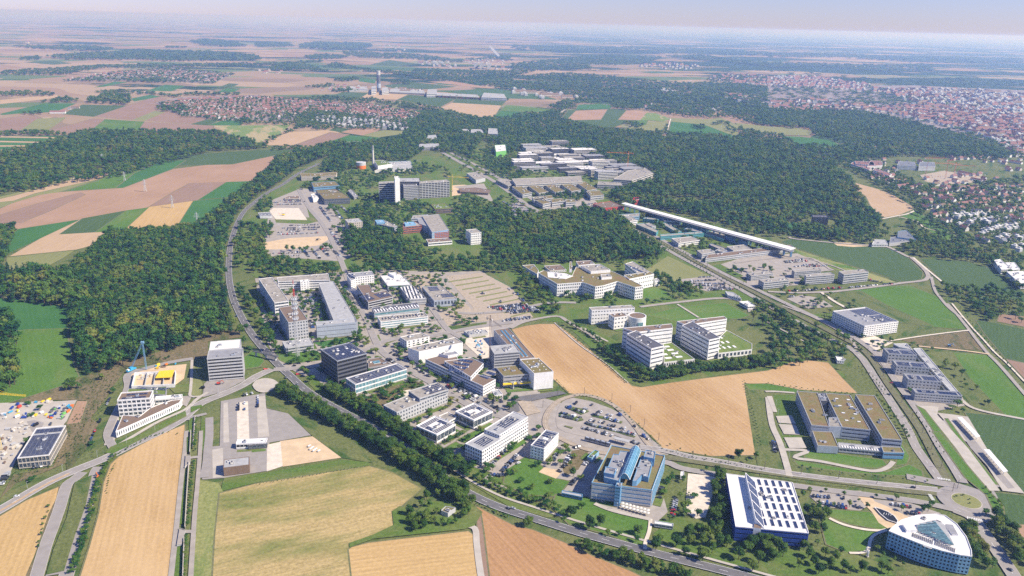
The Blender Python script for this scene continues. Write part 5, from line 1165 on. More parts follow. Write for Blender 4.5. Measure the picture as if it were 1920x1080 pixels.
# --- east: houses with names of their own
B('black_cube_house', 'black timber cube standing on the wood edge meadow', 'h', '335,350 455,352 440,335 330,332', '336,408', n=4, wall='black', roof='r_dark', raw=True, bay=6, frac=.4)
B('gym_hall', 'blue-grey gym hall with a folded dark roof among trees', 'h', '970,500 1110,520 1040,448 975,455', h=8, n=0, style='plain', wall='steelblue', roof='r_slate', raw=True)
B('gym_hall', 'lower grey hall in front of the folded roof gym', 'h', '910,545 1060,530 1010,492 920,500', h=6, n=1, style='plain', wall='lgrey', roof='r_slate', raw=True)
B('club_house', 'white club house with a pale roof at the lane by the cornfield', 'h', '780,552 900,552 880,520 800,518', h=5, n=1, wall='white', roof='r_lgrey', raw=True)
for k, s_ in enumerate(('1720,708 1780,700 1745,665 1695,672', '1750,742 1830,738 1790,706 1725,710', '1830,745 1890,738 1850,690 1780,690', '1850,812 1960,800 1920,755 1790,758', '1900,850 2000,850 2000,805 1860,815')):
    B('terrace_house', ['white flat roofed house', 'pale flat roofed house with a porch', 'taller white flat roofed house', 'long white flat roofed house', 'white flat roofed end house'][k] + ' below the eastern suburb', 'h', s_, h=8, n=2, style='bands', wall='white', roof='r_white', raw=True, group='flat white houses under the suburb', frac=.3)
for k, (s_, l_) in enumerate((('660,990 800,1000 790,975 650,968', 'first'), ('745,1010 860,1000 850,968 770,965', 'second'), ('970,1000 1110,1008 1100,975 980,970', 'third'), ('1130,1010 1255,1012 1250,978 1140,975', 'fourth'))):
    B('barracks_building', l_ + ' of four long old barracks with steep roofs behind the suburb', 'd', s_, h=12, n=3, style='grid', wall='white', roof=('r_red', 'r_red', 'r_slate', 'r_slate')[k], raw=True, group='four old barracks')
for k, s_ in enumerate(('620,988 760,1035 775,1020 640,975', '790,1035 910,1080 930,1065 800,1020')):
    B('row_building', ['long red roofed terrace above the tan field', 'second long red roofed terrace above the tan field'][k], 'd', s_, h=9, n=2, style='grid', wall='white', roof='r_red', raw=True)
# small hut in the tree clump, garage, container stack
B('pump_house', 'little pump house with a red wall inside the ring of trees', 'n', '1440,612 1497,572 1422,560 1387,592', '1447,640', n=1, style='plain', wall='lgrey', roof='r_sedum', raw=True, skyl=(1, 1, .3, .7, .3, .7, .5, .5, 'white'))

B('bicycle_shed', 'white roofed bicycle shed beside the footpath under the blue research centre', 'o', '1068,690 1208,712 1210,690 1072,668', h=2.6, n=1, style='glass', wall='steel', roof='r_white', raw=True, units=0)
B('bicycle_shed', 'bluish bicycle shed closing the shaded parking lane', 'o', '372,460 528,492 530,470 378,440', h=2.6, n=1, style='glass', wall='steelblue', roof='r_lgrey', raw=True, units=0)
B('transformer_house', 'small pale hut under a tree on the lawn by the gravel lot', 'o', '1262,330 1290,332 1290,300 1266,300', h=3, n=0, style='plain', wall='white', roof='r_white', raw=True, units=0)
A_, B_ = [G(*a, GL + 6) for a in px('j', '-20,350 165,392')]; d = B_ - A_; o = empty('footbridge', (*((A_ + B_) / 2), GL), math.atan2(d.y, d.x)); tag(o, 'dark steel footbridge crossing over the highway', 'bridge'); L_ = d.length / 2
mb = MB(); mb.box((0, 0, 5.2), 2 * L_, 3, .5, 'dgrey'); mb.build('deck', o)
for y in (-1.5, 1.5):
    mb = MB(); mb.bar((-L_, y, 6.8), (L_, y, 6.8), .3, 'dgrey')
    for k in range(21): mb.bar((-L_ + L_ * k / 10, y, 5.6), (-L_ + L_ * k / 10, y, 6.8), .2, 'dgrey')
    mb.build('railing', o)
for x in (-L_ * .8, 0, L_ * .8): mb = MB(); mb.box((x, 0, 0), .8, 2.4, 5.2, 'lgrey'); mb.build('pillar', o)

rl = random.Random(9)
for P in list(FOOT):
    cx, cy = sum(p[0] for p in P) / len(P), sum(p[1] for p in P) / len(P); u, v, _ = Pj(cx, cy, 0)
    if not (470 < u < 1320 and 500 < v < 990): continue
    Q = P if ccw(P) else P[::-1]; E_ = sorted(range(len(Q)), key=lambda i: -(Vector(Q[(i + 1) % len(Q)]) - Vector(Q[i])).length)[:4]
    for i in rl.sample(E_, min(3, len(E_))):
        A_, B_ = Vector(Q[i]), Vector(Q[(i + 1) % len(Q)]); L_ = (B_ - A_).length
        if L_ < 12: continue
        dd = (B_ - A_) / L_; nn = Vector((dd.y, -dd.x)); w0, w1 = 1.2, rl.uniform(4, 8); s0, s1 = rl.uniform(0, .2) * L_, rl.uniform(.75, 1) * L_
        LZ[0] += .001; mb = MB(); mb.add([(*(A_ + dd * s + nn * w_ - Vector((cx, cy))), 0) for s, w_ in ((s0, w1), (s1, w1), (s1, w0), (s0, w0))], [(0, 1, 2, 3)], rl.choice(('lawn', 'lawn', 'green_bright')))
        tag(mb.build('lawn', None, (cx, cy, LZ[0])), kind='structure')

for lb, s_, wl in (('low court wing with turquoise ends next to the red workshop', '980,360 1090,372 1110,362 1000,350', 'teal'), ('thin lab wing crossing the garden court under the gangway', '1290,440 1410,462 1430,450 1310,430', 'steelblue'),
                   ('pale pavilion between the garden court and the tram street', '1000,400 1050,425 1080,415 1030,392', 'lgrey'), ('flat glazed canteen beside the long low wing', '1520,600 1580,612 1610,600 1550,588', 'metal'), ('small white plant house under the gangway end', '1860,575 1930,590 1950,580 1880,565', 'white')):
    B('laboratory_block', lb, 'g', s_, h=7, n=2, style='bands', wall=wl, roof='r_gravel', frac=.4, raw=True, units=1)
# ------------------------------------------------------------------ village and suburb houses
def house_mesh(L, W, he, hr, wall, roof, flat=False):
    mb = MB(); a, b = L / 2, W / 2
    if flat:
        mb.prism([(-a, -b), (a, -b), (a, b), (-a, b)], 0, he + 2.5, wall, 'r_white'); mb.box((a * .3, 0, he + 2.5), L * .4, W * .5, 2.2, wall, 0, roof)
    else:
        mb.add([(-a, -b, 0), (a, -b, 0), (a, b, 0), (-a, b, 0), (-a, -b, he), (a, -b, he), (a, b, he), (-a, b, he), (-a, 0, he + hr), (a, 0, he + hr)],
               [(0, 1, 5, 4), (2, 3, 7, 6), (1, 2, 6, 9, 5), (3, 0, 4, 8, 7)], wall)
        e = .5; q = hr * e / b
        mb.add([(-a - e, -b - e, he - q), (a + e, -b - e, he - q), (a + e, 0, he + hr + .15), (-a - e, 0, he + hr + .15), (a + e, b + e, he - q), (-a - e, b + e, he - q)], [(0, 1, 2, 3), (3, 2, 4, 5)], roof)
        mb.box((a * .4, b * .35, he + hr * .45), .8, .8, hr * .75, 'brick')
    for s_ in (-1, 1):
        n_ = max(2, int(L / 3.5))
        for k in range(n_):
            for zz in ((1.0, 3.8) if he > 5 else (1.0,)):
                x = -a + L * (k + .5) / n_; y = s_ * (b + .03)
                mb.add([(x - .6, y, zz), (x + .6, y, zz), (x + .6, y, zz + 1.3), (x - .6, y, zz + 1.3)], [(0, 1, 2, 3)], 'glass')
    return mb
HK = []
rh_ = random.Random(5)
for k in range(14):
    fl = k in (12, 13); big = k in (10, 11)
    rf = ('r_red', 'r_red', 'r_brown', 'r_red', 'r_slate', 'r_red', 'r_brown', 'r_red', 'r_slate', 'r_red', 'r_red', 'r_brown', 'r_white', 'r_white')[k]
    L_ = rh_.uniform(11, 16) * (2.6 if big else 1); W_ = rh_.uniform(8.5, 11)
    HK.append((house_mesh(L_, W_, rh_.uniform(4, 6.2), rh_.uniform(3, 4.6), ('offwhite', 'offwhite', 'white', 'beige')[k % 4] if not fl else 'lgrey', rf, fl), rf, L_))
HM = [h[0].mesh('house') for h in HK]
def pts_in(P, step, r_, jit=.45, ang=0.0, skip=False):
    xs, ys = [p[0] for p in P], [p[1] for p in P]; cx, cy = sum(xs) / len(xs), sum(ys) / len(ys)
    R_ = max(max(xs) - min(xs), max(ys) - min(ys)) / 2 + step * 2; n_ = int(R_ * 1.5 / step) + 1; o = []
    ca, sa = math.cos(ang), math.sin(ang)
    for i in range(-n_, n_ + 1):
        for j in range(-n_, n_ + 1):
            if skip and j % 3 == 0: continue
            x, y = (i + r_.uniform(-jit, jit)) * step, (j + r_.uniform(-jit, jit)) * step
            X, Y = cx + x * ca - y * sa, cy + x * sa + y * ca
            if inpoly(X, Y, P): o.append((X, Y))
    return o
def world(zone, s_, z=1.0): return [tuple(G(*a, z)) for a in px(zone, s_)]
VILL = []   # (x, y, rot, kind, scale)
rv = random.Random(21)
def village(zone, s_, step, kinds, ang, keep=.85, sc=1.0):
    for (x, y) in pts_in(world(zone, s_), step * .86, rv, .16, ang, True):
        if rv.random() < keep: VILL.append((x, y, ang + rv.choice((0, math.pi / 2)) + rv.uniform(-.1, .1), rv.choice(kinds), (1 + (sc - 1) * (.35 if sc < 1.7 else .75)) * rv.uniform(.75, 1.15)))
mixk = [0, 1, 3, 5, 7, 9, 2, 6, 4, 10]; redk = [0, 1, 3, 5, 7, 9, 10, 2]
village('w', '300,196 345,186 410,184 480,181 560,190 640,192 720,200 790,214 770,224 690,219 620,208 560,215 480,222 420,226 350,214', 24, redk, .3, sc=1.25)
village('w', '582,228 600,219 690,225 775,238 770,245 690,241 640,238', 24, [12, 13, 12, 8], .2, sc=1.1)
village('w', '120,150 180,138 240,134 300,132 400,136 430,142 400,154 300,148 250,150 190,146', 36, mixk, .3, sc=1.5)
village('h', '700,40 900,30 1100,120 1300,130 1920,200 1920,420 1700,330 1500,270 1200,250 1050,170', 26, redk, .5, .8)
village('h', '1340,350 1500,290 1700,340 1920,430 1920,640 1700,520 1560,480 1440,420', 21, [12, 13, 12, 8, 13], .5, .9)
village('h', '1100,250 1200,240 1500,290 1340,350 1420,420 1560,500 1700,640 1740,660 1700,560 1500,470 1300,400', 24, mixk, .5, .7)
village('d', '640,960 1100,960 1260,1010 1000,1060 900,1080 700,1040', 34, [0, 3, 8, 4], .4, .6)
village('d', '1240,960 1400,900 1700,920 1920,940 1920,1070 1640,1000 1500,985', 38, redk, .4, .7)
village('d', '780,590 1060,640 1300,700 1700,800 1920,850 1920,620 1500,560 1200,540 900,560', 34, mixk, .2, .8, sc=1.9)
village('d', '0,520 400,510 700,540 960,600 700,600 200,600 0,590', 48, mixk, .2, .6, sc=2)
village('d', '0,340 260,330 560,370 760,400 740,440 300,420 0,410', 48, [0, 1, 3, 12], .2, .8, sc=2.2)
village('d', '640,440 900,430 1200,450 1300,500 900,490', 80, [0, 1, 3], .2, .8, sc=2.4)
village('d', '1150,430 1500,440 1920,470 1920,620 1600,560 1300,500', 60, [12, 13, 12, 4, 11, 0], .2, .8, sc=2.8)
village('c', '1460,350 1600,320 1920,330 1920,410 1700,400', 70, [0, 1, 3, 5], .2, .7, sc=2.2)
village('c', '1560,500 1700,465 1900,500 1920,530 1700,530', 55, mixk, .2, .8, sc=1.9)
village('c', '950,260 1100,235 1400,250 1440,275 1200,285', 110, [0, 1, 5], .2, .7, sc=3)
village('c', '1070,440 1100,425 1230,430 1300,465 1180,460', 60, [12, 13], .2, .7, sc=1.8)
village('c', '0,430 110,440 240,470 480,480 490,500 200,500 0,460', 60, [12, 13, 11], .2, .7, sc=2.4)
village('b', '1200,235 1290,225 1490,232 1500,270 1300,262', 80, [12, 13, 0], .2, .7, sc=2.6)
village('b', '1560,205 1760,205 1920,240 1920,290 1760,285 1560,240', 90, [0, 1, 12], .2, .6, sc=2.4)
village('b', '920,95 1040,100 1130,120 1120,190 980,130', 150, [0, 1, 12], .2, .5, sc=3.2)
village('b', '480,440 560,400 640,395 860,420 860,440 600,445', 45, [0, 5, 12], .2, .6, sc=1.6)
village('b', '940,420 1200,425 1280,450 1200,462 960,450', 50, [12, 13, 11], .2, .7, sc=1.8)
village('a', '0,600 30,610 40,625 0,635', 60, [0, 5], .2, 1, sc=2)
village('a', '410,590 560,570 600,578 480,612 420,610', 55, [10, 11, 4], .2, .8, sc=1.6)
village('a', '130,75 300,70 330,90 160,90', 250, [0, 1, 3], .2, .6, sc=4)
village('b', '-20,290 60,285 200,295 180,320 20,320', 90, [0, 1, 3], .2, .8, sc=2)
village('c', '970,555 1090,540 1070,570 980,575', 40, [12, 8, 0], .2, .8, sc=1.6)
village('c', '1420,590 1550,570 1550,600 1430,605', 40, [12, 13, 12], .2, .8, sc=1.6)
village('d', '900,430 1300,440 1920,470 1920,700 1700,640 1300,560 1000,520', 52, [12, 13, 0, 3, 11, 4, 12], .4, .85, sc=2.2)
village('d', '1000,640 1300,600 1920,640 1920,860 1700,790 1300,690', 36, [0, 1, 3, 12, 13, 10, 11, 5], .1, .9, sc=1.9)
village('d', '1640,780 1920,840 1920,960 1780,900', 30, [12, 13, 10, 0, 3], .1, .8, sc=1.7)
village('h', '1180,60 1500,20 1920,100 1920,200 1500,180 1250,130', 30, redk, .4, .6)
VILL.sort(key=lambda v: v[0] ** 2 + v[1] ** 2)
near = [v for v in VILL if -50 < Pj(v[0], v[1], 3)[0] < 1970][:290]
farv = [v for v in VILL if v not in near]
HLM = [(1640, 345, 'tan field top'), (1700, 375, 'tan field middle'), (1760, 400, 'tan field tip'), (1760, 350, 'sandy building site'), (1850, 350, 'red cranes'), (1900, 370, 'old terraces'), (1830, 395, 'suburb centre'), (1900, 420, 'suburb rim'), (1800, 430, 'green slope'), (1850, 450, 'first terrace rows'), (1900, 470, 'last terrace rows'), (1850, 490, 'tree belt below'), (1900, 520, 'flat white blocks'), (1700, 350, 'wood edge')]
RN = {'r_red': 'red gabled', 'r_brown': 'brown gabled', 'r_slate': 'dark grey gabled', 'r_white': 'white flat roofed'}
for (x, y, a, k, s_) in near:
    o = bpy.data.objects.new('house', HM[k]); COL.objects.link(o); o.location = (x, y, GL); o.rotation_euler[2] = a; o.scale = (s_,) * 3
    u, v, _ = Pj(x, y, 0)
    pl = 'in the suburb beyond the tan field' if v > 330 and x > 900 else 'near the old barracks and the sandy site' if x > 900 else 'in the red roofed village beyond the fields'
    if k >= 12 and v > 330: pl = 'in the rows of white terraces under the suburb'
    pl = pl.replace('in the suburb beyond the tan field', 'in the suburb').replace('in the rows of white terraces under the suburb', 'among the white terraces')
    if v > 330: pl += ', nearest the ' + min(HLM, key=lambda q: math.hypot(q[0] - u, 2 * (q[1] - v)))[2]
    tag(o, f"{RN[HK[k][1]]} {'terrace row' if HK[k][2] > 20 else 'family house'} {pl}", 'house', f"{RN[HK[k][1]]} {'rows' if HK[k][2] > 20 else 'houses'} {pl}")
# ------------------------------------------------------------------ instancing of uncountable things
def scatter(name, pts, meshes, label, cat, kind='stuff'):
    """pts: (x, y, z, rot, scale, scale_z, index) ; one object, geometry nodes"""
    key = tuple(m_.name for m_ in meshes)
    cl = bpy.data.collections.new(name + '_kinds')
    for i, m_ in enumerate(meshes):
        cl.objects.link(bpy.data.objects.new('%s_kind_%02d' % (name, i), m_))
    me = bpy.data.meshes.new(name); n_ = len(pts); arr = np.array(pts, dtype=np.float32)
    me.vertices.add(n_); me.vertices.foreach_set('co', np.ascontiguousarray(arr[:, :3]).ravel())
    for an, tp, data in (('rot', 'FLOAT_VECTOR', np.stack([np.zeros(n_), np.zeros(n_), arr[:, 3]], 1)), ('scl', 'FLOAT_VECTOR', np.stack([arr[:, 4], arr[:, 4], arr[:, 5]], 1))):
        at_ = me.attributes.new(an, tp, 'POINT'); at_.data.foreach_set('vector', np.ascontiguousarray(data, dtype=np.float32).ravel())
    at_ = me.attributes.new('idx', 'INT', 'POINT'); at_.data.foreach_set('value', arr[:, 6].astype(np.int32))
    o = bpy.data.objects.new(name, me); COL.objects.link(o)
    ng = bpy.data.node_groups.new(name, 'GeometryNodeTree')
    ng.interface.new_socket('Geometry', in_out='INPUT', socket_type='NodeSocketGeometry'); ng.interface.new_socket('Geometry', in_out='OUTPUT', socket_type='NodeSocketGeometry')
    gi, go = ng.nodes.new('NodeGroupInput'), ng.nodes.new('NodeGroupOutput')
    ip = ng.nodes.new('GeometryNodeInstanceOnPoints'); ci = ng.nodes.new('GeometryNodeCollectionInfo')
    ci.inputs['Collection'].default_value = cl; ci.inputs['Separate Children'].default_value = True; ci.inputs['Reset Children'].default_value = True
    def na(nm, ty):
        q = ng.nodes.new('GeometryNodeInputNamedAttribute'); q.data_type = ty; q.inputs['Name'].default_value = nm; return q.outputs['Attribute']
    L = ng.links.new
    L(gi.outputs[0], ip.inputs['Points']); L(ci.outputs[0], ip.inputs['Instance']); ip.inputs['Pick Instance'].default_value = True
    L(na('idx', 'INT'), ip.inputs['Instance Index']); L(na('rot', 'FLOAT_VECTOR'), ip.inputs['Rotation']); L(na('scl', 'FLOAT_VECTOR'), ip.inputs['Scale'])
    L(ip.outputs[0], go.inputs[0])
    md = o.modifiers.new('scatter', 'NODES'); md.node_group = ng
    tag(o, label, cat, kind=kind); return o
scatter('distant_houses', [(x, y, GL, a, s_, s_, k) for (x, y, a, k, s_) in farv], HM, 'specks of red roofs and white walls in the distant villages and town', 'houses')

# ------------------------------------------------------------------ trees
def tree_parts(seed, kind, n_leaf, n_clump, far=False):
    """unit tree: height 1, crown radius about .4 (broad) or .2 (conifer); returns crown MB, trunk MB"""
    r_ = random.Random(seed); cr_, tk = MB(), MB()
    leaf = 'needle' if kind == 'conifer' else ('leaf_wood' if far else 'leaf')
    clumps = []
    if kind == 'conifer':
        for k in range(n_clump):
            z = .16 + .8 * (k + r_.random() * .6) / n_clump; rad = .21 * (1 - (z - .1) / .95) + .02
            a = r_.uniform(0, 6.28); d = rad * .35; clumps.append((d * math.cos(a), d * math.sin(a), z, rad, .09))
    else:
        for k in range(n_clump):
            a = r_.uniform(0, 6.28); z = r_.uniform(.34, .84); mx = .30 * math.sqrt(max(0, 1 - ((z - .56) / .42) ** 2))
            d = mx * math.sqrt(r_.random()); rad = r_.uniform(.12, .19); clumps.append((d * math.cos(a), d * math.sin(a), z, rad, rad * r_.uniform(.7, .95)))
        clumps.append((0, 0, .58, .24, .24))
    for (x, y, z, rad, rz_) in clumps:
        # a lumpy inner body so that the crown is not see-through
        s_ = .78; V = []; ph = r_.uniform(0, 6.28)
        for la, n_ in ((-.9, 1), (-.35, 5), (.35, 5), (.9, 1)):
            for j in range(n_):
                a = ph + (j + (.5 if la > 0 else 0)) * 2 * math.pi / n_; q = math.sqrt(max(0, 1 - la * la)) if n_ > 1 else 0
                g = s_ * r_.uniform(.8, 1.15); V.append((x + rad * q * math.cos(a) * g, y + rad * q * math.sin(a) * g, z + rz_ * la * g))
        fs = [(0, 1 + (j + 1) % 5, 1 + j) for j in range(5)] + [(11, 6 + j, 6 + (j + 1) % 5) for j in range(5)]
        for j in range(5): fs += [(1 + j, 1 + (j + 1) % 5, 6 + j), (1 + (j + 1) % 5, 6 + (j + 1) % 5, 6 + j)]
        cr_.add(V, fs, leaf)
    vol = sum(c[3] ** 2 for c in clumps)
    for (x, y, z, rad, rz_) in clumps:
        for k in range(int(n_leaf * rad * rad / vol) + 1):
            u_, a = r_.uniform(-.75, 1), r_.uniform(0, 6.28); q = math.sqrt(1 - u_ * u_); g = r_.uniform(.82, 1.12)
            c = Vector((x + rad * q * math.cos(a) * g, y + rad * q * math.sin(a) * g, z + rz_ * u_ * g))
            nrm = Vector((q * math.cos(a) + r_.uniform(-.7, .7), q * math.sin(a) + r_.uniform(-.7, .7), u_ + r_.uniform(-.3, .9))).normalized()
            t1 = nrm.orthogonal().normalized(); t2 = nrm.cross(t1); sz = (r_.uniform(.022, .042) if not far else r_.uniform(.035, .06)) * (.8 if kind == 'conifer' else 1.15)
            ro = r_.uniform(0, 3.14); e1 = (t1 * math.cos(ro) + t2 * math.sin(ro)) * sz; e2 = (t2 * math.cos(ro) - t1 * math.sin(ro)) * sz * r_.uniform(.6, 1)
            cr_.add([c - e1, c - e2 * .9, c + e1, c + e2], [(0, 1, 2, 3)], leaf)
    top = .5 if kind != 'conifer' else .9
    n_ = 6; rb = .028
    A = [(rb * math.cos(i * 1.047), rb * math.sin(i * 1.047), -0.03) for i in range(n_)]; C = [(rb * .45 * math.cos(i * 1.047), rb * .45 * math.sin(i * 1.047), top) for i in range(n_)]
    tk.add(A + C, [(i, (i + 1) % n_, n_ + (i + 1) % n_, n_ + i) for i in range(n_)], 'bark')
    if kind != 'conifer':
        for k in range(4):
            a = r_.uniform(0, 6.28); tk.bar((0, 0, r_.uniform(.2, .34)), (.2 * math.cos(a), .2 * math.sin(a), r_.uniform(.48, .66)), .022, 'bark')
    return cr_, tk
def merged(c, t_):
    m_ = MB(); m_.v = list(c.v); m_.f = list(c.f); m_.mats = list(c.mats); m_.m = list(c.m)
    b = len(m_.v); k = m_.mi('bark'); m_.v += t_.v; m_.f += [tuple(b + i for i in f) for f in t_.f]; m_.m += [k] * len(t_.f); return m_
FARB = [merged(*tree_parts(100 + k, 'broad', 130, 5, True)).mesh('broadleaf_tree') for k in range(6)]
FARC = [merged(*tree_parts(200 + k, 'conifer', 90, 6, True)).mesh('conifer_tree') for k in range(3)]
NEARB = [tuple(q.mesh(n_) for q, n_ in zip(tree_parts(300 + k, 'broad', 900, 15), ('crown', 'trunk'))) for k in range(7)]
MIDB = [tuple(q.mesh(n_) for q, n_ in zip(tree_parts(400 + k, 'broad', 260, 7), ('crown', 'trunk'))) for k in range(4)]
BOX = []
for P in FOOT: BOX.append((min(p[0] for p in P), max(p[0] for p in P), min(p[1] for p in P), max(p[1] for p in P), P))
def clear(x, y, m_=1.5, rd=True):
    if rd and (int(x // 3), int(y // 3)) in ROADC: return False
    for (a, b, c, d, P) in BOX:
        if a - m_ < x < b + m_ and c - m_ < y < d + m_ and (inpoly(x, y, P) or inpoly(x + m_, y, P) or inpoly(x - m_, y, P) or inpoly(x, y + m_, P) or inpoly(x, y - m_, P)): return False
    return True
rt_ = random.Random(31)
STUFF = {'wood': [], 'campus': [], 'distant': []}
NOTREE = [world('c', '370,655 420,590 830,575 1180,642 1480,650 1700,705 1700,800 1640,805 1440,765 1180,775 1160,745 760,718 560,714'), world('d', '-250,680 0,705 240,717 335,745 310,780 110,775 -180,735'), world('d', '100,778 240,783 480,810 640,868 520,872 200,840'), world('b', '1380,640 1560,650 1620,670 1400,640'), world('h', '120,395 300,385 335,345 480,330 520,400 480,460 340,440 160,445'), world('h', '840,350 930,350 960,440 870,420'), world('g', '1040,215 1200,205 1560,225 1560,245 1250,265 1060,245'), world('c', '680,1100 830,1090 840,1140 700,1150')]
def wood(zone, s_, step, hgt, con=0.0, key='wood', keep=1.0, ch=True):
    for (x, y) in pts_in(world(zone, s_, 4.0), step, rt_, .42):
        if rt_.random() > keep or (ch and (not clear(x, y, 3) or any(inpoly(x, y, q) for q in NOTREE))): continue
        h_ = rt_.uniform(*hgt) * rt_.choice((.78, .92, 1, 1, 1.08, 1.2)); c = con > 0 and rt_.random() < con
        w_ = h_ * (1.0 if c else rt_.uniform(.85, 1.1))
        if not c and w_ * .8 < step: w_ = step * 1.25
        STUFF[key].append((x, y, GL - .3, rt_.uniform(0, 6.28), w_, h_, (6 + rt_.randint(0, 2)) if c else rt_.randint(0, 5)))
# the wood on the western slope
wood('w', '205,434 300,427 370,423 392,425 375,500 330,560 280,600 190,600 160,570 140,540 120,515 150,480', 7.0, (11, 14), .25)
wood('w', '370,423 396,412 436,372 476,342 520,300 560,286 600,281 618,290 562,312 532,336 482,373 442,412 428,450 425,500 431,560 441,618 375,636 300,661 212,690 152,700 141,668 134,622 132,582 112,572 32,562 0,557 0,505 60,507 95,515 120,500 140,540 190,600 280,600 330,560 375,500', 9.5, (15, 23), .35)
wood('w', '0,425 30,423 22,455 10,490 0,500 -60,500 -60,425', 9, (12, 18), .1)
wood('w', '-60,590 22,590 33,640 33,690 22,735 -60,760', 9, (15, 21), .1)
wood('w', '-40,292 60,276 105,262 150,250 212,246 400,247 478,266 490,277 400,283 300,308 230,328 120,344 60,357 -40,365', 13, (14, 20), .15, keep=.93)
wood('a', '0,765 30,745 130,745 260,745 400,745 520,765 400,775 200,772 0,778', 18, (10, 16))
# belt, hospital woods, upper campus wood
wood('w', '562,290 620,268 700,266 745,262 760,250 775,225 800,212 850,226 960,226 1000,246 1040,252 1130,262 1240,262 1240,290 1180,312 1130,302 1085,288 1040,272 1000,276 950,285 930,268 905,262 880,300 835,285 800,278 770,300 700,300 670,312 640,322 600,322 620,290', 12, (14, 20), .05)
wood('w', '1100,292 1180,262 1240,262 1400,264 1500,290 1560,310 1600,345 1622,385 1650,410 1642,428 1560,448 1500,442 1440,425 1380,420 1300,400 1240,392 1170,382 1140,366 1180,350 1226,342 1232,322 1180,308', 12.5, (15, 21), .05)
wood('w', '1410,238 1430,205 1500,204 1620,210 1700,226 1800,256 1882,284 1880,300 1800,296 1700,292 1620,300 1550,285 1585,272 1520,250', 17, (14, 20))
wood('w', '1240,262 1300,238 1410,240 1440,262 1400,264', 16, (12, 17), keep=.6)
wood('w', '1270,272 1340,250 1540,280 1640,300 1560,312 1500,292 1400,266', 15, (13, 18), keep=.8)
wood('w', '960,228 1040,205 1060,215 1110,240 1240,250 1250,262 1100,262 1000,246', 15, (12, 17), keep=.85)
wood('w', '540,188 620,180 780,210 830,215 960,222 960,230 850,228 800,218 700,196', 18, (10, 16), keep=.7)
wood('w', '870,402 960,407 1030,400 1100,392 1168,402 1178,424 1200,450 1240,468 1238,480 1170,486 1080,490 1000,492 940,486 900,450 880,430', 10, (14, 20), .0)
wood('w', '480,480 560,492 700,500 800,488 860,482 960,474 1000,490 985,512 930,508 850,506 700,512 640,520 560,512 500,520 470,508', 10, (10, 16), keep=.8)
wood('w', '650,430 690,420 740,425 780,470 800,480 780,492 700,495 650,478', 10, (11, 17), keep=.85)
wood('w', '442,420 500,425 490,470 470,500 440,500 434,462', 11, (10, 16), keep=.7)
wood('w', '560,355 600,330 660,322 720,318 712,350 700,352 655,350 600,345', 12, (9, 15), keep=.45)
wood('w', '660,385 720,360 770,372 830,390 820,402 740,400 700,410 650,400', 12, (9, 14), keep=.5, key='campus')
wood('w', '850,390 900,370 960,385 950,405 870,400', 12, (9, 15), keep=.6, key='campus')
wood('w', '865,455 880,400 960,470 1000,500 1000,480 900,455', 11, (12, 17), keep=.5)
wood('w', '955,470 1000,500 1040,560 1060,590 1030,590 1000,570 975,520', 10, (9, 14), keep=.75, key='campus')
wood('w', '440,520 470,560 500,610 522,650 512,655 490,625 462,580 444,545', 8, (9, 13), keep=.75, key='campus')
wood('w', '720,335 830,320 850,340 840,318 760,300 700,310', 12, (10, 15), keep=.5)
wood('w', '935,310 960,300 1000,320 950,345 930,330', 14, (9, 14), keep=.4)
wood('g', '340,160 560,150 590,215 500,230 320,200', 11, (9, 13), keep=.8, key='campus')
wood('g', '960,320 1010,315 1040,370 960,380', 10, (10, 14), keep=.9, key='campus')
wood('g', '1000,470 1100,480 1150,620 960,640 860,600', 10, (11, 16), keep=.7)
wood('g', '980,640 1080,650 1110,700 1060,760 1000,740', 10, (10, 15), keep=.6, key='campus')
wood('g', '1060,760 1180,790 1200,850 1420,880 1440,940 1300,960 1180,900 1110,850', 9, (9, 14), keep=.75, key='campus')
wood('g', '950,960 1240,940 1350,960 1000,1020', 9, (7, 10), keep=.5, key='campus')
wood('g', '60,820 180,800 300,980 400,1030 280,1090 180,1000', 10, (9, 14), keep=.65, key='campus')
wood('g', '440,930 600,940 590,980 450,970', 8, (8, 12), keep=.8, key='campus'); wood('g', '680,930 780,920 810,990 760,1020 690,980', 8, (8, 11), keep=.8, key='campus')
wood('g', '1080,560 1130,620 1080,640 1020,600', 10, (11, 15), keep=.7)
wood('g', '1420,560 1700,580 1600,520 1500,500', 11, (7, 11), keep=.35, key='campus')
wood('g', '1300,230 1720,280 1800,330 1900,400 1920,500 1700,450 1560,400 1300,330 1140,290 1000,240', 13, (12, 17), keep=.75)
wood('h', '0,350 120,380 150,470 160,495 0,515', 12, (12, 17), keep=.8)
wood('h', '165,440 330,415 480,440 640,440 800,420 860,450 900,480 760,540 500,525 200,490', 11, (11, 16), keep=.8)
wood('h', '500,400 620,370 800,330 860,360 930,400 900,430 800,420 600,430', 12, (11, 16), keep=.75)
wood('h', '1010,400 1140,400 1180,460 1420,520 1470,540 1600,610 1780,690 1920,860 1920,930 1880,880 1720,720 1500,670 1300,655 1080,620 1010,590 1000,540 1110,510', 11, (11, 16), keep=.85)
wood('h', '1100,300 1240,360 1360,430 1420,480 1560,560 1500,570 1300,480 1150,400', 12, (9, 14), keep=.5)
wood('h', '1290,840 1400,880 1700,880 1920,970 1920,1130 1800,1090 1500,1040 1440,980 1330,920', 11, (10, 15), keep=.85)
wood('l', '1500,0 1700,40 1740,100 1640,120 1560,80', 11, (9, 14), keep=.8)
wood('l', '-150,90 60,130 200,150 330,170 460,200 500,230 640,300 640,390 560,400 480,380 470,420 380,430 200,460 0,490 -60,480 -10,330 60,220', 10, (10, 15), keep=.85, key='campus')
wood('l', '-40,-40 60,10 200,100 330,170 300,190 100,140 -60,60', 10, (9, 14), keep=.8, key='campus')
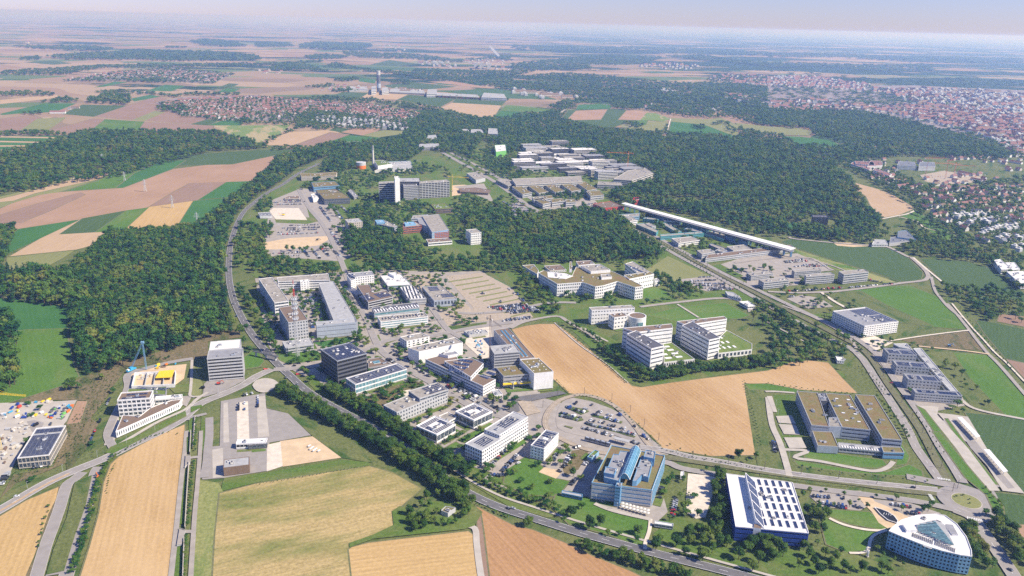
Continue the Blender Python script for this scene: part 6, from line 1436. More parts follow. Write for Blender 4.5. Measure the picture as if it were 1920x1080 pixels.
wood('h', '-110,950 0,965 70,1060 280,1130 420,1180 380,1200 100,1140 -110,1060', 10, (9, 14), keep=.7, key='campus')
for s_, st in (('1580,310 1640,300 1700,330 1760,360 1920,370 1920,560 1850,480 1760,420 1700,380', 11), ('1640,420 1700,440 1760,450 1820,470 1780,480 1700,456', 11)):
    wood('w', s_, st, (8, 13), keep=.55, key='distant')
wood('w', '1660,338 1720,345 1920,352 1920,372 1800,360 1700,360', 18, (9, 14), keep=.6, key='distant')
wood('w', '296,192 480,180 700,197 800,214 775,244 600,240 440,228 340,218', 13, (8, 13), keep=.5, key='distant', ch=False)
wood('w', '118,152 220,134 330,127 440,138 400,157 250,152', 24, (10, 15), keep=.5, key='distant', ch=False)
wood('d', '780,580 1060,640 1300,700 1700,800 1920,860 1920,540 1200,490 400,490 0,520 300,600', 30, (8, 13), keep=.5, key='distant', ch=False)
wood('c', '1460,350 1600,320 1920,330 1920,540 1560,510 1300,460', 36, (11, 16), keep=.5, key='distant', ch=False)
wood('d', '0,340 560,350 900,430 1500,430 1920,460 1920,520 1000,500 0,440', 60, (9, 13), keep=.4, key='distant', ch=False)
wood('w', '560,208 640,212 700,220 650,226 560,240 555,222', 16, (8, 12), keep=.7, key='distant')
# belts and copses of the far country: bigger steps, the canopy reads as one mass
def belt(zone, s_, step, hgt=(12, 20), keep=.9): wood(zone, s_, step, hgt, .1, 'distant', keep, False)
belt('a', '340,185 600,165 900,150 1050,135 1300,145 1700,155 1940,185 1960,215 1600,215 1240,220 1000,205 850,210 500,205', 42, (20, 30))
belt('a', '80,105 400,105 700,110 880,125 720,145 560,140 240,125', 60, (20, 28)); belt('a', '1430,75 1520,62 1680,68 1860,108 1700,112 1500,100', 60, (25, 40))
belt('a', '0,300 300,280 600,262 760,250 1200,245 1920,235 1920,258 1300,262 1200,270 800,270 640,290 480,320 0,322', 32)
belt('a', '960,345 1240,350 1240,380 960,370', 28, (12, 18)); belt('a', '0,455 200,440 440,460 400,475 0,480', 28, (12, 18)); belt('a', '700,440 900,435 1100,448 1360,478 1350,490 1160,470 900,455 720,455', 26, (12, 16))
belt('a', '640,520 760,480 860,470 970,480 975,540 880,545 680,530', 22, (18, 28)); belt('a', '320,520 480,490 580,500 575,525 330,530', 24, (12, 16)); belt('a', '1380,455 1560,455 1800,460 1790,475 1400,475', 26, (12, 16))
belt('a', '1175,560 1300,545 1400,550 1420,600 1290,600 1180,585', 20, (12, 17)); belt('a', '160,605 310,595 310,618 160,618', 20, (10, 14)); belt('a', '1800,660 1870,645 1890,685 1800,690', 18, (12, 16)); belt('a', '570,760 700,735 860,748 860,770 700,790 580,775', 16, (12, 17))
belt('a', '150,190 300,180 310,205 150,210', 40); belt('a', '1240,108 1400,108 1380,118 1240,118', 60)
belt('b', '0,85 240,82 280,110 0,115', 60, (20, 30)); belt('b', '320,100 440,80 700,85 860,95 880,115 700,135 480,130 330,122', 55, (25, 35)); belt('b', '350,180 500,170 700,180 640,200 400,205', 45, (16, 24)); belt('b', '650,145 880,150 900,190 760,190 660,165', 50)
belt('b', '90,270 200,235 400,250 500,280 560,298 300,285 100,285', 32, (14, 20)); belt('b', '500,260 600,230 760,265 900,285 1100,300 1200,310 1150,330 1000,310 820,300 800,280 560,265', 32, (13, 19)); belt('b', '0,235 140,232 500,215 480,225 140,250 0,250', 34)
belt('b', '350,410 560,385 600,395 520,418', 24, (9, 13)); belt('b', '580,365 640,345 760,335 760,355 690,372', 24, (12, 17)); belt('b', '1000,385 1040,362 1150,365 1160,392', 26, (13, 19)); belt('b', '545,435 700,420 800,445 560,447', 20, (10, 14))
belt('b', '860,160 1150,165 1300,180 1500,210 1700,195 1920,180 1920,215 1750,200 1540,225 1480,225 1300,215 1180,205 900,190', 60, (16, 24)); belt('b', '1200,280 1500,285 1920,295 1920,440 1700,400 1500,370 1300,360 1180,345 1140,320', 28, (12, 18), .85)
belt('b', '1280,460 1500,485 1900,498 1900,510 1500,497 1280,478', 18, (8, 12)); belt('b', '400,490 520,485 860,500 1200,540 1380,575 1500,600 1640,640 1900,640 1900,690 1600,680 1400,640 1210,580 900,530 600,500', 19, (11, 16), .75)
belt('b', '100,860 400,850 440,870 120,880', 14, (8, 12)); belt('b', '30,860 110,790 260,730 330,690 310,640 400,700 280,740 130,810 60,880', 15, (9, 14), .7); belt('b', '420,715 500,705 530,725 430,730', 14, (8, 12))
belt('c', '0,100 400,120 900,110 1500,140 1920,150 1920,180 1100,160 300,150 0,130', 110, (20, 30), .7)
belt('c', '0,240 300,210 700,170 1130,190 1000,240 740,250 560,240 600,280 200,290 0,330', 50, (16, 24), .9); belt('c', '1150,185 1400,175 1700,210 1920,235 1920,262 1700,240 1440,215', 55, (20, 30))
belt('c', '0,330 440,310 700,330 1100,370 1260,380 1700,390 1920,420 1920,540 1560,520 1000,480 740,420 560,400 100,360', 34, (13, 19), .9); belt('c', '0,365 500,400 1000,440 1300,500 1920,550 1920,640 1700,620 1500,600 1200,600 960,570 750,555 720,530 420,540 500,500 240,440 0,425', 25, (12, 18), .85)
belt('c', '740,560 760,530 960,545 980,580 830,580', 18, (14, 20)); belt('c', '960,575 1200,580 1500,600 1600,640 1400,640 1180,615', 20, (13, 18)); belt('c', '1560,610 1920,560 1920,700 1780,680', 20, (13, 18))
belt('c', '830,680 900,670 1000,700 930,720', 16, (10, 14)); belt('c', '1320,700 1440,700 1460,728 1380,722', 16, (10, 14)); belt('c', '1440,690 1600,660 1700,740 1640,780 1600,700', 20, (10, 14), .5); belt('c', '1750,745 1920,755 1920,775 1760,765', 16, (10, 14))
belt('c', '940,730 980,720 1020,750 950,755', 15, (10, 14)); belt('c', '1140,740 1165,690 1175,700 1160,750', 16, (9, 12)); belt('c', '700,730 1000,740 1640,800 1920,860 1920,940 1600,880 1200,800 700,760', 20, (12, 17), .9)
belt('c', '280,560 420,500 480,560 380,590', 18, (12, 16)); belt('c', '0,620 170,600 240,640 160,690 0,700', 18, (12, 16), .8); belt('c', '250,680 420,660 700,730 640,760 300,730', 18, (12, 17), .9)
belt('d', '0,160 400,160 900,180 1400,190 1920,200 1920,230 1100,230 500,190 0,190', 110, (18, 28), .8); belt('d', '0,230 500,240 900,250 1240,240 1240,290 900,300 400,260 0,270', 75, (16, 24), .9)
belt('d', '0,270 600,330 900,360 1500,340 1920,360 1920,400 1400,390 900,400 700,380 400,330 0,310', 70, (10, 14), .3); belt('d', '0,430 300,420 700,440 1200,500 1700,540 1920,560 1920,610 1500,600 1100,560 700,540 300,500 0,520', 44, (8, 12), .35)
belt('d', '0,590 300,610 620,600 780,640 1060,700 1440,750 1600,800 1760,830 1920,900 1920,940 1300,900 1200,890 1000,800 400,690 0,700', 24, (12, 18), .8); belt('d', '0,700 0,620 200,640 330,700 200,720', 20, (12, 17)); belt('d', '0,765 100,775 200,840 640,870 640,920 560,960 400,900 0,830', 17, (13, 18), .95)
belt('d', '1100,870 1300,860 1920,880 1920,960 1300,920', 24, (11, 16), .6); belt('d', '900,650 1500,780 1920,860 1920,760 1500,680', 46, (8, 12), .3); belt('d', '1300,600 1440,620 1440,660 1200,660', 30, (12, 17)); belt('d', '1640,850 1780,830 1780,880 1640,880', 24, (11, 15))
belt('h', '1540,100 1920,40 1920,110 1700,100 1540,130', 18, (11, 16), .8)
for s_, st, kp in (('700,300 850,280 1000,320 1050,300 1130,350 1200,310 1230,330 1150,420 1060,430 880,400 800,420 820,480 1000,440 1080,460 1100,510 1260,520 1300,560 1200,600 1400,600 1500,600 1340,640 900,640 660,620 600,480 560,430 640,400 690,380', 10, .62),
                   ('780,150 920,200 960,260 1300,260 1180,300 900,240 760,200', 10, .45), ('1450,260 1900,300 1920,420 1700,440 1560,420 1480,330', 11, .7), ('1480,340 1600,440 1560,520 1480,500 1430,400', 10, .6), ('1700,430 1920,420 1920,640 1800,600', 10, .8),
                   ('60,200 130,190 120,280 60,320 0,300', 10, .7), ('470,130 560,100 700,110 760,150 660,160', 10, .5), ('1480,190 1640,170 1700,230 1600,260 1500,230', 12, .35), ('520,270 560,330 600,350 640,260 600,240', 9, .4), ('200,280 330,300 420,380 320,400 240,300', 9, .0),
                   ('60,400 130,400 120,500 60,520', 9, .8), ('0,510 60,520 120,700 0,720', 9, .8), ('200,590 560,560 600,590 340,605', 8, .45), ('600,840 660,900 720,1000 760,1070 720,1080 640,960', 8, .45)):
    wood('f', s_, st, (8, 14), keep=kp, key='campus')
for s_, st, kp in (('-250,1060 -520,930 -500,900 -300,880 0,850 340,850 560,900 700,1000 1080,1030 1060,1080 860,1200 760,1290 400,1330 100,1400 -60,1420', 13, .18), ('-200,900 -40,940 60,1000 -60,1090 -240,1060', 12, .7), ('-160,800 0,850 40,960 -40,980 -200,880', 12, .6), ('0,1000 200,990 300,1040 100,1080', 11, .4), ('300,900 560,950 700,1020 500,1000', 13, .35), ('-400,900 -240,920 -240,1060 -380,1040', 13, .4)):
    wood('c', s_, st, (9, 14), keep=kp, key='campus')
for s_, st, kp in (('960,320 1300,420 1420,470 1440,560 1240,480 1000,400', 10, .5), ('1160,560 1440,640 1620,600 1440,540', 9, .4), ('1600,480 2000,580 2060,600 1700,560', 9, .5), ('1640,620 2000,570 2060,600 1900,640', 9, .0), ('1600,740 1900,700 1960,760 1800,800', 9, .35), ('40,760 100,900 300,1090 60,1000', 9, .6), ('340,890 400,920 600,960 400,960', 8, .5), ('1140,820 1260,830 1400,900 1220,900', 9, .8), ('400,640 780,640 760,690 480,660', 10, .4), ('740,640 860,680 820,760 760,720', 9, .6)):
    wood('g', s_, st, (8, 13), keep=kp, key='campus')
for s_, kp in (('480,525 700,508 830,512 900,600 870,640 940,700 1000,780 900,860 760,790 600,730 500,640', .58), ('880,860 1000,790 1100,860 1100,960 900,900', .25), ('1240,880 1340,900 1340,960 1250,990', .3), ('1400,540 1640,660 1600,560 1480,500', .25), ('1630,640 1700,620 1800,760 1720,780', .25), ('40,760 140,700 240,650 200,800 60,930', .05)):
    wood('w', s_, 8.5, (4, 9), keep=kp, key='campus')
scatter('woodland', STUFF['wood'], FARB + FARC, 'dense dark woods of broadleaf and conifer trees covering the slopes', 'woodland')
scatter('campus_woods', STUFF['campus'], FARB + FARC, 'groves of mid green trees between the campus buildings', 'woodland')
scatter('distant_woods', STUFF['distant'], FARB + FARC, 'distant dark belts of woodland across the plain', 'woodland')
# --- single trees: rows, park trees, hedgerows
TREES = []     # x, y, height, width, label, group
def row(zone, s_, step, hgt, label, wid=1.0, jit=1.5, both=0, off=0.0, smo=3):
    P = smooth([G(*a, GL) for a in px(zone, s_)], smo); D = dense(P, step)
    for i, p in enumerate(D):
        d = (D[min(i + 1, len(D) - 1)] - D[max(i - 1, 0)]).normalized(); q = Vector((-d.y, d.x))
        for o_ in ([off] if not both else [off - both, off + both]):
            c = p + q * (o_ + rt_.uniform(-jit, jit)) + d * rt_.uniform(-jit, jit)
            if clear(c.x, c.y, 1.5, False): TREES.append((c.x, c.y, rt_.uniform(*hgt), wid * rt_.uniform(.9, 1.15), label))
def single(zone, s_, label):
    for t_ in s_.split():
        a = t_.split(','); p = G(*px(zone, a[0] + ',' + a[1])[0], GL); TREES.append((p.x, p.y, float(a[2]), float(a[3]) if len(a) > 3 else 1.05, label))
row('w', '528,735 560,752 600,774 640,795 680,815 720,840 760,866 800,893 840,918 872,938', 6.4, (10, 14.5), 'in the field-side highway belt', 1.1, 1.8, both=3.8)
row('w', '612,732 650,752 690,775 730,800 770,826 810,852 850,876 880,892', 6.8, (9.5, 13.5), 'in the office-side highway belt', 1.1, 1.6, both=3.2)
row('w', '880,892 920,910 960,925 1000,938 1040,955 1065,970', 6.5, (5, 8), 'in the hedge bank below the sloping lawn', 1.3, 1.4, both=2.4)
row('w', '1085,1022 1120,1036 1160,1048 1200,1058 1250,1072 1300,1084', 6, (6, 9), 'in the hedge under the highway', 1.15, 1.5, both=2.2)
single('n', '1280,505,9 1360,480,8 1440,490,9 1500,500,11 1560,520,11 1620,530,9 1560,560,9 1240,560,8 1300,560,7 1160,620,9 1150,680,9 1210,700,9 1280,680,10 1200,740,8 1290,640,9 1360,620,8 1400,700,8 1450,700,7 1500,690,7 1560,640,9 1590,620,8 1230,660,9 1260,720,9 1340,690,8 1580,580,9', 'in the ring round the little pump house')
single('o', '120,700,10,1.2 440,630,11 385,680,7 580,720,12 660,700,10 715,775,7 800,775,5,1.3 945,760,9 930,820,7 1080,880,12 1100,830,9 1230,855,11 1300,920,8 1430,960,12 1500,900,10 1460,290,6 460,330,9 440,250,6 1180,660,6 1280,370,7 1260,490,6 270,255,5 1300,600,5', 'on the lawns below the blue research centre')
single('o', '1330,780,11 1400,760,11 1450,790,12 1520,800,12 1560,860,12 1610,860,10 1340,840,9 1420,840,10 1500,730,9 1560,740,9 1700,950,12 1800,870,12 1900,900,12 1850,980,11 1800,1040,10 1880,820,11', 'in the grove between park and blue hall')
row('o', '1560,330 1550,420 1560,500 1590,560 1560,640 1500,680', 6, (8, 11), 'in the dense tree row hugging the blue hall', 1.0, 1.5, both=2.2)
single('p', '0,860,12 60,890,13 110,930,12 40,960,11 -60,850,12 -120,860,12 -160,900,11 300,940,10 270,880,9 340,990,9 230,1010,8 430,930,9 500,960,9 540,910,8 470,1010,9 560,1030,9 620,1060,8 700,1040,9 850,1040,9 900,1060,8 380,1060,9 340,640,11 400,690,12 430,640,11 350,750,11 300,610,10 410,750,9 380,580,8 370,850,7 820,890,6 860,930,5', 'in the gardens between blue hall and three-cornered office')
single('p', '260,480,7 310,450,6 430,450,5 570,480,6 610,560,7 490,560,5 380,540,5 740,570,6 810,490,5 960,510,7 1000,590,7 1200,590,9 1230,560,8 1160,600,7 680,520,4', 'round the car park above the three-cornered office')
row('p', '1480,740 1520,800 1560,900 1620,960 1700,1050', 6, (7, 11), 'in the thicket behind the three-cornered office', 1.1, 2, both=3)
row('p', '1680,640 1730,700 1800,780 1880,900 1930,990', 6, (8, 12), 'in the wood strip across the road at the picture edge'.replace('picture edge', 'brown patch'), 1.1, 2, both=3.5)
row('p', '1640,430 1740,560 1760,640', 7, (3, 5), 'along the ditch behind the roundabout', 1.1, 1)
single('k', '1700,1150,10 1830,1160,9 1760,1190,6', 'at the foot of the great ochre field')
row('m', '860,185 800,260 760,350 720,450 700,560 680,640', 4.6, (3.5, 5.5), 'in the shrub row beside the long wheat field', 1.3, 1.0, both=.9)
row('m', '670,660 640,760 620,860 580,960 550,1060', 5, (3.5, 5.5), 'in the shrub row beside the long wheat field', 1.3, 1.2, both=.9)
row('m', '370,560 340,660 310,780 270,880', 8, (2, 3.5), 'on the scrubby verge of the corner lane', 1.3, 1.5)
row('m', '1465,0 1460,150', 4, (2.5, 4), 'in the planted strip along the concrete channel', 1.2, .5)
row('m', '1455,230 1435,400 1420,560 1412,700', 4, (2.5, 4), 'in the planted strip along the concrete channel', 1.2, .5)
row('m', '1400,780 1395,900 1385,1080', 4, (2.5, 4), 'in the planted strip along the concrete channel', 1.2, .5)
row('i', '1470,860 1460,1080', 4, (2.5, 4), 'in the planted strip along the concrete channel', 1.2, .5)
single('i', '540,640,13,1.1 500,650,9 1800,230,14,1.1 1830,300,12 1870,360,10 1850,200,12 590,630,8', 'beside the pale lane below the western wood')
single('j', '780,290,12 70,230,10 110,270,9 40,150,10 0,80,10 140,310,8 490,310,5 840,150,7 860,190,6 880,170,6 820,120,6 1550,700,5 1510,740,5 1490,670,4 1420,790,5 1400,800,5 1240,600,5', 'along the campus street near the mast')
single('j', '1060,350,6 1080,370,6 1100,370,5 1040,340,5 960,220,6 1000,230,6 1050,210,6 1080,210,6 1170,220,7 1290,210,5', 'in the garden before the glass offices')
row('k', '420,160 500,190 560,220 620,260 660,300 700,330', 7, (6, 9), 'on the bank beside the white faculty blocks', 1.1, 1.5)
row('k', '680,340 760,400 850,460 930,500 1000,545', 6.5, (8, 12), 'in the hedge under the faculty blocks', 1.15, 1.5, both=4)
row('k', '960,570 1060,560 1180,540 1320,510 1480,490 1620,480 1780,470 1920,440', 6.5, (9, 14), 'in the hedge above the ochre field', 1.1, 1.5, both=5)
row('f', '600,840 640,920 700,1000 760,1070', 10, (6, 8), 'along the street beside the courtyard hall', 1.1, .8)
row('l', '640,300 700,370', 9, (5, 7), 'beside the small white hut', 1)
single('l', '1330,470,12,1.15 1400,490,11 1450,540,11 1310,490,7 1230,350,7 1560,640,8,1.15 1480,620,6 1470,580,5 1650,755,7,1.3 1620,745,5 1390,560,4 1120,325,5 1460,810,6,1.3', 'on the sloping meadow behind the school')
row('l', '690,480 760,540 820,600 870,670 900,700', 9, (3, 4.5), 'young street tree beside the golden field', .6, .3, both=2)
row('l', '820,700 870,760 930,830 1000,930 1060,1020', 7, (3, 5), 'in the shrub strip beside the mossy institute wing', 1.2, 1)
row('l', '1110,830 1180,930 1250,1030 1320,1130', 10, (3, 4), 'young tree on the tram verge', .6, .3)
row('l', '1020,850 1100,960 1180,1070 1260,1180', 13, (3, 4), 'small tree between the tram tracks', .6, .3)
row('l', '1440,35 1520,140 1580,220 1680,330 1760,420 1860,540 1930,620', 14, (3.5, 5), 'lining the pale field lane', .7, .3)
row('k', '1740,580 1780,720 1830,900 1870,1080', 7, (1.5, 2.5), 'low shrub on the institute fence line', 1.2, .3)
row('p', '250,260 500,310 760,330 1000,340 1200,370', 9, (1.8, 3), 'shrub on the green bank above the avenue', 1.2, 1.2)
row('l', '0,595 200,625 420,655 680,680', 6, (1.5, 2.5), 'in the low hedge behind the institute', 1.4, .3)
row('g', '1230,590 1330,670 1450,750 1560,820 1700,900', 12, (4, 5.5), 'young tree along the boulevard', .7, .3, both=5)
row('g', '900,420 1000,480 1100,550 1200,610', 12, (4, 5.5), 'young tree along the boulevard', .7, .3, both=5)
row('o', '1180,100 1280,140 1400,170 1500,190', 12, (2, 3), 'shrub beside the lower ochre field', 1.1, .4)
row('p', '1420,490 1480,480 1520,520 1480,540', 7, (1.5, 2.5), 'shrub on the roundabout island', 1.2, 1)
single('p', '1010,1000,4 930,900,4 950,960,4 1460,760,7', 'by the entrance of the three-cornered office')
single('j', '1590,930,4 1500,960,4 1460,1010,4 1400,1050,4 1700,880,4 1740,860,4 1810,820,4 1620,760,3', 'in the little gardens between the white pavilions')
single('k', '100,1060,4 130,1010,4 380,1080,5 400,1090,5', 'beside the small solar roofed office')
LMK = [(560, 735, 'white round turning circle'), (600, 850, 'sandy paddock'), (650, 660, 'dark office cube'), (720, 745, 'brown fallow plot'), (790, 745, 'pale concrete office'), (815, 805, 'red edged pavilion'), (885, 775, 'second pavilion'), (930, 825, 'red and white office'), (845, 955, 'pump house'), (1020, 835, 'small solar office'), (960, 930, 'sloping lawn'), (1120, 900, 'shaded parking lane'), (1235, 900, 'blue research centre'), (1310, 920, 'pale gravel lot'), (1400, 1000, 'blue hall corner'), (1480, 1010, 'blue hall stair tower'), (1540, 950, 'curving lawn path'), (1620, 1040, 'stone steles'), (1700, 1010, 'three-cornered office'), (1850, 1030, 'road south of the roundabout'), (1810, 940, 'roundabout'), (1100, 1030, 'ploughed soil field'), (1250, 1060, 'field corner'), (425, 680, 'banded office tower'), (558, 660, 'radio mast'), (1190, 700, 'outer faculty block'), (1340, 670, 'inner faculty block'), (1500, 680, 'golden field'), (1600, 800, 'mossy institute'), (1710, 700, 'school comb blocks'), (210, 900, 'orange roller'), (170, 1000, 'two-lane verge'), (350, 950, 'concrete channel')]
TREES.sort(key=lambda t_: -(t_[2] / math.hypot(t_[0], t_[1], 380)))
SZ = lambda h_: 'tall' if h_ > 10.5 else 'mid-sized' if h_ > 7 else 'small' if h_ > 3.5 else 'shrub-sized'
rest = []
for i, (x, y, h_, w_, lb) in enumerate(TREES):
    if i >= 300:
        rest.append((x, y, GL - .1, rt_.uniform(0, 6.28), h_ * w_, h_, rt_.randint(0, 5))); continue
    cm, tm = (NEARB[i % 7] if h_ > 5 else MIDB[i % 4])
    r_ = empty('tree', (x, y, GL - .05), rt_.uniform(0, 6.28)); r_.scale = (h_ * w_, h_ * w_, h_)
    shp = 'broad' if w_ > 1.1 else 'rounded' if w_ > .95 else 'slim'
    l_ = f'{SZ(h_)} {shp} green tree ' + lb.replace('young street tree ', '').replace('young tree ', '').replace('small tree ', '').replace('low shrub ', '').replace('shrub ', '')
    u_, v_, _ = Pj(x, y, 0); nm_ = min(LMK, key=lambda q: math.hypot(q[0] - u_, (q[1] - v_) * 1.6))[2]
    if len((l_ + ', nearest the ' + nm_).split()) <= 16: l_ += ', nearest the ' + nm_
    tag(r_, l_, 'tree', l_.replace('tree ', 'trees ', 1))
    for nm, me_ in (('crown', cm), ('trunk', tm)):
        o = bpy.data.objects.new(nm, me_); COL.objects.link(o); o.parent = r_
scatter('small_trees', rest, FARB, 'remaining small trees and shrubs lining lanes, tracks and fields', 'trees')
# low hedges and weeds as one mass
hs = []
def hedge(zone, s_, step, h0, h1, jit=.6):
    for p in dense([G(*a, GL) for a in px(zone, s_)], step):
        hs.append((p.x + rt_.uniform(-jit, jit), p.y + rt_.uniform(-jit, jit), GL - .2, rt_.uniform(0, 6.28), rt_.uniform(h0, h1) * 1.5, rt_.uniform(h0, h1), rt_.randint(0, 5)))
hedge('k', '340,150 600,360 860,590', 3.5, 1.5, 2.6); hedge('k', '330,570 430,670', 3, 1, 2); hedge('m', '870,180 980,110 1100,50 1260,0', 3, 1.2, 2.5, 1.2)
hedge('n', '0,392 300,345 600,290 860,250', 3, .6, 1.2); hedge('m', '1330,20 1340,0', 3, 1, 2); hedge('k', '480,690 620,690 740,740 880,850 1000,950 1100,1060', 4, 1, 1.8, 2)
hedge('o', '1140,130 1300,180 1500,215 1900,280', 3, .8, 1.6, 1.5); hedge('o', '1230,560 1300,600 1320,500 1310,420', 3, 1, 2.2, 1); hedge('n', '1650,540 1760,580 1900,640', 3.5, 1.5, 3, 1); hedge('m', '860,240 820,330 790,480', 4, 1, 2)
hedge('i', '1130,400 1200,415 1280,395', 2.5, 2, 3.5, 3); hedge('f', '1440,790 1540,830', 6, .8, 1.5); hedge('j', '1340,120 1500,110 1720,65', 4, 1, 2)
for k_ in range(500):
    z_, s_ = rt_.choice((('m', (60, 340, 700, 60)), ('i', (560, 640, 880, 560)), ('i', (520, 1000, 760, 700))))
    a = rt_.random(); u = s_[0] + (s_[2] - s_[0]) * a + rt_.uniform(-70, 70); v = s_[1] + (s_[3] - s_[1]) * a + rt_.uniform(-60, 60)
    p = G(*px(z_, f'{u},{v}')[0], GL); hs.append((p.x, p.y, .7, rt_.uniform(0, 6), rt_.uniform(1, 2.4), rt_.uniform(.6, 1.5), rt_.randint(0, 5)))
scatter('hedge_growth', hs, FARB, 'low hedges and weedy scrub along field edges and banks', 'scrub')

# ------------------------------------------------------------------ cars
CARC = [('white', (.75, .75, .74)), ('silver', (.42, .43, .44)), ('black', (.015, .015, .018)), ('dark grey', (.06, .065, .075)), ('blue', (.03, .08, .25)), ('red', (.45, .02, .02)), ('pale grey', (.30, .31, .33))]
for n_, c_ in CARC: plain('car_' + n_.replace(' ', '_'), c_, .3, .1, .5, .03)
def car_mb(kind, mat):
    L, W, H_ = {'hatchback': (4.1, 1.8, 1.45), 'estate': (4.7, 1.85, 1.45), 'van': (5.3, 2.0, 2.3)}[kind]
    a = L / 2; b = W / 2; hb = .85 if kind != 'van' else 1.1
    prof = {'hatchback': [(-a, .25), (-a, .75), (-a + .15, hb), (a * .45, hb), (a * .93, .75), (a, .55), (a, .25)], 'estate': [(-a, .25), (-a, .8), (-a + .1, hb), (a * .4, hb), (a * .93, .72), (a, .55), (a, .25)],
            'van': [(-a, .25), (-a, 1.2), (-a, hb), (a * .62, hb), (a * .95, .95), (a, .7), (a, .25)]}[kind]
    cab = {'hatchback': (-a + .2, -a + .75, a * .12, a * .48), 'estate': (-a + .12, -a + .45, a * .1, a * .42), 'van': (-a + .02, -a + .12, a * .45, a * .72)}[kind]
    body, glass_, roof_ = MB(), MB(), MB(); n_ = len(prof)
    body.add([(x, -b, z) for x, z in prof] + [(x, b, z) for x, z in prof], [tuple(range(n_)), tuple(range(2 * n_ - 1, n_ - 1, -1))] + [(i, n_ + i, n_ + (i + 1) % n_, (i + 1) % n_) for i in range(n_)], mat)
    x0, x1, x2, x3 = cab; t_ = .86
    g = glass_ if kind != 'van' else body
    g.add([(x0, -b * .95, hb), (x3, -b * .95, hb), (x3, b * .95, hb), (x0, b * .95, hb), (x1, -b * t_, H_), (x2, -b * t_, H_), (x2, b * t_, H_), (x1, b * t_, H_)], [(0, 1, 5, 4), (1, 2, 6, 5), (2, 3, 7, 6), (3, 0, 4, 7)], 'glass' if kind != 'van' else mat)
    if kind == 'van': glass_.add([(x3 + .02, -b * .8, hb + .1), (x3 + .02, b * .8, hb + .1), (x2 + .06, b * .75, H_ - .15), (x2 + .06, -b * .75, H_ - .15)], [(0, 1, 2, 3)], 'glass')
    roof_.add([(x1, -b * t_, H_ + .01), (x2, -b * t_, H_ + .01), (x2, b * t_, H_ + .01), (x1, b * t_, H_ + .01)], [(0, 1, 2, 3)], mat)
    wheel = MB(); q = [(.32 * math.cos(k * .785), .32 * math.sin(k * .785)) for k in range(8)]
    wheel.add([(x, -.1, z) for x, z in q] + [(x, .1, z) for x, z in q], [tuple(range(8)), tuple(range(15, 7, -1))] + [(i, 8 + i, 8 + (i + 1) % 8, (i + 1) % 8) for i in range(8)], 'black')
    return body, glass_, roof_, wheel, (a * .62, b * .95)
CM = {}
WH = None
for kd in ('hatchback', 'estate', 'van'):
    for n_, _c in CARC:
        bd, gl, rf, wh, wp = car_mb(kd, 'car_' + n_.replace(' ', '_'))
        al = MB(); al.v, al.f, al.m, al.mats = list(bd.v), list(bd.f), list(bd.m), list(bd.mats)
        for o_ in (gl, rf):
            for f_, mi_ in zip(o_.f, o_.m): al.add([o_.v[i] for i in f_], [tuple(range(len(f_)))], o_.mats[mi_])
        for sx_ in (-1, 1):
            for sy_ in (-1, 1): al.box((sx_ * wp[0], sy_ * (wp[1] - .1), 0), .62, .2, .6, 'black')
        CM[(kd, n_)] = (bd.mesh('body'), gl.mesh('windows'), rf.mesh('roof_panel'), wh.mesh('wheel'), wp, al.mesh('parked_car'))
CARS = []; rcar = random.Random(77)
CW = [('black', 26), ('dark grey', 20), ('silver', 14), ('white', 17), ('blue', 8), ('red', 4), ('pale grey', 8)]
def pick():
    t_ = rcar.uniform(0, sum(w_ for _, w_ in CW))
    for n_, w_ in CW:
        t_ -= w_
        if t_ <= 0: return n_
    return 'black'
def park(zone, s_, lot, fill=.85, ang=90, gap=2.7, z=1.05, kinds=('hatchback', 'hatchback', 'estate', 'estate', 'van')):
    A, B_ = [G(*a, z) for a in px(zone, s_)]; L = (B_ - A).length; d = (B_ - A) / L; n_ = max(1, int(L / gap)); th = math.atan2(d.y, d.x) + math.radians(ang)
    for k in range(n_):
        if rcar.random() < fill:
            p = A + d * (k + .5) * L / n_; kd = rcar.choice(kinds) if rcar.random() < .7 else 'hatchback'
            CARS.append((p.x, p.y, th + (math.pi if rcar.random() < .5 else 0) + rcar.uniform(-.03, .03), kd, pick(), lot, z))
lot = 'in the curved car park inside the tram loop'
for s_, f_ in (('395,760 450,790', .7), ('470,795 570,820', .9), ('520,775 570,795', .8), ('600,825 660,838', .8), ('700,850 730,860', .9), ('360,815 480,845', .75), ('365,838 500,872', .9), ('500,845 520,860', 1), ('620,800 680,815', .8), ('710,825 760,840', .7), ('690,850 810,885', .6), ('740,870 810,885', 1), ('580,870 630,882', .8), ('650,880 700,895', 1), ('550,890 640,920', .95), ('650,920 930,985', .85), ('720,905 800,925', .9), ('810,930 860,940', 1), ('530,930 640,955', .95), ('640,960 760,990', .9), ('860,960 920,985', .9), ('895,1030 960,1055', .9), ('470,745 560,770', .4)):
    park('k', s_, lot, f_)
park('k', '480,725 640,768', lot, .35, 90, 4); park('k', '720,790 860,860', lot, .4, 0, 6); park('k', '910,910 960,950', lot, .8, 0, 5.5); park('k', '975,985 1030,1025', lot, .8, 0, 5.5)
lot = 'on the huge gravel car park'
for y in range(6):
    park('j', f'{1740+y*34},{85+y*9-60} {1990+y*30},{60+y*9-60}', lot, .93)
park('j', '1860,118 2060,95', lot, .9); park('j', '1850,128 2060,105', lot, .8); park('f', '1690,922 1725,920', lot, 1); park('f', '1830,985 1840,984', lot, 1); park('g', '-30,880 150,1040', lot, .7, 0, 5.5); park('g', '0,880 160,1060', lot, .5, 0, 5.5)
lot = 'along the street in front of the bent white building'
for s_ in ('1440,580 1600,670', '1560,680 1700,760', '1580,660 1760,750', '1760,760 1840,800', '1420,600 1540,660'): park('j', s_, lot, .75)
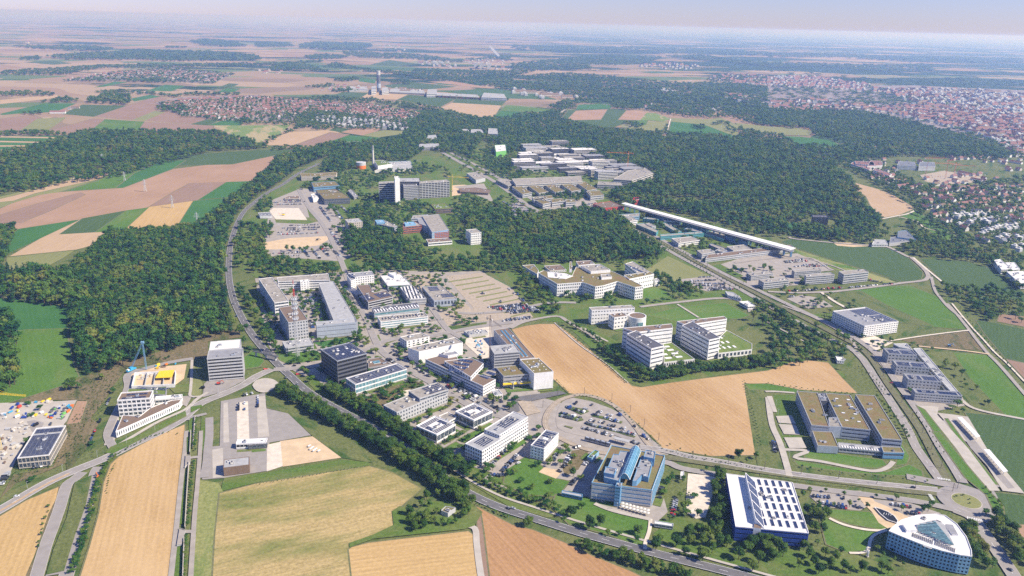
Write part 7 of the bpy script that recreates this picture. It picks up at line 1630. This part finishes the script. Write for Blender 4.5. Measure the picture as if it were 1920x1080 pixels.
park('j', '1120,395 1200,440', lot, .7); park('j', '1180,470 1300,540', lot, .5, 0, 6); park('j', '985,410 1040,440', lot, .9); park('j', '990,360 1060,385', lot, .7)
lot = 'beside the white and red office'
park('n', '1740,270 1860,150', lot, .8); park('n', '1840,300 1960,170', lot, .9); park('n', '1750,318 1850,325', lot, .7); park('o', '-10,100 70,40', lot, .7); park('o', '20,215 60,240', lot, .9); park('k', '80,1010 120,980', lot, .9)
lot = 'on the lanes before the blue research centre'
park('o', '300,230 350,140', lot, .7); park('o', '380,270 440,170', lot, .8); park('o', '350,300 365,290', lot, 1); park('o', '440,400 470,360', lot, 1); park('o', '1200,640 1230,500', lot, .85); park('o', '1090,540 1130,410', lot, .5, 90, 4); park('o', '540,250 570,215', lot, .9); park('o', '460,120 510,105', lot, .6, 90, 3.2)
lot = 'in the tree-shaded car park above the three-cornered office'
park('p', '330,480 470,490', lot, .9); park('p', '470,480 580,500', lot, .9); park('p', '400,530 600,570', lot, .9); park('p', '640,550 700,570', lot, .7); park('p', '920,540 1080,565', lot, .6); park('p', '1000,600 1150,620', lot, .6)
lot = 'in the small bays by the institute gate'
park('p', '40,70 60,165', lot, .9)
lot = 'by the solar roofed hall'
park('m', '10,400 60,310', lot, .95); park('m', '240,270 380,240', lot, .6); park('i', '240,905 300,915', lot, .9); park('i', '360,905 400,900', lot, 1)
lot = 'on the street verge by the white cube'
park('i', '800,760 830,700', lot, .95, 0, 5.5); park('i', '740,900 760,860', lot, .9, 0, 6); park('i', '680,1020 720,940', lot, .6, 0, 6); park('i', '1515,640 1530,590', lot, .7, 90, 5)
lot = 'on the depot lanes'
park('i', '1790,745 1790,800', lot, .95, 0, 5); park('i', '1835,735 1835,800', lot, .95, 0, 5); park('j', '15,690 15,775', lot, .95, 0, 5.2); park('i', '1790,1065 1850,1058', lot, .9); park('i', '1800,690 1900,668', lot, .5)
lot = 'in the courtyard of the long institute'
park('f', '340,1060 400,930', lot, .7); park('f', '410,930 440,1070', lot, .8); park('f', '300,930 350,925', lot, .8); park('j', '400,130 430,180', lot, .6)
lot = 'on the clinic car parks near the landing pad'
for s_ in ('130,240 370,232', '140,255 360,250', '180,228 340,222', '150,465 330,455', '160,480 480,465', '200,430 480,425', '230,445 470,440', '250,410 470,405', '360,600 400,650', '430,600 480,660', '500,590 550,645', '580,600 640,650', '130,620 340,615', '120,645 330,635', '480,270 520,330', '580,270 640,350', '500,300 560,380', '600,340 650,360', '640,270 700,320', '560,455 630,560'):
    park('f', s_, lot, .75)
lot = 'on the office car park by the lone meadow'
for s_ in ('1400,800 1500,795', '1340,830 1530,820', '1330,845 1600,850', '1380,860 1600,866', '1450,880 1640,880', '1470,895 1660,890'): park('g', s_, lot, .8)
lot = 'along the lane in front of the grey slabs'
park('h', '150,905 560,878', lot, .75); park('h', '610,875 820,858', lot, .85); park('h', '860,855 940,848', lot, .8); park('h', '760,820 860,838', lot, .8); park('h', '150,945 200,945', lot, 1)
lot = 'on the car parks by the long low wing'
for s_ in ('120,680 260,665', '130,690 300,678', '200,720 380,700', '290,720 440,712'): park('h', s_, lot, .8)
park('g', '1660,730 1760,760', lot, .6)
lot = 'on the upper campus car park beside the boulevard'
for i in range(6): park('g', f'{0},{210+i*22} {60+i*25},{222+i*20}', lot, .85)
for s_ in ('1700,20 1900,60', '1720,10 1920,45', '1780,5 1920,30', '1880,270 1960,320', '1850,230 1950,290'): park('f', s_, lot, .8)
for s_ in ('500,270 640,240', '470,290 620,260', '640,130 720,150', '230,290 440,300'): park('g', s_, lot, .6)
lot = 'driving on the highway'
for z_, s_, a_ in (('j', '225,552', 120), ('j', '310,608', -58), ('j', '332,680', 122), ('n', '1890,575', -25), ('i', '1808,40', 112), ('i', '1775,88', 112), ('i', '1750,0', 100), ('p', '1090,418', 0), ('p', '1815,1035', 118), ('o', '8,575', -20), ('l', '925,595', 130), ('l', '905,680', 130), ('j', '288,463', 10), ('m', '682,68', 100), ('m', '125,485', 30)):
    p = G(*px(z_, s_)[0], 1.05); CARS.append((p.x, p.y, math.radians(a_), 'hatchback', pick(), 'driving alone on the road', 1.05))
CARS.sort(key=lambda c: c[0] ** 2 + c[1] ** 2)
for i, (x, y, th, kd, cn, lt, z) in enumerate(CARS[:300]):
    bd, gl, rf, wh, wp, al = CM[(kd, cn)]
    lb = f'{cn} {kd} {"parked " if "driving" not in lt else ""}{lt}'
    if i < 130:
        r_ = empty('parked_car' if 'driving' not in lt else 'moving_car', (x, y, z + .02), th); tag(r_, lb, 'car', lb + ', all alike')
        for nm, me_ in (('body', bd), ('windows', gl), ('roof_panel', rf)):
            o = bpy.data.objects.new(nm, me_); COL.objects.link(o); o.parent = r_
        for sx_ in (-1, 1):
            for sy_ in (-1, 1):
                o = bpy.data.objects.new('wheel', wh); COL.objects.link(o); o.parent = r_; o.location = (sx_ * wp[0], sy_ * (wp[1] - .05), .32)
    else:
        o = bpy.data.objects.new('parked_car', al); COL.objects.link(o); o.location = (x, y, z + .02); o.rotation_euler[2] = th; tag(o, lb, 'car', lb + ', all alike')
ks = list(CM.keys())
scatter('distant_cars', [(x, y, z, th, 1, 1, ks.index((kd, cn))) for (x, y, th, kd, cn, lt, z) in CARS[300:]], [CM[k][5] for k in ks], 'rows of small parked cars on the farther car parks', 'cars')

# ------------------------------------------------------------------ poles, pylons, cranes, sites
mb = MB(); mb.bar((0, 0, 0), (0, 0, 8.2), .32, 'pole'); mb.bar((0, 0, 6.6), (3.4, 0, 6.9), .12, 'pole'); mb.bar((0, 0, 7.8), (3.0, 0, 6.9), .07, 'pole'); mb.box((0, 0, 0), .6, .6, .3, 'concrete')
PM = mb.mesh('overhead_line_pole')
def poles(zone, s_, step, off, lab):
    P = smooth([G(*a, GL) for a in px(zone, s_)], 4); D = dense(P, step)
    for i, p in enumerate(D):
        d = (D[min(i + 1, len(D) - 1)] - D[max(i - 1, 0)]).normalized(); q = Vector((-d.y, d.x)); o = bpy.data.objects.new('overhead_line_pole', PM); COL.objects.link(o)
        o.location = (p.x + q.x * off, p.y + q.y * off, GL); o.rotation_euler[2] = math.atan2(-q.y * off, -q.x * off); tag(o, lab, 'pole', lab + ', evenly spaced')
poles('w', AM, 32, -4.2, 'dark overhead line pole of the tramway beside the avenue')
poles('k', '250,780 330,710 430,680 500,680 590,690 670,705 750,735 815,770 900,845 985,930 1075,1020 1130,1110', 30, 3, 'dark overhead line pole around the curved tram loop')
poles('w', BM, 34, 0, 'dark overhead line pole in the middle of the boulevard')
mb = MB(); mb.bar((0, 0, 0), (0, 0, 7), .16, 'steel'); mb.bar((0, 0, 7), (1.2, 0, 7.1), .14, 'steel'); mb.box((1.2, 0, 6.95), .8, .3, .14, 'lgrey'); LM_ = mb.mesh('street_lamp')
def lamps(zone, s_, step, off, lab):
    P = smooth([G(*a, GL) for a in px(zone, s_)], 4); D = dense(P, step)
    for i, p in enumerate(D):
        d = (D[min(i + 1, len(D) - 1)] - D[max(i - 1, 0)]).normalized(); q = Vector((-d.y, d.x)); o = bpy.data.objects.new('street_lamp', LM_); COL.objects.link(o)
        o.location = (p.x + q.x * off, p.y + q.y * off, GL); o.rotation_euler[2] = math.atan2(-q.y * off, -q.x * off); tag(o, lab, 'street lamp', lab + ', evenly spaced')
lamps('w', '0,956 82,908 135,884 190,862 215,850 255,830 295,812 335,790 378,755 420,738', 30, 6.5, 'grey street lamp beside the main road into the park')
lamps('j', '900,310 960,370 1200,520 1400,650 1700,770', 30, 5, 'grey street lamp along the campus street')
lamps('o', '620,535 760,590 1040,655', 20, 2.5, 'grey lamp on the footpath below the blue research centre')
lamps('l', '30,760 90,1040 140,1200', 22, 4, 'grey lamp along the institute drive')
def pylon(u, vb, vt, lab, zone='w'):
    b = G(*px(zone, f'{u},{vb}')[0], GL); h_ = height_of(px(zone, f'{u},{vt}')[0], px(zone, f'{u},{vb}')[0]); mb = MB(); r_ = h_ * .09; t_ = .35
    lv = [(0, r_), (h_ * .3, r_ * .6), (h_ * .6, r_ * .33), (h_, r_ * .12)]; S4 = ((1, 1), (-1, 1), (-1, -1), (1, -1))
    for (z0, a), (z1, c) in zip(lv, lv[1:]):
        for k in range(4):
            s_, n_ = S4[k], S4[(k + 1) % 4]
            mb.bar((s_[0] * a, s_[1] * a, z0), (s_[0] * c, s_[1] * c, z1), t_, 'steel'); mb.bar((s_[0] * a, s_[1] * a, z0), (n_[0] * c, n_[1] * c, z1), t_ * .6, 'steel'); mb.bar((s_[0] * c, s_[1] * c, z1), (n_[0] * c, n_[1] * c, z1), t_ * .6, 'steel')
    o = empty('power_pylon', (b.x, b.y, GL), .2); tag(o, lab, 'pylon', 'pylons across the fields'); mb.build('lattice_tower', o)
    for z_, w_ in ((.62, .26), (.76, .2), (.88, .14)):
        ar = MB()
        for s_ in (-1, 1): ar.bar((0, 0, h_ * z_ + .8), (s_ * h_ * w_, 0, h_ * z_), t_ * .8, 'steel'); ar.bar((0, 0, h_ * z_ - .6), (s_ * h_ * w_, 0, h_ * z_), t_ * .8, 'steel')
        ar.build('cross_arm', o)
pylon(234, 339, 322, 'steel power pylon on the green strip of the hillside'); pylon(272.5, 359, 336, 'steel power pylon on the broad tan field'); pylon(323.5, 389.5, 366, 'steel power pylon on the golden square field'); pylon(370, 421, 398, 'steel power pylon at the top edge of the young plantation'); pylon(192.5, 306, 288, 'steel power pylon rising out of the far wood')
def lattice(mb, a, b, w_, mat, t_=.25, seg=None):
    a, b = Vector(a), Vector(b); d = b - a; L = d.length; d.normalize(); x = d.orthogonal().normalized() * w_ / 2; y = d.cross(x); C4 = [x + y, x * -1 + y, (x + y) * -1, x - y]; n_ = seg or max(3, int(L / (w_ * 1.3)))
    for k in range(4): mb.bar(a + C4[k], b + C4[k], t_, mat)
    for i in range(n_):
        p, q = a + d * L * i / n_, a + d * L * (i + 1) / n_
        for k in range(4): mb.bar(p + C4[k], q + C4[(k + 1) % 4], t_ * .6, mat)
        mb.bar(q + C4[0], q + C4[2], t_ * .5, mat)
def tower_crane(u, vb, vt, jl, ja, mat, lab, zone='w', cj=12):
    q0, q1 = px(zone, f'{u},{vb}')[0], px(zone, f'{u},{vt}')[0]; b = G(*q0, GL); h_ = height_of(q1, q0)
    o = empty('tower_crane', (b.x, b.y, GL), ja); tag(o, lab, 'crane')
    m_ = MB(); lattice(m_, (0, 0, 0), (0, 0, h_), 1.6, mat, .13); m_.box((0, 0, -.2), 5, 5, 1, 'concrete'); m_.build('mast', o)
    m_ = MB(); lattice(m_, (0, 0, h_ + .8), (jl, 0, h_ + .8), 1.2, mat, .13); m_.bar((0, 0, h_ + 6), (jl * .6, 0, h_ + 1.4), .12, mat); m_.build('jib', o)
    m_ = MB(); lattice(m_, (0, 0, h_ + .8), (-cj, 0, h_ + .8), 1.2, mat, .13); m_.bar((0, 0, h_ + 6), (-cj, 0, h_ + 1.4), .12, mat); m_.build('counter_jib', o)
    m_ = MB(); m_.box((-cj + 1.5, 0, h_ - 1.5), 2.6, 1.6, 2.4, 'concrete'); m_.build('counterweight', o); m_ = MB(); m_.box((1.2, 1.4, h_ - 1.2), 1.5, 1.5, 2, 'white'); m_.build('cab', o); m_ = MB(); lattice(m_, (0, 0, h_), (0, 0, h_ + 6), .8, mat, .13); m_.build('tower_top', o)
    return o
tower_crane(3, 845, 738, 34, math.radians(-6), 'yellow', 'yellow tower crane over the building site at the solar roofed hall', cj=14)
tower_crane(918, 685, 600, 26, math.radians(-60), 'brownwall', 'slender rust-coloured crane mast at the scaffolded block', cj=8)
tower_crane(1176, 322, 288, 60, math.radians(170), 'orange', 'orange tower crane behind the upper campus', cj=14)
tower_crane(848, 358, 332, 40, math.radians(-10), 'yellow', 'yellow tower crane beside the hospital excavation')
for u, vb, vt, a, lb in ((1735, 330, 297, 10, 'red tower crane over the old barracks'), (1772, 335, 302, 40, 'second red tower crane at the sandy building site'), (1788, 332, 308, 170, 'pale orange tower crane at the sandy building site'), (1790, 322, 310, -10, 'small red tower crane behind the sandy building site')):
    tower_crane(u, vb, vt, 55, math.radians(a), 'redwall' if 'red' in lb else 'orange', lb)
# blue mobile crane
b0_ = G(*px('i', '985,500')[0], GL); ap = height_of(px('i', '1088,288')[0], px('i', '1095,492')[0]); b1_ = G(*px('i', '1095,492')[0], GL) - b0_
o = empty('mobile_crane', (b0_.x, b0_.y, GL)); tag(o, 'blue mobile crane with two long lattice booms meeting at the top', 'crane')
m_ = MB(); m_.box((0, 0, .6), 12, 3, 1.4, 'cyan', 1.2); m_.box((0, 0, 2), 4, 3, 2.4, 'cyan', 1.2); m_.box((-1.6, -4, 2), 2, 2.6, 1.2, 'white', 1.2); m_.build('carrier', o)
for k in range(4):
    m_ = MB(); m_.box((-1.6 + .9 * k, -4.4 + 2.6 * k, 0), 1.2, 3.0, 1.1, 'black', 1.2); m_.build('wheel', o)
m_ = MB(); lattice(m_, (0, 1, 3), (b1_.x, b1_.y, ap), 1.3, 'steelblue', .16); m_.build('boom', o); m_ = MB(); lattice(m_, (b1_.x + .5, b1_.y, 0), (b1_.x, b1_.y, ap - 1), 1.3, 'steelblue', .16); m_.build('mast', o); m_ = MB(); m_.box((b1_.x, b1_.y, ap - 1), 3.4, 1.6, 2.2, 'skyblue'); m_.build('boom_head', o)
# radio mast
mbse = px('w', '558.5,668')[0]; bm = G(*mbse, GL); hm = height_of((551, 527), mbse); o = empty('radio_mast', (bm.x, bm.y, GL)); tag(o, 'tall lattice radio mast with ring platforms and a red and white tip', 'mast')
m_ = MB(); lattice(m_, (0, 0, 0), (0, 0, hm * .8), 3.0, 'lgrey', .35, 22); m_.build('lattice_shaft', o)
m_ = MB(); lattice(m_, (0, 0, hm * .8), (0, 0, hm * .9), 1.2, 'redwall', .3, 4); m_.bar((0, 0, hm * .9), (0, 0, hm), .5, 'white'); m_.bar((0, 0, hm * .96), (0, 0, hm + 1), .55, 'redwall'); m_.build('antenna_tip', o)
for f_ in (.5, .57, .64, .70, .76):
    m_ = MB(); cc = [(3.4 * math.cos(k * .785), 3.4 * math.sin(k * .785)) for k in range(8)]; m_.prism(cc, hm * f_, hm * f_ + .4, 'metal', bottom=True)
    for k in range(8): m_.box((cc[k][0], cc[k][1], hm * f_ + .4), .5, .5, 2.4, 'white', k * .785)
    m_.build('antenna_platform', o)
# concrete channel with retaining wall and two small bridges
for s_ in ('1432,0 1424,165', '1418,235 1402,480 1388,730', '1382,810 1372,1100'):
    P = [G(*a, GL) for a in px('m', s_)]; c = P[0]; m_ = MB(); ribbon([p - c for p in P], .5, m_, 'concrete', 2.6)
    for sd in (-.25, .25):
        for a, b in zip(P, P[1:]):
            d = (b - a).normalized(); q = Vector((-d.y, d.x)) * sd; A_, B_ = a - c + q, b - c + q; m_.add([(A_.x, A_.y, -.6), (B_.x, B_.y, -.6), (B_.x, B_.y, 2.6), (A_.x, A_.y, 2.6)], [(0, 1, 2, 3)], 'concrete')
    o = m_.build('retaining_wall', None, (c.x, c.y, GL)); tag(o, 'pale concrete wall of the channel between two paths, ' + {0: 'uppermost stretch', 1: 'middle stretch', 2: 'lowest stretch'}[('1432' in s_) * 0 + ('1418' in s_) * 1 + ('1382' in s_) * 2], 'wall', 'channel wall stretches')
P = [G(*a, GL) for a in px('i', '1462,850 1448,1080')]; c = P[0]; m_ = MB(); d = (P[1] - P[0]); m_.bar((0, 0, 1.2), (d.x, d.y, 1.2), 1.2, 'concrete'); tag(m_.build('retaining_wall', None, (c.x, c.y, GL)), 'concrete channel wall beside the road junction', 'wall')
for s_, lb in (('1385,262 1425,232 1430,175 1392,172', 'upper'), ('1325,845 1362,838 1390,735 1345,720', 'lower')):
    P = [G(*a, GL + 1.5) for a in px('m', s_)]; c = sum(P, Vector((0, 0))) / 4; pl = [(p.x - c.x, p.y - c.y) for p in P]; pl = pl if ccw(pl) else pl[::-1]; o = empty('culvert_bridge', (c.x, c.y, GL)); tag(o, lb + ' of two grey concrete culvert ramps over the channel', 'bridge')
    m_ = MB(); m_.prism(pl, 0, 1.2, 'lgrey', 'paving'); m_.build('deck', o)
    for a, b in ((0, 1), (2, 3)): m_ = MB(); m_.bar((*pl[a], 1.7), (*pl[b], 1.7), .35, 'concrete'); m_.build('parapet', o)
# building sites
rs = random.Random(3)
def clutter(zone, s_, n_, mats, name, label, cat):
    P = world(zone, s_); xs, ys = [p[0] for p in P], [p[1] for p in P]; k = 0
    while k < n_:
        x, y = rs.uniform(min(xs), max(xs)), rs.uniform(min(ys), max(ys))
        if not inpoly(x, y, P): continue
        k += 1; mt = rs.choice(mats); m_ = MB(); L, W, H_ = rs.uniform(1.5, 5), rs.uniform(1.2, 2.4), rs.uniform(.5, 2.2); a = rs.uniform(-.2, .3) + rs.choice((0, 1.57, 1.2))
        m_.box((0, 0, 0), L, W, H_, mt); m_.box((0, 0, H_), L * .96, W * .9, .12, mt); m_.box((L / 2 + .02, 0, .1), .06, W * .8, H_ * .8, 'dgrey')
        o = m_.build(name, None, (x, y, 1.07), a); cn = mt.replace('wall', '').replace('cyan', 'bright blue').replace('lgrey', 'pale grey').replace('dgrey', 'dark').replace('r_', '').replace('steelblue', 'dull blue').replace('offwhite', 'off-white')
        tag(o, f'{cn} {label}', cat, f'{cn} {label}, scattered')
clutter('i', '20,760 180,745 380,710 390,740 350,830 200,860 30,880', 26, ('cyan', 'white', 'white', 'redwall', 'offwhite', 'blue', 'yellow', 'lgrey'), 'site_container', 'container on the western building site yard', 'container')
clutter('i', '400,770 560,730 540,800 480,860 350,860', 30, ('cyan', 'dgrey', 'dgrey', 'limegreen', 'blue', 'orange', 'steel' if 0 else 'lgrey'), 'skip_container', 'skip in the fenced storage yard', 'skip')
clutter('i', '0,900 180,880 240,930 160,1060 60,1200 0,1200', 34, ('beige', 'offwhite', 'beige', 'lgrey', 'brownwall', 'offwhite'), 'stacked_formwork', 'formwork stack on the sandy building site', 'formwork')
clutter('i', '1030,540 1150,520 1160,570 1040,590', 12, ('beige', 'beige', 'offwhite', 'lgrey'), 'stacked_timber', 'timber stack in the shell of the new building', 'timber stack')
clutter('i', '1150,465 1330,445 1330,470 1150,490', 6, ('cyan', 'yellow', 'brownwall', 'orange'), 'site_container', 'machine box behind the shell of the new building', 'container')
clutter('j', '1600,280 1700,270 1740,400 1660,400', 16, ('cyan', 'white', 'lgrey', 'blue', 'metal'), 'site_container', 'container beside the scaffolded block', 'container')
clutter('w', '1715,330 1850,322 1860,335 1760,346', 24, ('lgrey', 'offwhite', 'white', 'orange'), 'shell_building', 'unfinished house shell on the sandy site under the red cranes', 'shell')
P = [G(*a, GL + 4) for a in px('i', '985,615 1310,600 1320,500 1010,512')]; c = sum(P, Vector((0, 0))) / 4; o = empty('building_shell', (c.x, c.y, GL)); tag(o, 'roofless concrete shell of a new building with a yellow floor slab', 'building')
q = [(p.x - c.x, p.y - c.y) for p in P]; q = q if ccw(q) else q[::-1]; m_ = MB(); m_.ring(q, offset(q, .7), 0, 4, 'white'); m_.build('outer_wall', o); m_ = MB(); m_.cap(q, .3, 'sand'); m_.build('ground_slab', o)
P2 = [tuple(G(*a, GL + 4.6) - c) for a in px('i', '1165,552 1290,547 1308,492 1195,500')]; P2 = P2 if ccw(P2) else P2[::-1]; m_ = MB(); m_.prism(P2, 3.9, 4.4, 'yellow', bottom=True); m_.build('yellow_slab', o)
for t_ in (.3, .5, .72):
    a, b = Vector(q[0]).lerp(Vector(q[1]), t_), Vector(q[3]).lerp(Vector(q[2]), t_); m_ = MB(); m_.bar((a.x, a.y, 1.6), (b.x, b.y, 1.6), 3.2, 'lgrey') if 0 else m_.prism([(a.x - .2, a.y), (a.x + .2, a.y), (b.x + .2, b.y), (b.x - .2, b.y)], .3, 3.6, 'lgrey'); m_.build('inner_wall', o)
# excavator, helicopter, tram, parasols, sculptures
def excavator(zone, s_, rz, lab, mat='orange'):
    p = G(*px(zone, s_)[0], GL + .05); o = empty('excavator', (p.x, p.y, GL + .05), rz); tag(o, lab, 'excavator')
    for y in (-1.1, 1.1): m_ = MB(); m_.box((0, y, 0), 4, .6, .8, 'black'); m_.build('track', o)
    m_ = MB(); m_.box((-.4, 0, .9), 3.2, 2.4, 1.3, mat); m_.build('body', o); m_ = MB(); m_.box((.8, .7, 1.0), 1.4, 1.1, 1.9, 'glass'); m_.build('cab', o)
    m_ = MB(); m_.bar((1, -.3, 1.6), (3.4, -.3, 4.2), .45, mat); m_.bar((3.4, -.3, 4.2), (5.2, -.3, 1.6), .35, mat); m_.build('arm', o); m_ = MB(); m_.box((5.2, -.3, .7), 1, 1.1, .9, 'dgrey'); m_.build('bucket', o)
excavator('m', '735,345', 2.4, 'orange roller excavator parked on the lane by the shrub row'); excavator('i', '1640,600', .4, 'red telescopic loader in front of the banded office tower', 'redwall'); excavator('l', '1360,315', -.3, 'pale blue excavator beside the sandy field track', 'skyblue'); excavator('f', '460,520', 0, 'small excavator on the sandy clearing by the car park', 'dgrey')
p = G(*px('f', '205,335')[0], GL + .2); o = empty('rescue_helicopter', (p.x, p.y, GL + .2), .3); tag(o, 'yellow rescue helicopter standing on the landing pad', 'helicopter')
m_ = MB(); m_.prism([(-2.2, -.9), (1.5, -1.1), (3, -.5), (3, .5), (1.5, 1.1), (-2.2, .9)], .8, 2.9, 'yellow'); m_.build('fuselage', o); m_ = MB(); m_.prism([(2.2, -.8), (3.2, -.4), (3.2, .4), (2.2, .8)], 1.2, 2.7, 'glass'); m_.build('cockpit', o)
m_ = MB(); m_.bar((-2, 0, 2.3), (-8, 0, 2.8), .5, 'yellow'); m_.box((-8, 0, 2.4), 1, .2, 2.2, 'redwall'); m_.build('tail_boom', o); m_ = MB()
for k in range(4): a = k * math.pi / 2 + .4; m_.bar((0, 0, 3.5), (5.4 * math.cos(a), 5.4 * math.sin(a), 3.45), .3, 'dgrey')
m_.build('rotor', o); m_ = MB()
for y in (-1.2, 1.2): m_.bar((-2, y, .1), (2.6, y, .1), .15, 'dgrey'); m_.bar((0, y, .1), (0, y * .6, 1), .12, 'dgrey')
m_.build('skid', o)
A_, B_ = [G(*a, 1.1) for a in px('o', '545,58 740,108')]; d = B_ - A_; th = math.atan2(d.y, d.x); o = empty('tram_vehicle', (*((A_ + B_) / 2), 1.05), th); tag(o, 'dark tram with roof boxes waiting at the terminus platforms', 'tram')
n_ = 5; Ls = d.length / n_
for k in range(n_):
    m_ = MB(); x = (k - n_ / 2 + .5) * Ls; m_.box((x, 0, .4), Ls - .5, 2.5, 1.0, 'lgrey'); m_.box((x, 0, 1.4), Ls - .5, 2.46, 1.4, 'glass'); m_.box((x, 0, 2.8), Ls - .5, 2.5, .5, 'dgrey'); m_.box((x, 0, 3.3), Ls * .55, 1.8, .4, 'metal'); m_.build('carriage', o)
    if k: m_ = MB(); m_.box((x - Ls / 2, 0, .6), .6, 2.2, 2.5, 'black'); m_.build('gangway', o)
A_, B_ = [G(*a, GL + 4) for a in px('k', '765,1000 880,1030')]; d = B_ - A_; o = empty('platform_shelter', (*((A_ + B_) / 2), 1.06), math.atan2(d.y, d.x)); tag(o, 'long flat grey platform roof at the tram terminus', 'shelter')
m_ = MB(); m_.box((0, 0, 3.6), d.length, 5, .35, 'r_lgrey'); m_.build('roof', o)
for k in range(6): m_ = MB(); m_.bar(((k - 2.5) * d.length / 6.2, 0, 0), ((k - 2.5) * d.length / 6.2, 0, 3.6), .25, 'steel'); m_.build('post', o)
mb = MB(); n_ = 8; cc = [(1.7 * math.cos(k * .785), 1.7 * math.sin(k * .785), 2.2) for k in range(8)]; mb.add(cc + [(0, 0, 2.9)], [(k, (k + 1) % 8, 8) for k in range(8)], 'offwhite'); PA = mb.mesh('canopy'); mb = MB(); mb.bar((0, 0, 0), (0, 0, 2.6), .08, 'steel'); PB = mb.mesh('pole')
for k in range(16):
    f_ = (k % 8) / 7; rr_ = k // 8; u = 830 + f_ * 190; v = 525 + f_ * 52 + rr_ * 22; p = G(*px('o', f'{u},{v}')[0], GL + 3); o = empty('parasol', (p.x, p.y, GL)); tag(o, 'cream parasol on the terrace in front of the blue research centre', 'parasol', 'cream terrace parasols')
    for nm, me_ in (('canopy', PA), ('pole', PB)): q = bpy.data.objects.new(nm, me_); COL.objects.link(q); q.parent = o
for k, s_ in enumerate(('735,900', '748,935', '742,925')):
    p = G(*px('p', s_)[0], GL); m_ = MB(); m_.box((0, 0, 0), .8, .8, 3.6, 'lgrey', .3); m_.box((0, 0, 3.6), 1.1, .5, 1.0, 'metal', .3); m_.box((0, 0, 0), 1.6, 1.6, .3, 'concrete'); tag(m_.build('stele_sculpture', None, (p.x, p.y, GL)), ['tall grey stone stele, nearest the lawn path', 'tall grey stone stele in front of the others', 'tall grey stone stele in the middle of three'][k], 'sculpture', 'three stone steles')
# bright pointed water basin on the plaza
P = [G(*a, 1.3) for a in px('p', '802,566 850,580 900,600 945,630 972,665 968,682 900,660 845,615')]; c = P[0]; q = [tuple(p - c) for p in P]; q = q if ccw(q) else q[::-1]; o = empty('water_basin', (c.x, c.y, 1.1)); tag(o, 'lens-shaped dark basin with a white rim on the orange plaza', 'basin')
m_ = MB(); m_.ring(offset(q, -.4), offset(q, .15), 0, .5, 'white'); m_.build('rim', o); m_ = MB(); m_.cap(q, .25, 'black'); m_.build('water', o)
for k in range(4): p = Vector(q[0]).lerp(Vector(q[4]), .2 + .18 * k); m_ = MB(); m_.bar((p.x, p.y, .2), (p.x + 1.2, p.y + 1.2, 1.2), .3, 'white'); m_.build('fin', o)
# fields of stacked pipes on the paddock, truck on the depot
for k in range(6):
    p = G(*px('n', f'{400+(k%4)*24+ (k//4)*10},{105+(k%4)*12+(k//4)*22}')[0], GL + .4); m_ = MB(); m_.box((0, 0, 0), 3.4, 1.2, 1.0, 'lgrey', .9); m_.box((0, 0, 1.0), 3.0, .9, .3, 'white', .9); tag(m_.build('stone_pallet', None, (p.x, p.y, 1.05)), 'grey and white block stack in the corner of the sandy paddock', 'block stack', 'block stacks on the paddock')
# ------------------------------------------------------------------ haze
m, t = _new('haze')
pv_ = t.nodes.new('ShaderNodeVolumePrincipled'); pv_.inputs['Color'].default_value = (0.35, 0.54, 1.0, 1); pv_.inputs['Absorption Color'].default_value = (1, 1, 1, 1); pv_.inputs['Density'].default_value = HAZE_D; pv_.inputs['Anisotropy'].default_value = 0.3
o_ = t.nodes.new('ShaderNodeOutputMaterial'); t.links.new(pv_.outputs[0], o_.inputs['Volume'])
mb = MB(); mb.box((0, 128000, -3), 340000, 264000, CAM_H + 3 + 15, 'haze'); mb.cap([(-170000, -4000), (170000, -4000), (170000, 260000), (-170000, 260000)], -3, 'haze', True)
tag(mb.build('haze'), kind='stuff')
